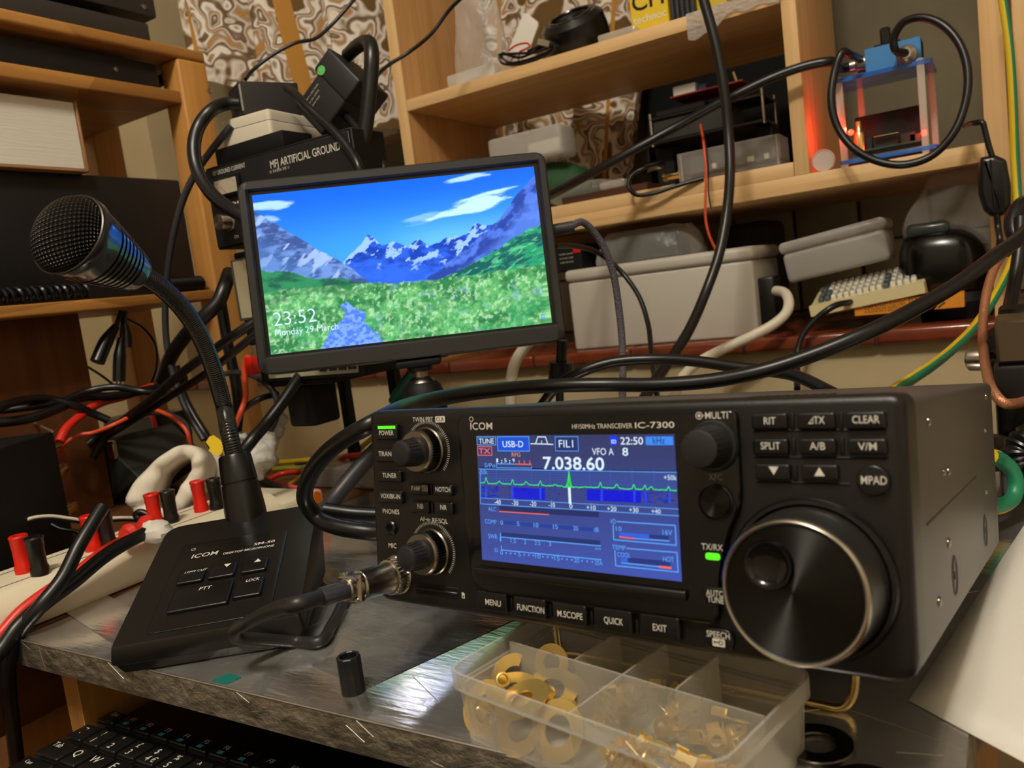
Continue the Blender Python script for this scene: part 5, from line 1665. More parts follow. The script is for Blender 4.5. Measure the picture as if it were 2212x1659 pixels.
for zi, (zn, ph, (xa, ya, xb, yb), cnt) in enumerate(zones):
    for k in range(cnt):
        kd = 'ring' if (zi in (2, 3) or k % 3 == 0) else 'fork'
        if kd not in proto_l:
            o = lug(kd, 1.0).build('crimp_terminal', M_BRASS); proto_l[kd] = o
        else:
            o = proto_l[kd].copy(); COL.objects.link(o)
        hz_ = 0.0030 + 0.0095 * (k / cnt) * rg.uniform(0.7, 1.1)
        o.matrix_world = BF.m @ Matrix.Translation((rg.uniform(xa, xb), rg.uniform(ya, yb), hz_)) @ Matrix.Rotation(rg.uniform(0, 6.28), 4, 'Z') @ Matrix.Rotation(rg.uniform(-0.5, 0.5), 4, 'Y') @ Matrix.Rotation(rg.uniform(-1.3, 1.3), 4, 'X')
        tag(o, 'small brass %s terminal %s' % ('eyelet' if kd == 'ring' else 'fork', ph), 'terminal', 'brass %s terminals in the %s' % ('eyelet' if kd == 'ring' else 'fork', zn))

# ------------------------------------------------------------------ small things on the foil
c = at_z(764, 1494, ZT)
mb = MB()
nn = 8
ro, ri, th = 0.0058, 0.0042, 0.0185
mb.ring([(ri, 0), (ro, 0), (ro, th - 0.0006), (ro - 0.0005, th), (ri + 0.0004, th), (ri, th - 0.0004)], 10, 0, Matrix.Translation(c))
tag(mb.build('rubber_sleeve', M_RUBBER, sharp=20), 'short hollow black rubber sleeve standing upright on the foil desk', 'sleeve')
c = at_z(1766, 1612, ZT + 0.001)
tag(MB().ring([(0.0066, 0), (0.0129, 0), (0.0131, 0.0003), (0.0131, 0.0022), (0.0127, 0.0026), (0.0068, 0.0026), (0.0065, 0.0022), (0.0065, 0.0003)], 48, 0, Matrix.Translation((c.x, c.y, ZT))).build('washer', mat('plated_washer_steel', '#5d5851', 0.25, 1.0)), 'thick steel washer lying on the foil right of the compartment box', 'washer')
c = at_z(1872, 1712, ZT + 0.001)
tag(MB().ring([(0.006, 0), (0.0131, 0), (0.0131, 0.0030), (0.006, 0.0030)], 48, 0, Matrix.Translation((c.x, c.y, ZT))).build('washer', M_BLK_SATIN), 'black washer at the lower edge of the picture right of the steel one', 'washer')
# loose sheet of clear film with a lifted corner
film = MB()
NXf, NYf = 26, 20
cor = [at_z(590, 1424, ZT), at_z(960, 1420, ZT), at_z(935, 1352, ZT), at_z(785, 1308, ZT)]
Vf, Ff = [], []
for j in range(NYf + 1):
    for i in range(NXf + 1):
        s_, t_ = i / NXf, j / NYf
        p = cor[0].lerp(cor[1], s_).lerp(cor[3].lerp(cor[2], s_), t_)
        lift = 0.0008 + 0.007 * max(0, t_ - 0.35) * max(0, 1 - s_ * 1.4) + 0.0012 * math.sin(s_ * 9 + t_ * 4) * t_ + 0.002 * max(0, 1 - abs(s_ + t_ * 0.6 - 0.7) * 6)
        Vf.append((p.x, p.y, ZT + max(lift, 0.0007)))
for j in range(NYf):
    for i in range(NXf):
        Ff.append([j * (NXf + 1) + i, j * (NXf + 1) + i + 1, (j + 1) * (NXf + 1) + i + 1, (j + 1) * (NXf + 1) + i])
nb = len(Vf)
film.add(Vf, Ff)
tag(film.build('plastic_film', sheer('clear_film', '#dedad2', 0.05, 0.12, fres=False), sharp=180), 'clear plastic film with a lifted edge between microphone and radio', 'film')

# paper sheets under the right side of the radio
pa = MB()
A_, B_ = at_z(1915, 1480, ZT + 0.002), at_z(2212, 1642, ZT + 0.002)
C_, D_ = at_z(2118, 1272, ZT + 0.002), at_z(2212, 1130, ZT + 0.002)
d1 = (B_ - A_).normalized(); d2 = (D_ - C_).normalized()
# corner where the two edges meet, hidden under the radio
den = d1.x * d2.y - d1.y * d2.x
s1 = ((C_.x - A_.x) * d2.y - (C_.y - A_.y) * d2.x) / den
K_ = A_ + d1 * s1
e1 = K_ + d1 * 0.205; e2 = K_ + d2 * 0.26
N1 = 14
Vp = []
for j in range(N1 + 1):
    for i in range(N1 + 1):
        s_, t_ = i / N1, j / N1
        p = K_ + d1 * 0.205 * s_ + d2 * 0.26 * t_
        Vp.append((p.x, p.y, ZT + 0.0006 + 0.020 * max(0, s_ - 0.25) ** 1.6 + 0.0015 * math.sin(6 * s_ + 3 * t_) * s_))
def page(mb, lift):
    V = [(v[0], v[1], v[2] + lift) for v in Vp]
    top_ = [(v[0], v[1], v[2] + lift + 0.00025) for v in Vp]
    F = []
    M1 = N1 + 1
    for j in range(N1):
        for i in range(N1):
            F.append([M1 * M1 + j * M1 + i, M1 * M1 + j * M1 + i + 1, M1 * M1 + (j + 1) * M1 + i + 1, M1 * M1 + (j + 1) * M1 + i])
            F.append([(j + 1) * M1 + i, (j + 1) * M1 + i + 1, j * M1 + i + 1, j * M1 + i])
    for i in range(N1):
        F.append([i, i + 1, M1 * M1 + i + 1, M1 * M1 + i])
        F.append([i * M1, M1 * M1 + i * M1, M1 * M1 + (i + 1) * M1, (i + 1) * M1])
    mb.add(V + top_, F)
page(pa, 0.0)
M_PAPER_ST = mat('stained_white_paper', '#e4dfd4', 0.75)
po = tag(pa.build('paper_sheet', M_PAPER_ST, sharp=180), 'white sheet of paper under the right side of the radio', 'paper')
sb = MB()
for (px, py, ra, cx) in ((2186, 1549, 0.0035, 0), (2172, 1528, 0.0045, 1), (2200, 1556, 0.0016, 0)):
    c = at_z(px, py, ZT + 0.010)
# foil bundle behind it
# ------------------------------------------------------------------ terminal strip with binding posts
SX0, SX1, SY0, SY1, SZ1 = -0.632, -0.5665, 0.13, 0.485, ZT + 0.0265
strip = thing('terminal_strip', 'long cream terminal strip with red and black binding posts beside the microphone', 'terminal strip', (SX1, SY0, ZT))
STM = Matrix.Translation((-SX1, -SY0, -ZT))
mb = MB()
prof = rounded([(SX0, ZT), (SX1 + 0.004, ZT), (SX1 + 0.004, ZT + 0.003), (SX1, ZT + 0.017), (SX1 - 0.010, SZ1), (SX0, SZ1)], [0.001, 0.001, 0.001, 0.006, 0.007, 0.003], 5)
my = STM @ Matrix.Translation((0, SY1, 0)) @ Matrix.Rotation(PI / 2, 4, 'X')
mb.prism(prof, 0.0, SY1 - SY0, 0, my, bev=0.002)
strip_b = mb.build('strip_body', [M_CREAM], strip)
MB().box2((SX0 + 0.012, SY0 + 0.003, SZ1 - 0.0002), (SX0 + 0.013, SY1 - 0.003, SZ1 + 0.0002), 0, 1, 0, STM).box2((SX1 - 0.020, SY0 + 0.003, SZ1 - 0.0002), (SX1 - 0.0192, SY1 - 0.003, SZ1 + 0.0002), 0, 1, 0, STM).build('groove', [M_BLK_MATT], strip)
def post(px, py, m, s=1.0):
    p = at_z(px, py, SZ1)
    x = min(max(p.x, SX0 + 0.008), SX1 - 0.012)
    MB().lathe([(0.0062 * s, 0), (0.0062 * s, 0.005), (0.0054 * s, 0.0065), (0.0054 * s, 0.018), (0.0058 * s, 0.020), (0.0058 * s, 0.0245), (0.0064 * s, 0.026), (0.0058 * s, 0.0272), (0.0030 * s, 0.0272), (0.0028 * s, 0.024), (0, 0.024)], 20, 0, STM @ Matrix.Translation((x, p.y, SZ1))).build('binding_post', [m], strip)
M_BPBLK = mat('black_post_plastic', '#161512', 0.28)
M_BPRED = mat('red_post_plastic', '#d3200f', 0.32)
for (rx, ry, kx_, ky_) in ((54, 1236, 88, 1240), (203, 1188, 236, 1180), (338, 1135, 372, 1128), (436, 1104, 470, 1099)):
    post(rx, ry, M_BPRED); post(kx_, ky_, M_BPBLK)

# black metal box with antenna sockets
Kc = Vector((-0.730, 0.3855, ZT)); ka = Vector((0.51, -0.86, 0)).normalized(); kb_ = Vector((-0.86, -0.51, 0)).normalized()
ktop = at_x(115, 932, -0.73).z
KF2 = Frame(Kc, -ka, -kb_, (0, 0, 1)) if False else Frame(Kc, ka, (0, 0, 1), ka.cross(Vector((0, 0, 1))))
kbx = thing('metal_box', 'black metal box with gold aerial sockets left of the white cloth loop', 'box', KF2)
kh = ktop - ZT
sgn = 1 if KF2.z.dot(kb_) > 0 else -1
MB().box2((0.0, 0.0, 0.0), (0.12, kh, 0.075 * sgn), 0.001, 1).build('box_shell', [M_BLK_MATT], kbx)
for (zz, r_, L_) in ((kh * 0.86, 0.004, 0.020), (kh * 0.66, 0.0072, 0.022), (kh * 0.32, 0.0078, 0.024)):
    mb = MB().lathe([(r_, 0), (r_, L_ * 0.3), (r_ * 0.7, L_ * 0.35), (r_ * 0.7, L_ * 0.9), (r_ * 0.5, L_), (0.0, L_)], 20, 0, Matrix.Translation((0.0, zz, 0.0085 * sgn)) @ Matrix.Rotation(-PI / 2, 4, 'Y'))
    mb.build('aerial_socket', [M_GOLD], kbx)
we = KF2.m.inverted()
MB().tube([we @ (at_z(25, 891, ktop + 0.0008)), we @ (at_z(113, 932, ktop + 0.0008))], 0.0012, 6, 0, 1, smooth=False).build('lid_edge', [mat('pale_lid_edge', '#8f8a72', 0.4, 0.6)], kbx)  # pale tube along the edge of the lid
# dark wedge-shaped power unit behind the strip
wf_ = wall_frame(at_y(140, 1110, 0.50).x, 0.50, ZT)
wedge = thing('power_unit', 'dark slanted power unit behind the terminal strip left of the cloth loop', 'power unit', wf_)
poly = [wf_.hit(*p) for p in ((141, 985), (216, 951), (300, 1032), (226, 1113), (150, 1160))]
poly = [(a, max(b, 0.0)) for a, b in poly]
pb = [(a, b) for a, b in poly]
MB().prism(pb, -0.09, 0.0, 0, bev=0.003).build('unit_shell', [mat('dark_green_black_plastic', '#20231f', 0.5)], wedge)
wf3 = wall_frame(0, 0.575, ZT)
bk = MB()
pp2 = [wf3.hit(*p) for p in ((220, 905), (330, 900), (345, 1010), (235, 1010))]
bk.prism([(a, max(b, 0)) for a, b in pp2], -0.05, 0.0, 0, wf3.m, bev=0.003)
tag(bk.build('adapter_box', M_BLK_SATIN), 'black adapter box behind the slanted power unit', 'adapter')

# loop of white cloth
LF = axis_frame(at_d(362, 1045, 0.735), AX_F * -1.0 + Vector((0.25, 0, 0.15)))
def lp2(px, py): return LF.hit(px, py)
outer_p = [lp2(*p) for p in ((270, 1085), (285, 1045), (320, 1005), (360, 975), (395, 960), (425, 966), (443, 988), (444, 1020), (430, 1055), (412, 1090), (385, 1114), (350, 1120), (305, 1120))]
inner_p = [lp2(*p) for p in ((326, 1086), (338, 1052), (350, 1022), (368, 1006), (386, 994), (402, 990), (412, 998), (412, 1014), (400, 1032), (388, 1052), (376, 1076), (358, 1096), (338, 1098))]
op = spline([(a, b, 0) for a, b in outer_p], 4, True); ip = spline([(a, b, 0) for a, b in inner_p], 4, True)
n = len(op)
mb = MB()
def zwav(i, k): return 0.004 * math.sin(i * 0.55 + k) + 0.002 * math.sin(i * 1.3 + 2 * k)
lv = [(op, -0.05, 1.0), (op, -0.004, 1.0), (None, 0.002, 0.8), (None, 0.0025, 0.5), (None, 0.001, 0.2), (ip, -0.004, 0), (ip, -0.05, 0)]
V, F = [], []
for (pl2, z, w_) in lv:
    for i in range(n):
        q = op[i].lerp(ip[i], 1 - w_) if pl2 is None else pl2[i]
        V.append((q.x, q.y, z + zwav(i, w_) * 0.6))
for j in range(len(lv) - 1):
    for i in range(n):
        k = (i + 1) % n
        F.append([j * n + i, j * n + k, (j + 1) * n + k, (j + 1) * n + i])
F.extend([[6 * n + i, 6 * n + (i + 1) % n, (i + 1) % n, i] for i in range(n)])
mb.add(V, F, 0, LF.m)
M_CLOTH = mat('cream_cloth', '#ddd3c2', 0.9, bump=((300,) * 3, 0.3))
tag(mb.build('cloth_loop', M_CLOTH, sharp=180), 'thick cream cloth band bent into a loop behind the binding posts', 'cloth')
# crumpled white plastic bag round the neck of the microphone
def crumple(name, label, cat, pts, m, rr, seed, group=None):
    mb = MB()
    rg2 = random.Random(seed)
    for k, (px, py, d, r_) in enumerate(pts):
        c = at_d(px, py, d)
        mb.ball(c, r_, 16, 11, 0, None, (rg2.uniform(.8, 1.2), rg2.uniform(.7, 1.1), rg2.uniform(.8, 1.25)), 0.16, seed + k)
    return tag(mb.build(name, m, sharp=180), label, cat, group)
M_WBAG = sheer('white_carrier_bag', '#e4dfd6', 0.72, 0.4, bump=((90,) * 3, 0.8))
crumple('plastic_bag', 'crumpled white plastic bag showing behind the neck of the microphone', 'bag', [(455, 1015, 0.80, 0.014), (470, 1035, 0.80, 0.013), (520, 980, 0.82, 0.018), (556, 985, 0.82, 0.019), (548, 1005, 0.82, 0.015), (575, 955, 0.83, 0.014), (592, 925, 0.84, 0.011), (606, 905, 0.84, 0.008)], M_WBAG, 0, 5)
tg = MB()
TF_ = axis_frame(at_d(465, 963, 0.70), -AX_F + Vector((0.2, 0, 0.1)))
tg.prism([TF_.hit(*p) for p in ((445, 955), (453, 943), (461, 940), (476, 950), (483, 963), (480, 978), (472, 986), (458, 978), (451, 974), (454, 967))], -0.0008, 0.0008, 0, TF_.m)
tag(tg.build('cable_flag', mat('yellow_tape', '#e3c013', 0.5)), 'yellow tape flag on a cable left of the microphone neck', 'flag')
# ------------------------------------------------------------------ open wooden unit on the left
LX = -0.80
ub = (LX - 0.11, 0.35, ZT)
unit = thing('shelving_unit', 'open beech shelving unit on the left holding black devices', 'shelf', ub)
UT = Matrix.Translation(-Vector(ub))
YN, YF = 0.02, 0.6807
def uz(px, py): return at_x(px, py, LX).z
def ubox(name, lo, hi, m, bev=0.0035):
    return MB().box2(lo, hi, bev, 3, 0, UT).build(name, [m], unit)
zt1, zt0 = uz(440, 111), uz(428, 133)
ubox('top_board', (LX - 0.22, YN, zt0), (LX, YF, zt1), M_BEECH_Y)
za1, za0 = uz(400, 195), uz(402, 223)
ubox('shelf', (LX - 0.217, YN, za0), (LX - 0.004, 0.640, za1), M_BEECH_Y, 0.002)
zb1, zb0 = uz(0, 661), uz(0, 688.6)
ubox('shelf', (LX - 0.217, YN, zb0), (LX - 0.002, 0.640, zb1), M_BEECH_Y, 0.002)
ubox('post', (LX - 0.034, 0.6405, ZT), (LX, YF, zt0), M_BEECH_Z)
ubox('post', (LX - 0.22, 0.6405, ZT), (LX - 0.186, YF, zt0), M_BEECH_Z)
ubox('post', (LX - 0.034, YN, ZT), (LX, YN + 0.04, zt0), M_BEECH_Z)
y0b = at_x(173, 697, LX - 0.05).y
ubox('side_panel', (LX - 0.062, YN + 0.05, ZT), (LX - 0.05, y0b, zb0), M_DARKWOOD, 0.001)
sp_ = at_x(452, 196, LX)
MB().lathe([(0.0035, 0), (0.0035, 0.001), (0.002, 0.0014), (0.0018, 0.0006), (0, 0.0004)], 16, 0, UT @ Matrix.Translation((LX, sp_.y, sp_.z)) @ Matrix.Rotation(PI / 2, 4, 'Y')).build('screw', [M_STEEL], unit)
M_DEVGREY = mat('grey_black_device_paint', '#35322e', 0.5)
M_DEVBLK = mat('black_device_paint', '#131314', 0.5)
def xdev(name, label, cat, x, r_px, top_z, bot_z, m, depth=0.19, y0=YN + 0.055, extra=None):
    """A device on the unit: its face on the plane x, right end at the pixel, running towards the camera."""
    y1 = min(at_x(*r_px, x).y, 0.6385)
    o = thing(name, label, cat, (x - depth / 2, (y0 + y1) / 2, bot_z))
    T_ = Matrix.Translation(-Vector((x - depth / 2, (y0 + y1) / 2, bot_z)))
    MB().box2((x - depth, y0, bot_z), (x, y1, top_z), 0.002, 2, 0, T_).build('housing', [m], o)
    if extra: extra(o, T_, x, y1)
    return o
zA = at_x(310, 48, LX - 0.012).z
xdev('amplifier', 'flat dark grey amplifier standing on top of the left shelving unit', 'amplifier', LX - 0.012, (322, 60), zA, zt1, M_DEVGREY, 0.19)
zA2 = at_x(375, 48, LX - 0.02).z
def scr1(o, T_, x, y1):
    p = at_x(311, 15, x)
    MB().lathe([(0.003, 0), (0.003, 0.001), (0, 0.0016)], 14, 0, T_ @ Matrix.Translation(p) @ Matrix.Rotation(PI / 2, 4, 'Y')).build('screw', [M_STEEL], o)
    for yy in (YN + 0.05, y1 - 0.05):
        MB().box2((x - 0.15, yy - 0.012, zA), (x - 0.03, yy + 0.012, zA2), 0.002, 2, 0, T_).build('foot', [M_BLK_MATT], o)
o = xdev('receiver', 'dark receiver resting on feet above the flat amplifier', 'receiver', LX - 0.02, (377, 30), zA2 + 0.07, zA2, M_DEVGREY, 0.18, extra=scr1)
zg1, zg0 = at_x(200, 112, LX - 0.015).z, za1
def scr2(o, T_, x, y1):
    p = at_x(250, 150, x)
    MB().lathe([(0.0025, 0), (0.0025, 0.001), (0, 0.0014)], 14, 0, T_ @ Matrix.Translation(p) @ Matrix.Rotation(PI / 2, 4, 'Y')).build('screw', [M_STEEL], o)
xdev('tuner', 'black tuner pushed between top board and upper shelf of the left unit', 'tuner', LX - 0.015, (342, 160), min(zg1, zt0 - 0.001), za1, M_DEVBLK, 0.18, extra=scr2)
mb = MB()
for (p, q) in (((315, 186), (388, 148)), ((330, 190), (392, 152))):
    mb.tube([at_x(*p, LX - 0.03), at_x(*q, LX - 0.045)], 0.004, 8, 0, 1, smooth=False)
mb.box(tuple(at_x(372, 172, LX - 0.05)), (0.02, 0.022, 0.012), 0.002)
mb.v = [(v[0], v[1], max(v[2], za1 + 0.0005)) for v in mb.v]
tag(mb.build('plug', M_BLK_SATIN), 'black plug and cord lying at the end of the tuner on the upper shelf', 'plug')
# power supply, book and coiled cords on the lower shelf
zp1 = at_x(200, 378, LX - 0.03).z
psu = xdev('power_supply', 'large black power supply on the lower shelf of the left unit', 'power supply', LX - 0.03, (430, 560), zp1, zb1, M_DEVBLK, 0.17)
b4 = [at_x(*p, LX - 0.02) for p in ((-60, 190), (158, 219), (196, 362), (-60, 344))]
y1 = (b4[1].y + b4[2].y) / 2
ztop = (b4[1].z); zlo = zp1
bk_ = thing('book', 'thick white paged book lying on the black power supply', 'book', (LX - 0.1, (0.1 + y1) / 2, zlo))
BT = Matrix.Translation(-Vector((LX - 0.1, (0.1 + y1) / 2, zlo)))
M_PAGES = mat('book_pages', '#d9d2c4', 0.9, bump=((30, 30, 900), 0.35, 0.0008))
MB().box2((LX - 0.17, 0.08, zlo + 0.003), (LX - 0.020, y1 - 0.003, ztop - 0.001), 0.001, 1, 0, BT).build('pages', [M_PAGES], bk_)
mb = MB()
mb.box2((LX - 0.172, 0.08, zlo), (LX - 0.018, y1, zlo + 0.0028), 0.0008, 1, 0, BT)
mb.box2((LX - 0.172, y1 - 0.0028, zlo), (LX - 0.018, y1, ztop), 0.0008, 1, 0, BT)
mb.build('cover', [mat('tan_book_cover', '#9a7146', 0.7)], bk_)
def coil(name, label, p0, p1, r_, turns, wr, m):
    d = (p1 - p0); L_ = d.length; fr_ = axis_frame(p0, d)
    pts = []
    for k in range(turns * 10 + 1):
        a = 2 * PI * k / 10
        pts.append(fr_.w(r_ * math.cos(a), r_ * math.sin(a), L_ * k / (turns * 10)))
    o = MB().tube(pts, wr, 7, 0, 1, smooth=False).build(name, m)
    return tag(o, label, 'cord', 'coiled cords along the lower shelf')
zc_ = zb1 + 0.0095
coil('coiled_cord', 'black coiled cord lying at the left end of the lower shelf', Vector((LX - 0.013, 0.30, zc_)), Vector((LX - 0.013, at_x(190, 628, LX - 0.013).y, zc_)), 0.0066, 26, 0.0022, M_BLK_SATIN)
coil('coiled_cord', 'black coiled cord lying on the lower shelf near its beech post', Vector((LX - 0.013, at_x(352, 606, LX - 0.013).y, zc_)), Vector((LX - 0.013, 0.632, zc_)), 0.0066, 16, 0.0022, M_BLK_SATIN)
# plugs hanging under the lower shelf
def hang(name, label, pts, x, r_, tip):
    P = [at_x(px, py, x) for px, py in pts]
    P[0].z = min(P[0].z, zb0 - 0.001)
    o = thing(name, label, 'plug', P[-1], 'audio plugs hanging under the lower shelf')
    T_ = Matrix.Translation(-P[-1])
    MB().tube([T_ @ p for p in P[:3]], r_ * 0.35, 8, 0, 6).build('lead', [M_CABLE], o)
    MB().tube([T_ @ p for p in P[1:]], r_, 12, 0, 6, rf=lambda t: 0.55 + 0.45 * min(1, t * 2.2)).build('plug_shell', [M_BLK_SATIN], o)
    if tip: MB().tube([T_ @ P[-1], T_ @ (P[-1] + (P[-1] - P[-2]).normalized() * 0.010)], r_ * 0.45, 10, 0, 1, smooth=False).build('plug_tip', [M_STEEL], o)
hang('audio_plug', 'fat black audio plug hanging askew, leftmost under the lower shelf', [(262, 672), (250, 705), (228, 740), (210, 782)], LX - 0.03, 0.0075, False)
hang('audio_plug', 'long black audio plug hanging straight down with a bright tip', [(268, 672), (262, 730), (258, 775), (257, 824)], LX - 0.03, 0.0068, True)
hang('audio_plug', 'short black audio plug, rightmost under the lower shelf', [(272, 672), (270, 700), (274, 725), (275, 750)], LX - 0.025, 0.0052, False)

# ------------------------------------------------------------------ stack of black devices behind the monitor
GY = 0.54
def gz_(px, py): return at_y(px, py, GY)
gl_, gr_ = gz_(439, 365).x, gz_(757, 291).x
gt, gb = gz_(439, 365).z, gz_(480, 538).z
GF = wall_frame(gl_, GY, gb)
M_GROUND = mat('black_faceplate', '#17181a', 0.45)
ag = thing('ground_tuner', 'black device lettered ARTIFICIAL GROUND with a meter behind the monitor', 'tuner', GF)
GW, GH = gr_ - gl_, gt - gb
MB().box2((0, 0, -0.045), (GW, GH, -0.002), 0.001, 1).build('housing', [M_BLK_MATT], ag)
def gh(px, py, o=0.0): return GF.hit(px, py, o)
mb = MB().box2((0.002, 0.002, -0.002), (GW - 0.002, GH - 0.003, 0.0), 0.0005, 1)
a, b = gh(659, 338); a0 = gh(583, 348)[0]; a1 = gh(736, 322)[0]
mb.text('MFJ ARTIFICIAL GROUND', (a0 + a1) / 2, (gh(583, 349)[1] + gh(736, 322)[1]) / 2, 0.0068, a1 - a0, 1, 0.0003, 0.02)
a0 = gh(460, 372)[0]; a1 = gh(530, 358)[0]
mb.text('RF GROUND CURRENT', (a0 + a1) / 2, (gh(460, 374)[1] + gh(530, 358)[1]) / 2, 0.004, a1 - a0, 1, 0.0003, 0.01)
a0 = gh(583, 370)[0]; a1 = gh(626, 362)[0]
mb.greek(a0, a1, (gh(583, 370)[1] + gh(626, 362)[1]) / 2, 0.0028, 2, 0.0003)
a, b = gh(508, 438); mb.greek(a - 0.008, a + 0.008, b, 0.0026, 1, 0.0003)
a, b = gh(512, 447); mb.greek(a - 0.003, a + 0.003, b, 0.002, 2, 0.0003)
a, b = gh(511, 511); mb.text('ON', a, b, 0.0028, 0.006, 1, 0.0003, 0.01)
mb.build('faceplate', [M_GROUND, M_WHITE, M_WHITE_DIM], ag)
a0, b1 = gh(464, 388); a1, b0 = gh(527, 422)
b0 = gh(478, 430)[1]
mt_ = MB().box2((a0, b0, 0.0), (a1, b1, 0.004), 0.001, 2)
mt_.quad2(a0 + 0.003, b0 + 0.003, a1 - 0.003, b1 - 0.003, 0.0041, 1)
for k in range(9):
    t = PI * (0.25 + 0.5 * k / 8); c0, c1 = (a0 + a1) / 2, b0 + 0.002
    mt_.line([(c0 + 0.015 * math.cos(t), c1 + 0.015 * math.sin(t)), (c0 + 0.017 * math.cos(t), c1 + 0.017 * math.sin(t))], 0.0004, 2, 0.0043)
mt_.line([((a0 + a1) / 2, b0 + 0.003), ((a0 + a1) / 2 - 0.008, b1 - 0.008)], 0.0004, 3, 0.0044)
mt_.build('meter', [M_BLK_SATIN, mat('meter_dial_paper', '#b9ae98', 0.4, coat=0.5), M_BLK_MATT, M_REDWIRE], ag)
a, b = gh(497, 480)
MB().lathe([(0.0088, 0), (0.0088, 0.002), (0.0075, 0.003), (0.0075, 0.013), (0.0070, 0.0138), (0, 0.014)], 40, 0, Matrix.Translation((a, b, 0))).build('knob', [M_SPUN if False else mat('spun_knob_metal', '#b6ad9f', 0.3, 1.0, aniso=0.8)], ag)
# middle unit
m0, m1 = gz_(492, 548), gz_(532, 748)
MH0, MH1 = m1.z, min(m0.z, gb - 0.0005)
MFm = wall_frame(m0.x, GY + 0.006, MH0)
md = thing('antenna_tuner', 'black device with a pale display window below the artificial ground unit', 'tuner', MFm)
MB().box2((0, 0, -0.14), (GW - 0.01, MH1 - MH0, 0.0), 0.002, 2).build('housing', [M_BLK_MATT], md)
a0, b1 = MFm.hit(506, 566); a1 = MFm.hit(532, 560)[0] + 0.025; b0 = MFm.hit(515, 690)[1]
MB().box2((a0 - 0.004, b0 - 0.002, 0), (a1 + 0.004, b1 + 0.002, 0.002), 0.001, 2).build('display_rim', [mat('grey_display_rim', '#57544c', 0.4)], md)
MB().box2((a0, b0, 0.001), (a1, b1, 0.0026), 0.0005, 1).build('display_window', [mat('pale_lcd', '#b3ab8d', 0.3)], md)
# lower unit with a strip of buttons
l1 = gz_(705, 818); lz0 = l1.z
LFm = wall_frame(gz_(552, 790).x, GY + 0.004, lz0)
lo_ = thing('switch_box', 'black unit with a pale button strip showing under the monitor', 'switch box', LFm)
LHt = MH0 - lz0 - 0.0005
xr_ = LFm.hit(790, 806)[0]
MB().box2((0, 0, -0.13), (xr_, LHt, 0.0), 0.002, 2).build('housing', [M_BLK_MATT], lo_)
a0 = LFm.hit(580, 800)[0]; a1 = LFm.hit(775, 796)[0]; b0 = LFm.hit(680, 811)[1]; b1 = LFm.hit(545, 700)[1]
MB().box2((a0, b0, 0), (a1, b0 + 0.030, 0.0012), 0.0004, 1).build('button_panel', [mat('cream_green_panel', '#aeb096', 0.4)], lo_)
for k in range(4):
    ac = LFm.hit(702 + 21 * k, 803)[0]
    MB().box((ac, b0 + 0.0075, 0.0018), (0.009, 0.0085, 0.002), 0.0006, 2).build('button', [mat('dark_green_button', '#23352f', 0.4)], lo_)
# support of the stack
sup = thing('device_stand', 'black stand under the stack of devices, its foot behind the white bag', 'stand', (gz_(665, 830).x, GY + 0.05, ZT))
ST_ = Matrix.Translation(-Vector((gz_(665, 830).x, GY + 0.05, ZT)))
sx0, sx1 = at_y(646, 860, GY + 0.04).x, at_y(704, 860, GY + 0.04).x
MB().box2((gz_(560, 815).x, GY + 0.01, lz0 - 0.006), (gz_(700, 815).x, GY + 0.12, lz0 - 0.0002), 0.001, 1, 0, ST_).build('stand_plate', [M_BLK_MATT], sup)
zl_ = at_y(676, 914, GY + 0.04).z
MB().prism(rounded(rect(sx0, GY + 0.02, sx1, GY + 0.06), 0.008), zl_, lz0 - 0.006, 0, ST_, 0.004, both=True).build('connector_block', [M_BLK_MATT], sup)
for lx_ in (gz_(566, 815).x, gz_(700, 815).x - 0.012):
    MB().box2((lx_, GY + 0.100, ZT), (lx_ + 0.010, GY + 0.112, lz0 - 0.006), 0.001, 1, 0, ST_).build('leg', [M_BLK_MATT], sup)

# cream enclosure lying cornerwise on the stack, black blocks round it
eB = at_y(578, 233, 0.555); zE1 = eB.z; zE0 = at_y(589, 291, 0.555).z
eA = at_z(473, 263, zE1); eC = at_z(730, 249, zE1)
u1 = (eA - eB); u1.z = 0; l1_ = u1.length; u1.normalize()
u2 = Vector((u1.y, -u1.x, 0))
if u2.dot(eC - eB) < 0: u2 = -u2
EF = Frame((eB.x, eB.y, zE0), u1, u2, u1.cross(u2))
up = 1 if EF.z.z > 0 else -1
en = thing('enclosure', 'cream plastic enclosure lying cornerwise on top of the black device stack', 'enclosure', EF)
EH = (zE1 - zE0)
MB().prism(rounded(rect(0, 0, l1_, 0.18), 0.004), 0, up * EH * 0.58, 0, None, 0.001).build('lower_half', [M_BEIGE], en)
MB().prism(rounded(rect(0.0004, 0.0004, l1_ - 0.0004, 0.1796), 0.004), up * EH * 0.60, up * EH, 0, None, 0.002).build('upper_half', [M_BEIGE], en)
MB().prism(rounded(rect(0.001, 0.001, l1_ - 0.001, 0.179), 0.004), up * EH * 0.57, up * EH * 0.61, 0).build('seam', [M_BLK_MATT], en)
zs = gt
sp1 = wall_frame(gz_(500, 330).x, GY + 0.03, gt)
MB_ = MB().box2((at_y(488, 330, GY + 0.02).x, GY + 0.006, gt), (at_y(640, 330, GY + 0.02).x, GY + 0.045, zE0 - 0.0003), 0.002, 2)
tag(MB_.build('junction_box', M_BLK_MATT), 'low black box between the cream enclosure and the lettered device', 'box')
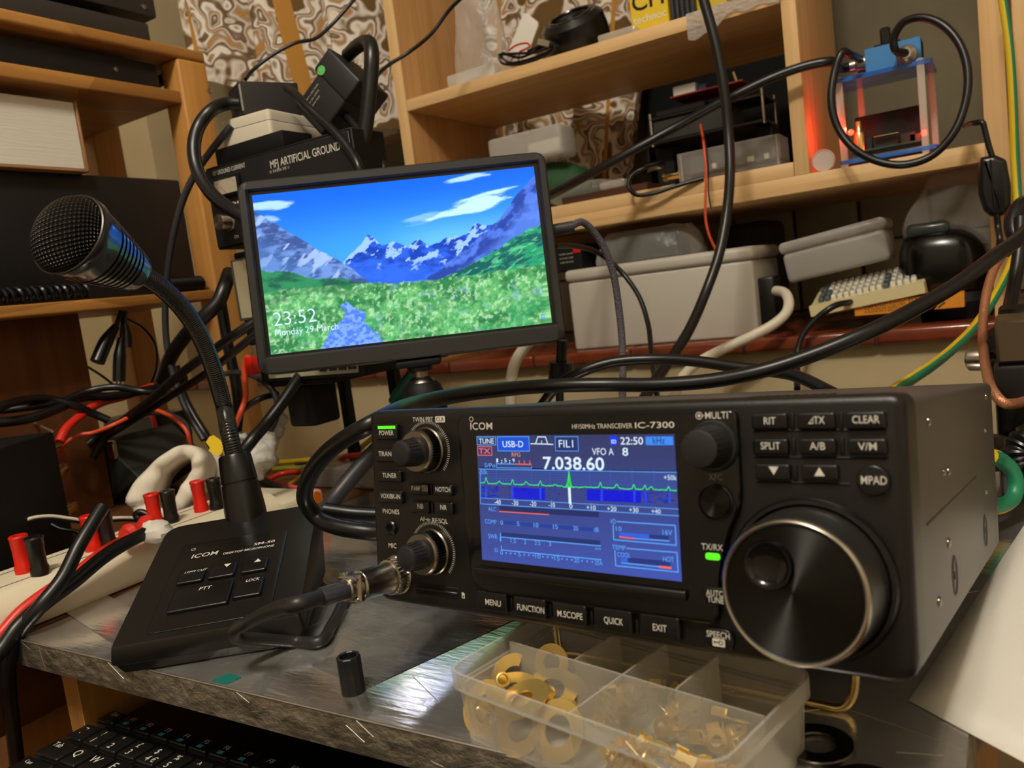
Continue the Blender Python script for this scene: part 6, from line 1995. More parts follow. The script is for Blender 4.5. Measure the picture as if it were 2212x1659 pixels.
def corner_box(name, label, cat, top_c, top_l, bot_c, y, wl, wr, m, extra=None):
    """Upright block seen cornerwise: nearest edge from bot_c to top_c, left face towards top_l."""
    c1 = at_y(*top_c, y); z1 = c1.z; z0 = at_y(*bot_c, y).z
    l_ = at_z(*top_l, z1); u = (l_ - c1); u.z = 0; u = u.normalized()
    v = Vector((u.y, -u.x, 0))
    if v.y < 0: v = -v
    F_ = Frame((c1.x, c1.y, z0), u, v, u.cross(v)); s = 1 if F_.z.z > 0 else -1
    o = thing(name, label, cat, F_)
    MB().prism(rounded(rect(0, 0, wl, wr), 0.002), 0, s * (z1 - z0), 0, None, 0.0015).build('housing', [m], o)
    if extra: extra(o, s, z1 - z0)
    return o
zE = zE1
def edge_light(o, s, h):
    MB().tube([(0.001, 0.001, s * 0.003), (0.001, 0.001, s * (h - 0.003))], 0.0012, 6, 0, 1, smooth=False).build('edge_highlight', [mat('pale_highlight', '#8d877c', 0.4)], o)  # pale tube drawn as the light along the near corner edge
M_ADP = mat('black_adapter_plastic', '#191617', 0.55)
yb1 = at_z(545, 238, zE + 0.0005).y
A1 = at_z(545, 240, zE + 0.0005)
corner_box('mains_adapter', 'boxy black mains adapter standing on the left end of the cream enclosure', 'adapter', (514, 174), (492, 199), (545, 239), A1.y, 0.040, 0.058, M_ADP, edge_light)
# leaning adapter with the green dot
b0_ = at_z(640, 236, zE + 0.0008)
AF_ = Frame(b0_, at_y(722, 118, b0_.y + 0.012) - b0_, (0, 0, 1), (0, -1, 0))
AF_ = Frame(AF_.o, AF_.x, AF_.z.cross(AF_.x) if False else Vector((0, -1, 0)).cross(AF_.x), AF_.x.cross(Vector((0, -1, 0)).cross(AF_.x)))
ad = thing('power_adapter', 'black power adapter with a green dot leaning upright behind the cream enclosure', 'adapter', AF_)
AL = (at_y(722, 118, b0_.y + 0.012) - b0_).length
mb = MB().box2((0.0, -0.040, -0.048), (AL * 0.99, 0.004, 0.0), 0.003, 3)
mb.build('housing', [M_ADP], ad)
mb = MB().box2((AL * 0.62, -0.041, -0.049), (AL * 1.02, 0.010, 0.0012), 0.003, 3)
mb.build('end_cap', [M_ADP], ad)
a, b = AF_.hit(694, 152, 0.0014)
MB().lathe([(0.0045, 0.001), (0.0045, 0.0016), (0, 0.0018)], 24, 0, Matrix.Translation((a, min(max(b, -0.03), 0.004), 0))).build('dot_sticker', [mat('green_sticker', '#57b45c', 0.5)], ad)
mb = MB()
for k in range(3):
    mb.greek(AL * 0.12, AL * (0.52 - 0.05 * k), -0.004 - 0.0045 * k, 0.0018, 0, 0.0003)
mb.build('rating_print', [M_WHITE_DIM], ad)
# ------------------------------------------------------------------ pine wall shelves standing on the sill
YS = 1.03
SZ = -0.0965          # top of the sill tiles
def sz(px, py): return at_y(px, py, YS).z
def sx(px, py): return at_y(px, py, YS).x
us = (sx(1300, 300), YS + 0.1, SZ)
shelf = thing('wall_shelves', 'pale pine wall shelves on the sill above the radio', 'shelf', us)
ST2 = Matrix.Translation(-Vector(us))
DEP = 0.255
def pbx(name, lo, hi, m, bev=0.0012):
    return MB().box2(lo, hi, bev, 2, 0, ST2).build(name, [m], shelf)
M_PINE_D = wood('orange_pine_side', '#c49763', '#ad7f4b', 2)
xu0, xu1 = sx(851, 177), sx(871.7, 177)
ztop = 0.75
pbx('upright', (xu0, YS, SZ), (xu1, YS + DEP, ztop), M_PINE_D)
MB().box2((xu0 - 0.0002, YS - 0.0008, SZ), (xu1 + 0.0002, YS + 0.0002, ztop), 0.0002, 1, 0, ST2).build('edge_band', [M_PALEWOOD_Z], shelf)
x20, x21 = sx(1702, 207), sx(1735, 207)
zl0, zl1 = sz(1710, 419), sz(1720, 380)     # lower rail
zl2 = sz(1700, 352)
pbx('upright', (x20, YS, zl1 - 0.0005), (x21, YS + DEP, ztop), M_PALEWOOD_Z)
zs1, zs0 = sz(1000, 179), sz(1000, 206)
pbx('shelf', (xu1, YS, zs0), (x20, YS + DEP, zs1), M_PALEWOOD)
xr0 = sx(2128, 306)
pbx('lower_rail', (xu1, YS, zl0), (xr0, YS + 0.40, zl1), M_PALEWOOD)  # unseen depth carried back to the wall to keep light off the bay below
pbx('lower_shelf', (xu1, YS + 0.0008, zl1), (x20 - 0.0005, YS + 0.265, zl2), M_PALEWOOD)
xp1 = sx(2175, 200)
pbx('upright', (xr0, YS - 0.002, SZ), (xp1, YS + 0.035, ztop), M_PALEWOOD_Z)
# a second batten at the right edge of the picture
xq0 = at_y(2194, 200, YS - 0.01).x
tag(MB().box2((xq0, YS - 0.012, SZ), (xq0 + 0.03, YS + 0.03, ztop), 0.001, 1).build('batten', M_PALEWOOD_Z), 'pale wooden batten at the right edge beyond the yellow and green wire', 'batten')
# plastic wrap taped over the front edge of the upper shelf
NXw, NZw = 30, 10
Vw, Fw = [], []
xw0, xw1 = sx(1487, 70), sx(1692, 20)
for j in range(NZw + 1):
    for i in range(NXw + 1):
        s_, t_ = i / NXw, j / NZw
        x = xw0 + (xw1 - xw0) * s_
        low = (0.031 if s_ < 0.22 else 0.031 - 0.016 * min(1, (s_ - 0.22) / 0.2)) + 0.002 * math.sin(s_ * 22)
        if t_ < 0.3:
            Vw.append((x, YS + 0.035 * (1 - t_ / 0.3) - 0.0012, zs1 + 0.0012 + 0.0008 * math.sin(s_ * 17 + t_ * 8)))
        else:
            q = (t_ - 0.3) / 0.7
            Vw.append((x, YS - 0.0022 - 0.0015 * math.sin(s_ * 26 + q * 3) * q - 0.001, zs1 + 0.001 - low * q))
for j in range(NZw):
    for i in range(NXw):
        Fw.append([j * (NXw + 1) + i, (j + 1) * (NXw + 1) + i, (j + 1) * (NXw + 1) + i + 1, j * (NXw + 1) + i + 1])
tag(MB().add(Vw, Fw).build('plastic_wrap', sheer('grey_plastic_wrap', '#bdb5ac', 0.55, 0.25, bump=((120, 120, 300), 0.9)), sharp=180), 'crinkled grey plastic wrapped over the front edge of the upper shelf', 'wrap')

# ---- on the upper shelf
Y1 = YS + 0.04
def sbox(name, label, cat, l, t, r, b, y, dep, m, bev=0.002, z0=None, group=None):
    x0, x1 = at_y(*l, y).x, at_y(*r, y).x
    z1 = at_y(*t, y).z
    zz = at_y(*b, y).z if z0 is None else z0
    o = MB().box2((x0, y, zz), (x1, y + dep, z1), bev, 2).build(name, m)
    return tag(o, label, cat, group) if label else o
# clear bag with odds and ends
bgx0, bgx1 = at_y(965, 120, Y1 + 0.02).x, at_y(1085, 90, Y1 + 0.02).x
bgF = (((bgx0 + bgx1) / 2), Y1 + 0.04, zs1)
bag = thing('clear_bag', 'tall clear plastic bag of small parts at the left end of the upper shelf', 'bag', bgF)
NA, NB = 28, 22
Vb, Fb = [], []
hb2 = 0.155
for j in range(NB + 1):
    t = j / NB
    for k in range(NA):
        a = 2 * PI * k / NA
        rx = (bgx1 - bgx0) / 2 * (0.86 + 0.12 * math.sin(t * 3 + 1) + 0.03 * math.sin(3 * a + 9 * t)) * (1 - 0.15 * t)
        ry = 0.028 * (1 - 0.35 * t) * (1 + 0.12 * math.sin(5 * a + 11 * t))
        Vb.append((rx * math.cos(a), ry * math.sin(a), 0.0015 + hb2 * t))
for j in range(NB):
    for k in range(NA):
        k2 = (k + 1) % NA
        Fb.append([j * NA + k, j * NA + k2, (j + 1) * NA + k2, (j + 1) * NA + k])
Fb.append(list(range(NA))[::-1])
MB().add(Vb, Fb).build('bag_film', [M_BAG], bag, sharp=180)
mb = MB()
rg = random.Random(2)
for k in range(9):
    mb.box((rg.uniform(-0.028, 0.028), rg.uniform(-0.012, 0.012), 0.006 + 0.003 * k), (rg.uniform(.008, .02), rg.uniform(.006, .012), 0.004), 0.001, 1, k % 2, Matrix.Rotation(rg.uniform(-.15, .15), 4, 'Y'))
mb.build('parts', [M_WHITE_PL, M_BEIGE], bag)
tg_ = MB().box((0, 0, 0), (0.05, 0.0006, 0.018), 0, 1)
lo_t = sbox('parts_sachet', 'small clear sachet with white parts before the tall clear bag', 'sachet', (965, 178), (1010, 150), (1068, 150), (1010, 172), YS + 0.012, 0.018, sheer('sachet_film', '#e2ddd4', 0.4, 0.2), 0.003, zs1)
# white card leaning
cF = wall_frame(0, Y1 + 0.02, 0)
cp = [cF.hit(*p) for p in ((1097, 112), (1130, 28), (1138, 29), (1161, 47), (1162, 55), (1148, 95), (1140, 118))]
cp = [(a, max(b, zs1 + 0.001)) for a, b in cp]
tag(MB().prism(cp, -0.004, 0.0, 0, cF.m, 0.0006).build('card', M_WHITE_PL), 'white card leaning between the clear bag and the black speaker', 'card')
# black speaker / lens hood
px_, py_ = 1247, 62
oc = at_y(1243, 70, YS + 0.06)
sp0 = Vector((oc.x, oc.y, zs1))
spk = thing('speaker', 'round black desk speaker lying on the upper shelf beside the cables', 'speaker', sp0)
rad = (at_y(1312, 60, YS + 0.06).x - at_y(1180, 60, YS + 0.06).x) / 2
SpF = Matrix.Translation((0, 0, rad * 0.62)) @ Matrix.Rotation(-1.05, 4, 'X')
hh = rad * 0.62 / math.sin(1.05)
mb = MB().lathe([(rad * 0.80, -rad * 0.50), (rad * 0.98, -rad * 0.38), (rad, -rad * 0.05), (rad * 0.96, rad * 0.35), (rad * 0.80, rad * 0.52), (rad * 0.60, rad * 0.40), (rad * 0.40, rad * 0.46), (0, rad * 0.55)][::-1] and [(rad * 0.80, -rad * 0.50), (rad * 0.98, -rad * 0.38), (rad, -rad * 0.05), (rad * 0.96, rad * 0.35), (rad * 0.80, rad * 0.50), (rad * 0.66, rad * 0.50), (rad * 0.60, rad * 0.36), (0, rad * 0.30)], 40, 0)
mx_ = Matrix.Rotation(0.55, 4, 'X')
mb.v = [tuple(mx_ @ Vector(v)) for v in mb.v]
lowz = min(v[2] for v in mb.v)
mb.v = [(v[0], v[1], v[2] - lowz + 0.0002) for v in mb.v]
mb.build('speaker_body', [M_BLK_SATIN], spk)
mb = MB().ring([(rad * 0.64 + 0.0022 * math.cos(t), rad * 0.50 + 0.0022 * math.sin(t)) for t in (0, 1, 2, 3, 4, 5)], 40)
mb.v = [(v[0], v[1], v[2]) for v in [tuple(mx_ @ Vector(v)) for v in mb.v]]
mb.v = [(v[0], v[1], v[2] - lowz) for v in mb.v]
mb.build('speaker_rim', [M_BLK_GLOSS], spk)
# bundle of thin cables with a USB plug
bc = thing('cable_bundle', 'bundle of thin black and red leads with a metal USB plug on the shelf edge', 'cable', at_y(1140, 128, YS + 0.012))
oB = at_y(1140, 128, YS + 0.012)
def loc(px, py, dy=0.012, lift=0.0):
    p = at_y(px, py, YS + dy); p.z = max(p.z, zs1 + 0.0018) + lift
    return p - oB
for k, pts in enumerate((((1078, 118), (1082, 134), (1110, 140), (1150, 132), (1196, 108), (1199, 98), (1160, 112), (1110, 116), (1078, 118)), ((1080, 122), (1100, 137), (1160, 124), (1200, 104), (1190, 94), (1140, 112)), ((1085, 118), (1125, 128), (1185, 100), (1210, 104)))):
    MB().tube([loc(p[0], p[1], 0.008 + 0.004 * k, 0.0012 * k) for p in pts], 0.0019, 7, 0, 6).build('lead', [M_CABLE], bc)
MB().tube([loc(*p, 0.016) for p in ((1098, 110), (1115, 98), (1140, 94), (1144, 100), (1122, 112))], 0.0014, 7, 0, 6).build('lead', [M_REDWIRE], bc)
p0, p1 = loc(1165, 90, 0.012), loc(1190, 96, 0.008)
MB().tube([p0, p1], 0.0055, 4, 0, 1, smooth=False).build('plug', [M_STEEL], bc, sharp=30)
# shallow clear lid
sbox('plastic_dish', 'shallow clear plastic dish on the upper shelf before the yellow carton', 'dish', (1290, 85), (1330, 64), (1372, 65), (1330, 85), YS + 0.02, 0.05, sheer('lid_plastic', '#d9d1c2', 0.4, 0.2), 0.003, zs1)
# yellow carton
yF = wall_frame(at_y(1363, 30, Y1).x, Y1 - 0.002, zs1)
yb = thing('carton', 'yellow and black carton lettered in white on the upper shelf', 'carton', yF)
yw = yF.hit(1444, 25)[0]
MB().box2((0, 0, -0.06), (yw, 0.11, 0), 0.0008, 1).build('carton_box', [mat('yellow_carton', '#d9b915', 0.5)], yb)
mb = MB()
a0, b0 = yF.hit(1367, 49); a1, b1 = yF.hit(1439, 26)
mb.text('technoc', a0 + 0.001, (b0 + b1) / 2 + 0.001, 0.0095, (a1 - a0) * 0.98, 0, 0.0004, 0.01, 'l')
mb.build('white_lettering', [M_WHITE], yb)
mb = MB()
a0, b0 = yF.hit(1364, 14); a1, b1 = yF.hit(1436, 2)
mb.text('CH', (a0 + a1) / 2, (b0 + b1) / 2 + 0.006, 0.022, (a1 - a0) * 0.95, 0, 0.0004, 0.03)
mb.build('black_lettering', [M_BLK_MATT], yb)
hsF = wall_frame(at_y(1443, 20, Y1).x + 0.0012, Y1, zs1)
hs = thing('heat_sink', 'black ribbed heat sink right of the yellow carton', 'heat sink', hsF)
hw = hsF.hit(1501, 20)[0]
mb = MB().box2((0, 0.0, -0.05), (hw, 0.10, -0.006), 0.0008, 1)
for k in range(5): mb.box2((hw * (0.06 + 0.2 * k), 0.001, -0.006), (hw * (0.06 + 0.2 * k) + 0.0045, 0.099, 0.0), 0.001, 1)
mb.build('fins', [mat('dark_grey_fins', '#2a2a2e', 0.45)], hs)
sbox('carton', 'second yellow carton behind the thick hanging cable on the upper shelf', 'carton', (1504, 10), (1530, -60), (1570, 0), (1530, 10), Y1 + 0.01, 0.05, mat('yellow_carton_dull', '#bda521', 0.5), 0.001, zs1)

# ---- on the lower shelf
YL = YS + 0.03
# clear compartment case
gx = thing('organiser_case', 'frosted clear organiser case behind the top right corner of the monitor', 'case', (at_y(1130, 300, 1.10).x, 1.12, zl2))
oz = zl2
x0, x1 = at_y(1050, 300, 1.08).x, at_y(1212, 300, 1.08).x
zc1 = at_y(1130, 283, 1.08).z; zc0 = at_y(1130, 352, 1.08).z
GT = Matrix.Translation(-Vector((at_y(1130, 300, 1.10).x, 1.12, zl2)))
MB().box2((x0, 1.08, zc0), (x1, 1.13, zc1), 0.006, 3, 0, GT).build('case_shell', [M_FROST_BG], gx)
mb = MB()
for k in range(4): mb.box2((x0 + (x1 - x0) * (0.40 + 0.15 * k), 1.082, zc0 + 0.004), (x0 + (x1 - x0) * (0.41 + 0.15 * k), 1.10, zc1 - 0.008), 0, 1, 0, GT)
mb.build('divider', [M_BEIGE], gx)
MB().box2((x0 + (x1 - x0) * 0.55, 1.0805, zc0 + 0.006), (x0 + (x1 - x0) * 0.97, 1.084, zc0 + 0.026), 0.002, 1, 0, GT).build('label_card', [M_WHITE_PL], gx)
# what the case stands on: green pouch and dark bowl
tag(MB().ball((at_y(1180, 352, 1.12).x, 1.13, zl2 + (zc0 - zl2) * 0.5), 0.05, 24, 12, 0, None, (1.35, 0.7, (zc0 - zl2) * 0.5 / 0.05)).build('green_pouch', mat('dark_green_cloth', '#16431f', 0.7)), 'dark green pouch under the frosted organiser case', 'pouch')
tag(MB().ball((at_y(1262, 385, 1.09).x, 1.085, zl2 + 0.017), 0.05, 24, 12, 0, None, (1.2, 0.5, 0.34)).build('dark_bag', M_SMOKE), 'smoky plastic bag lying right of the monitor on the lower shelf', 'bag')
bd = MB().box2((at_y(1215, 420, YL).x, YL - 0.005, zl2), (at_y(1400, 392, YL).x, YL + 0.05, zl2 + 0.012), 0.001, 1)
tag(bd.build('brown_board', wood('dark_brown_board', '#4d3122', '#3a2318', 0)), 'dark brown strip of wood lying on the lower shelf beside the monitor', 'board')
mb = MB().box2((at_y(1296, 405, YL).x, YL - 0.004, zl2 + 0.0122), (at_y(1352, 398, YL).x, YL + 0.02, zl2 + 0.024), 0.004, 2)
tag(mb.build('blister_pack', sheer('blister_plastic', '#cfc8bd', 0.35, 0.12)), 'small clear blister pack on the brown strip of wood', 'pack')
# black rack box on glass rods with a red circuit board over it
rF = wall_frame(at_y(1405, 300, 1.10).x, 1.10, zl2)
rk_ = thing('instrument_rack', 'black box held between thin bright rods under a red circuit board', 'rack', rF)
rw = rF.hit(1652, 240)[0]
rb1 = rF.hit(1410, 255)[1]; rb0 = rF.hit(1420, 312)[1]
rb0 = max(rb0, 0.045)
MB().box2((0.0, rb0, -0.07), (rw, rb0 + 0.004, 0), 0.001, 1).build('lower_plate', [M_BLK_SATIN], rk_)
MB().box2((0.0, rb1 - 0.004, -0.07), (rw, rb1, 0), 0.001, 1).build('upper_plate', [M_BLK_SATIN], rk_)
MB().box2((0.004, rb0 + 0.004, -0.066), (rw * 0.72, rb1 - 0.004, -0.004), 0.001, 1).build('housing', [mat('dark_olive_case', '#23221c', 0.5)], rk_)
for a in (0.002, rw - 0.002):
    for c in (-0.002, -0.068): MB().tube([(a, rb0 - 0.002, c), (a, rb1 + 0.006, c)], 0.0022, 10, 0, 1, smooth=False).build('rod', [M_STEEL], rk_)
MB().box2((rw * 0.04, rb1, -0.06), (rw * 0.5, rb1 + 0.010, -0.01), 0.002, 1).build('cover', [M_BLK_MATT], rk_)
MB().box2((-0.006, 0.0, -0.07), (0.02, rb0 - 0.0005, -0.03), 0.001, 1).build('foot', [M_BLK_MATT], rk_)
MB().box2((rw - 0.02, 0.0, -0.07), (rw, rb0 - 0.0005, -0.03), 0.001, 1).build('foot', [M_BLK_MATT], rk_)
zq = rF.o.z + rb1 + 0.0102
pc0 = at_y(1447, 213, 1.10)
zpc = max(pc0.z, zq)
pcb = thing('circuit_board', 'red circuit board with a white relay on top of the black instrument rack', 'circuit board', (at_y(1530, 190, 1.10).x, 1.13, zpc))
PT = Matrix.Translation(-Vector((at_y(1530, 190, 1.10).x, 1.13, zpc)))
px0, px1 = pc0.x, at_y(1605, 185, 1.10).x
MB().box2((px0, 1.10, zpc), (px1, 1.165, zpc + 0.002), 0.0003, 1, 0, PT).build('board', [mat('red_solder_mask', '#8f2a26', 0.35)], pcb)
MB().box2((at_y(1454, 195, 1.11).x, 1.108, zpc + 0.002), (at_y(1503, 190, 1.11).x, 1.14, zpc + 0.0155), 0.001, 1, 0, PT).build('relay', [M_WHITE_PL], pcb)
MB().box2((at_y(1507, 195, 1.11).x, 1.112, zpc + 0.002), (at_y(1525, 190, 1.11).x, 1.13, zpc + 0.012), 0.0008, 1, 0, PT).build('terminal', [mat('blue_terminal_block', '#3d4a86', 0.4)], pcb)
MB().lathe([(0.007, 0), (0.007, 0.012), (0, 0.012)], 20, 0, PT @ Matrix.Translation((at_y(1520, 175, 1.14).x, 1.145, zpc + 0.002))).build('coil', [M_BLK_SATIN], pcb)
MB().tube([PT @ Vector((px1 - 0.012, 1.12, zpc + 0.002)), PT @ Vector((px1 - 0.016, 1.12, zpc + 0.018))], 0.002, 8, 0, 1, smooth=False).build('pin', [M_GOLD], pcb)
# clear case with a circuit inside and an aerial plug
aF = wall_frame(at_y(1462, 340, YL + 0.01).x, YL + 0.01, zl2)
ac = thing('acrylic_case', 'clear acrylic case holding a small circuit, left of the second upright', 'case', aF)
aw = aF.hit(1684, 310)[0]; ah = aF.hit(1640, 272)[1]
ah = min(ah, 0.042)
MB().box2((0, 0.0, -0.05), (aw, ah, 0), 0.001, 1).build('case_shell', [sheer('case_acrylic', '#d8d4ce', 0.2, 0.08)], ac)
mb = MB().box2((0.004, ah * 0.30, -0.046), (aw - 0.004, ah * 0.34, -0.004))
mb.build('board', [mat('brown_board_mask', '#3b2a20', 0.5)], ac)
mb = MB()
for (t, w_) in ((0.33, .006), (0.50, .006), (0.68, .009), (0.84, .006)): mb.box2((aw * t, ah * 0.35, -0.012), (aw * t + w_, ah * 0.35 + 0.007, -0.004), 0.0006, 1)
mb.build('component', [M_WHITE_PL], ac)
for t in (0.03, 0.97):
    MB().tube([(aw * t, 0.001, -0.003), (aw * t, ah - 0.001, -0.003)], 0.0026, 10, 0, 1, smooth=False).build('standoff', [M_STEEL], ac)
mb = MB().lathe([(0.0065, 0), (0.0065, 0.006), (0.0048, 0.007), (0.0048, 0.022), (0.0062, 0.023), (0.0062, 0.028), (0, 0.028)], 20, 0, Matrix.Translation((0.0, ah * 0.42, -0.02)) @ Matrix.Rotation(-PI / 2, 4, 'Y'))
mb.build('aerial_socket', [M_GOLD], ac)
# ---- right-hand bay: the blue computer case
YB = YS + 0.012
zb_ = zl1
BFm = wall_frame(at_y(1812, 350, YB).x, YB, zb_)
pc = thing('computer_case', 'blue and clear acrylic case of a small computer with red lamps', 'computer', BFm)
bw = BFm.hit(2012, 310)[0] + 0.006
bt_ = BFm.hit(1835, 168)[1]; bt2 = BFm.hit(2018, 118)[1]
th_ = (bt_ + bt2) / 2
CD_ = 0.075
MB().prism(rounded(rect(0, -CD_, bw, 0), 0.005), 0.004, 0.009, 0, Matrix(((1, 0, 0, 0), (0, 0, 1, 0), (0, 1, 0, 0), (0, 0, 0, 1))) @ Matrix.Diagonal((1, 1, 1, 1)), 0.0006).build('base_plate', [M_BLUEACR], pc)
XM = Matrix(((1, 0, 0, 0), (0, 0, 1, 0), (0, 1, 0, 0), (0, 0, 0, 1)))
MB().prism(rounded(rect(0, -CD_, bw, 0), 0.005), th_ - 0.005, th_, 0, XM, 0.0006).build('top_plate', [M_BLUEACR], pc)
M_PILLAR = sheer('pillar_acrylic', '#d9cfc0', 0.55, 0.2)
for (a, c) in ((0.006, -0.004), (bw - 0.012, -0.004), (0.02, -CD_ + 0.006), (bw - 0.006, -CD_ + 0.006)):
    MB().box2((a - 0.0038, 0.0, c - 0.0038), (a + 0.0038, th_ + 0.002, c + 0.0038), 0.001, 1).build('pillar', [M_PILLAR], pc)
MB().box2((0.012, 0.016, -CD_ + 0.012), (bw - 0.014, 0.018, -0.012), 0.0003, 1).build('circuit_board', [mat('green_solder_mask', '#24452c', 0.4)], pc)
mb = MB()
for (a0, a1, b1, c) in ((0.020, 0.034, 0.034, -0.03), (0.036, 0.062, 0.028, -0.022), (0.064, 0.080, 0.031, -0.03), (bw - 0.03, bw - 0.018, 0.028, -0.03)):
    mb.box2((a0, 0.018, c - 0.014), (a1, b1, c), 0.0006, 1)
mb.build('connector', [mat('black_chip', '#18181a', 0.4)], pc)
MB().box2((0.038, 0.030, -0.024), (0.064, 0.0312, -0.012), 0.0003, 1).build('gold_strip', [M_GOLD], pc)
MB().box2((0.012, 0.022, -CD_ + 0.006), (bw - 0.012, th_ * 0.62, -CD_ + 0.012), 0.001, 1).build('rear_module', [M_BLK_MATT], pc)
mb = MB().lathe([(0.0065, 0), (0.0065, 0.018), (0.005, 0.022), (0.003, 0.026), (0.003, 0.034), (0, 0.034)], 20, 0, Matrix.Translation((0.021, 0.019, -0.024)) @ Matrix.Rotation(-PI / 2, 4, 'X'))
mb.build('aerial_adapter', [M_GOLD], pc)
M_REDLED = mat('lit_red_lamp', '#5a0a08', 0.3, emit='#ff2a1a', es=12.0)
for (px, py) in ((1838, 286), (1996, 287)):
    a, b = BFm.hit(px, py, -0.012)
    MB().ball((a, b, -0.012), 0.0034, 12, 8).build('red_lamp', [M_REDLED], pc)
    l = bpy.data.lights.new('red_glow', 'POINT'); l.energy = 0.13 if px < 1900 else 0.03; l.color = (1, 0.06, 0.03); l.shadow_soft_size = 0.004
    lo2 = bpy.data.objects.new('red_glow', l); COL.objects.link(lo2); lo2.parent = pc; lo2.location = (a - 0.006, b + 0.004, -0.008)
for k in range(4):
    MB().lathe([(0.003, 0), (0.003, 0.0025), (0.0015, 0.003), (0, 0.003)], 10, 0, Matrix.Translation((0.006 if k < 2 else bw - 0.012, th_, -0.006 - 0.06 * (k % 2))) @ Matrix.Rotation(-PI / 2, 4, 'X')).build('pillar_screw', [mat('clear_screw_head', '#9fd0dc', 0.2)], pc)
# the blue metal box on top
bxF = wall_frame(at_y(1870, 160, YB + 0.004).x, YB + 0.006, zb_ + th_ + 0.0003)
bb = thing('filter_box', 'blue metal box with aerial sockets on top of the acrylic computer case', 'box', bxF)
bbw = bxF.hit(1990, 110)[0]; bbh = bxF.hit(1986, 80)[1]
bbh = min(max(bbh, 0.026), 0.05)
MB().box2((0, 0.0004, -0.034), (bbw, bbh, -0.002), 0.001, 1).build('box_body', [M_BLK_MATT], bb)
MB().box2((0, 0.0004, -0.0025), (bbw, bbh, 0.0), 0.0004, 1).build('blue_face', [mat('blue_hammered_paint', '#2f7dbb', 0.45)], bb)
def bnc(F_, px, py, obj, d=1):
    a, b = F_.hit(px, py, 0.004)
    M_ = Matrix.Translation((a, b, 0.0))
    MB().lathe([(0.0105, 0), (0.0108, 0.004), (0.0100, 0.005), (0.0085, 0.0055), (0.0085, 0.009), (0.0075, 0.010), (0.0060, 0.0105), (0.0060, 0.015), (0, 0.015)], 28, 0, M_).build('aerial_plug', [M_STEEL], obj)
    return F_.w(a, b, 0.014)
bncp = bnc(bxF, 1958, 118, bb)
lft = bxF.w(0.0, bbh * 0.55, -0.016)
MB().lathe([(0.0098, 0), (0.0098, 0.010), (0.0070, 0.012), (0.0070, 0.018), (0, 0.018)], 24, 0, Matrix.Translation((0.0, bbh * 0.55, -0.016)) @ Matrix.Rotation(-PI / 2, 4, 'Y')).build('aerial_plug', [M_STEEL], bb)
tgp = bxF.hit(1909, 78)
MB().box2((tgp[0] - 0.005, bbh, -0.020), (tgp[0] + 0.006, bbh + 0.021, -0.008), 0.002, 1).build('switch', [M_BLK_GLOSS], bb)
MB().box2((tgp[0] - 0.012, bbh, -0.024), (tgp[0] + 0.016, bbh + 0.003, -0.005), 0.001, 1).build('switch_base', [M_BLK_GLOSS], bb)
# round frosted cap
cc = at_y(1778, 350, YS + 0.006)
rr3 = (at_y(1803, 350, YS + 0.006).x - at_y(1753, 350, YS + 0.006).x) / 2
mb = MB().lathe([(rr3, 0), (rr3, 0.006), (rr3 * 0.94, 0.0068), (rr3 * 0.88, 0.0060), (0, 0.0058)], 40, 0, Matrix.Translation((cc.x, YS + 0.014, zl1 + rr3)) @ Matrix.Rotation(PI / 2, 4, 'X'))
tag(mb.build('round_cap', sheer('milky_cap', '#d2c6be', 0.7, 0.3)), 'round milky plastic cap standing on edge beside the second upright', 'cap')

# ---- on the tiled sill under the shelves
YG = YS - 0.004
gF = wall_frame(at_y(1230, 700, YG).x, YG, SZ)
gb_ = thing('junction_enclosure', 'large grey lidded enclosure standing on the tiled sill', 'enclosure', gF)
M_ENC = mat('grey_enclosure_plastic', '#bdb7ab', 0.4)
gw_ = gF.hit(1636, 640)[0]
gz1 = gF.hit(1430, 572)[1]; gzl = gF.hit(1430, 596)[1]
ghl = gF.hit(1640, 545)[1]
hh1 = (gF.hit(1230, 588)[1] + gF.hit(1615, 527)[1]) / 2
hh0 = (gF.hit(1230, 612)[1] + gF.hit(1630, 560)[1]) / 2
XZ = Matrix(((1, 0, 0, 0), (0, 0, 1, 0), (0, -1, 0, 0), (0, 0, 0, 1)))
mb = MB()
mb.box2((0.003, 0.0, -0.135), (gw_ - 0.003, hh0, -0.003), 0.004, 3)
mb.build('enclosure_body', [M_ENC], gb_)
MB().box2((0.0, hh0 + 0.0005, -0.138), (gw_, hh1, 0.0), 0.006, 3).build('lid', [M_ENC], gb_)
ht = SZ + hh1
# black device wrapped in a clear bag on the lid
dF = wall_frame(at_y(1285, 560, YG + 0.02).x, YG + 0.02, ht)
dv_ = thing('bagged_device', 'dark device in a crumpled clear bag on the lid of the grey enclosure', 'device', dF)
dw = dF.hit(1500, 520)[0]
dh = min(zl0 - ht - 0.012, 0.055)
MB().box2((0.012, 0.002, -0.07), (dw * 0.80, dh * 0.80, -0.012), 0.003, 2).build('device_body', [mat('dark_blue_grey_device', '#1f2228', 0.4)], dv_)
NA, NB = 40, 14
Vb, Fb = [], []
for j in range(NB + 1):
    t = j / NB
    for k in range(NA):
        a = 2 * PI * k / NA
        c_, s_ = math.cos(a), math.sin(a)
        ex = abs(c_) ** 0.5 * (1 if c_ > 0 else -1); ey = abs(s_) ** 0.5 * (1 if s_ > 0 else -1)
        sw = 1.0 - 0.22 * t ** 2
        Vb.append((dw * 0.46 + dw * 0.52 * ex * sw * (1 + 0.02 * math.sin(7 * a + 9 * t)), 0.0012 + dh * (t * 0.98) * (1 + 0.03 * math.sin(5 * a)), -0.042 - 0.040 * ey * sw * (1 + 0.05 * math.sin(9 * a + 4 * t))))
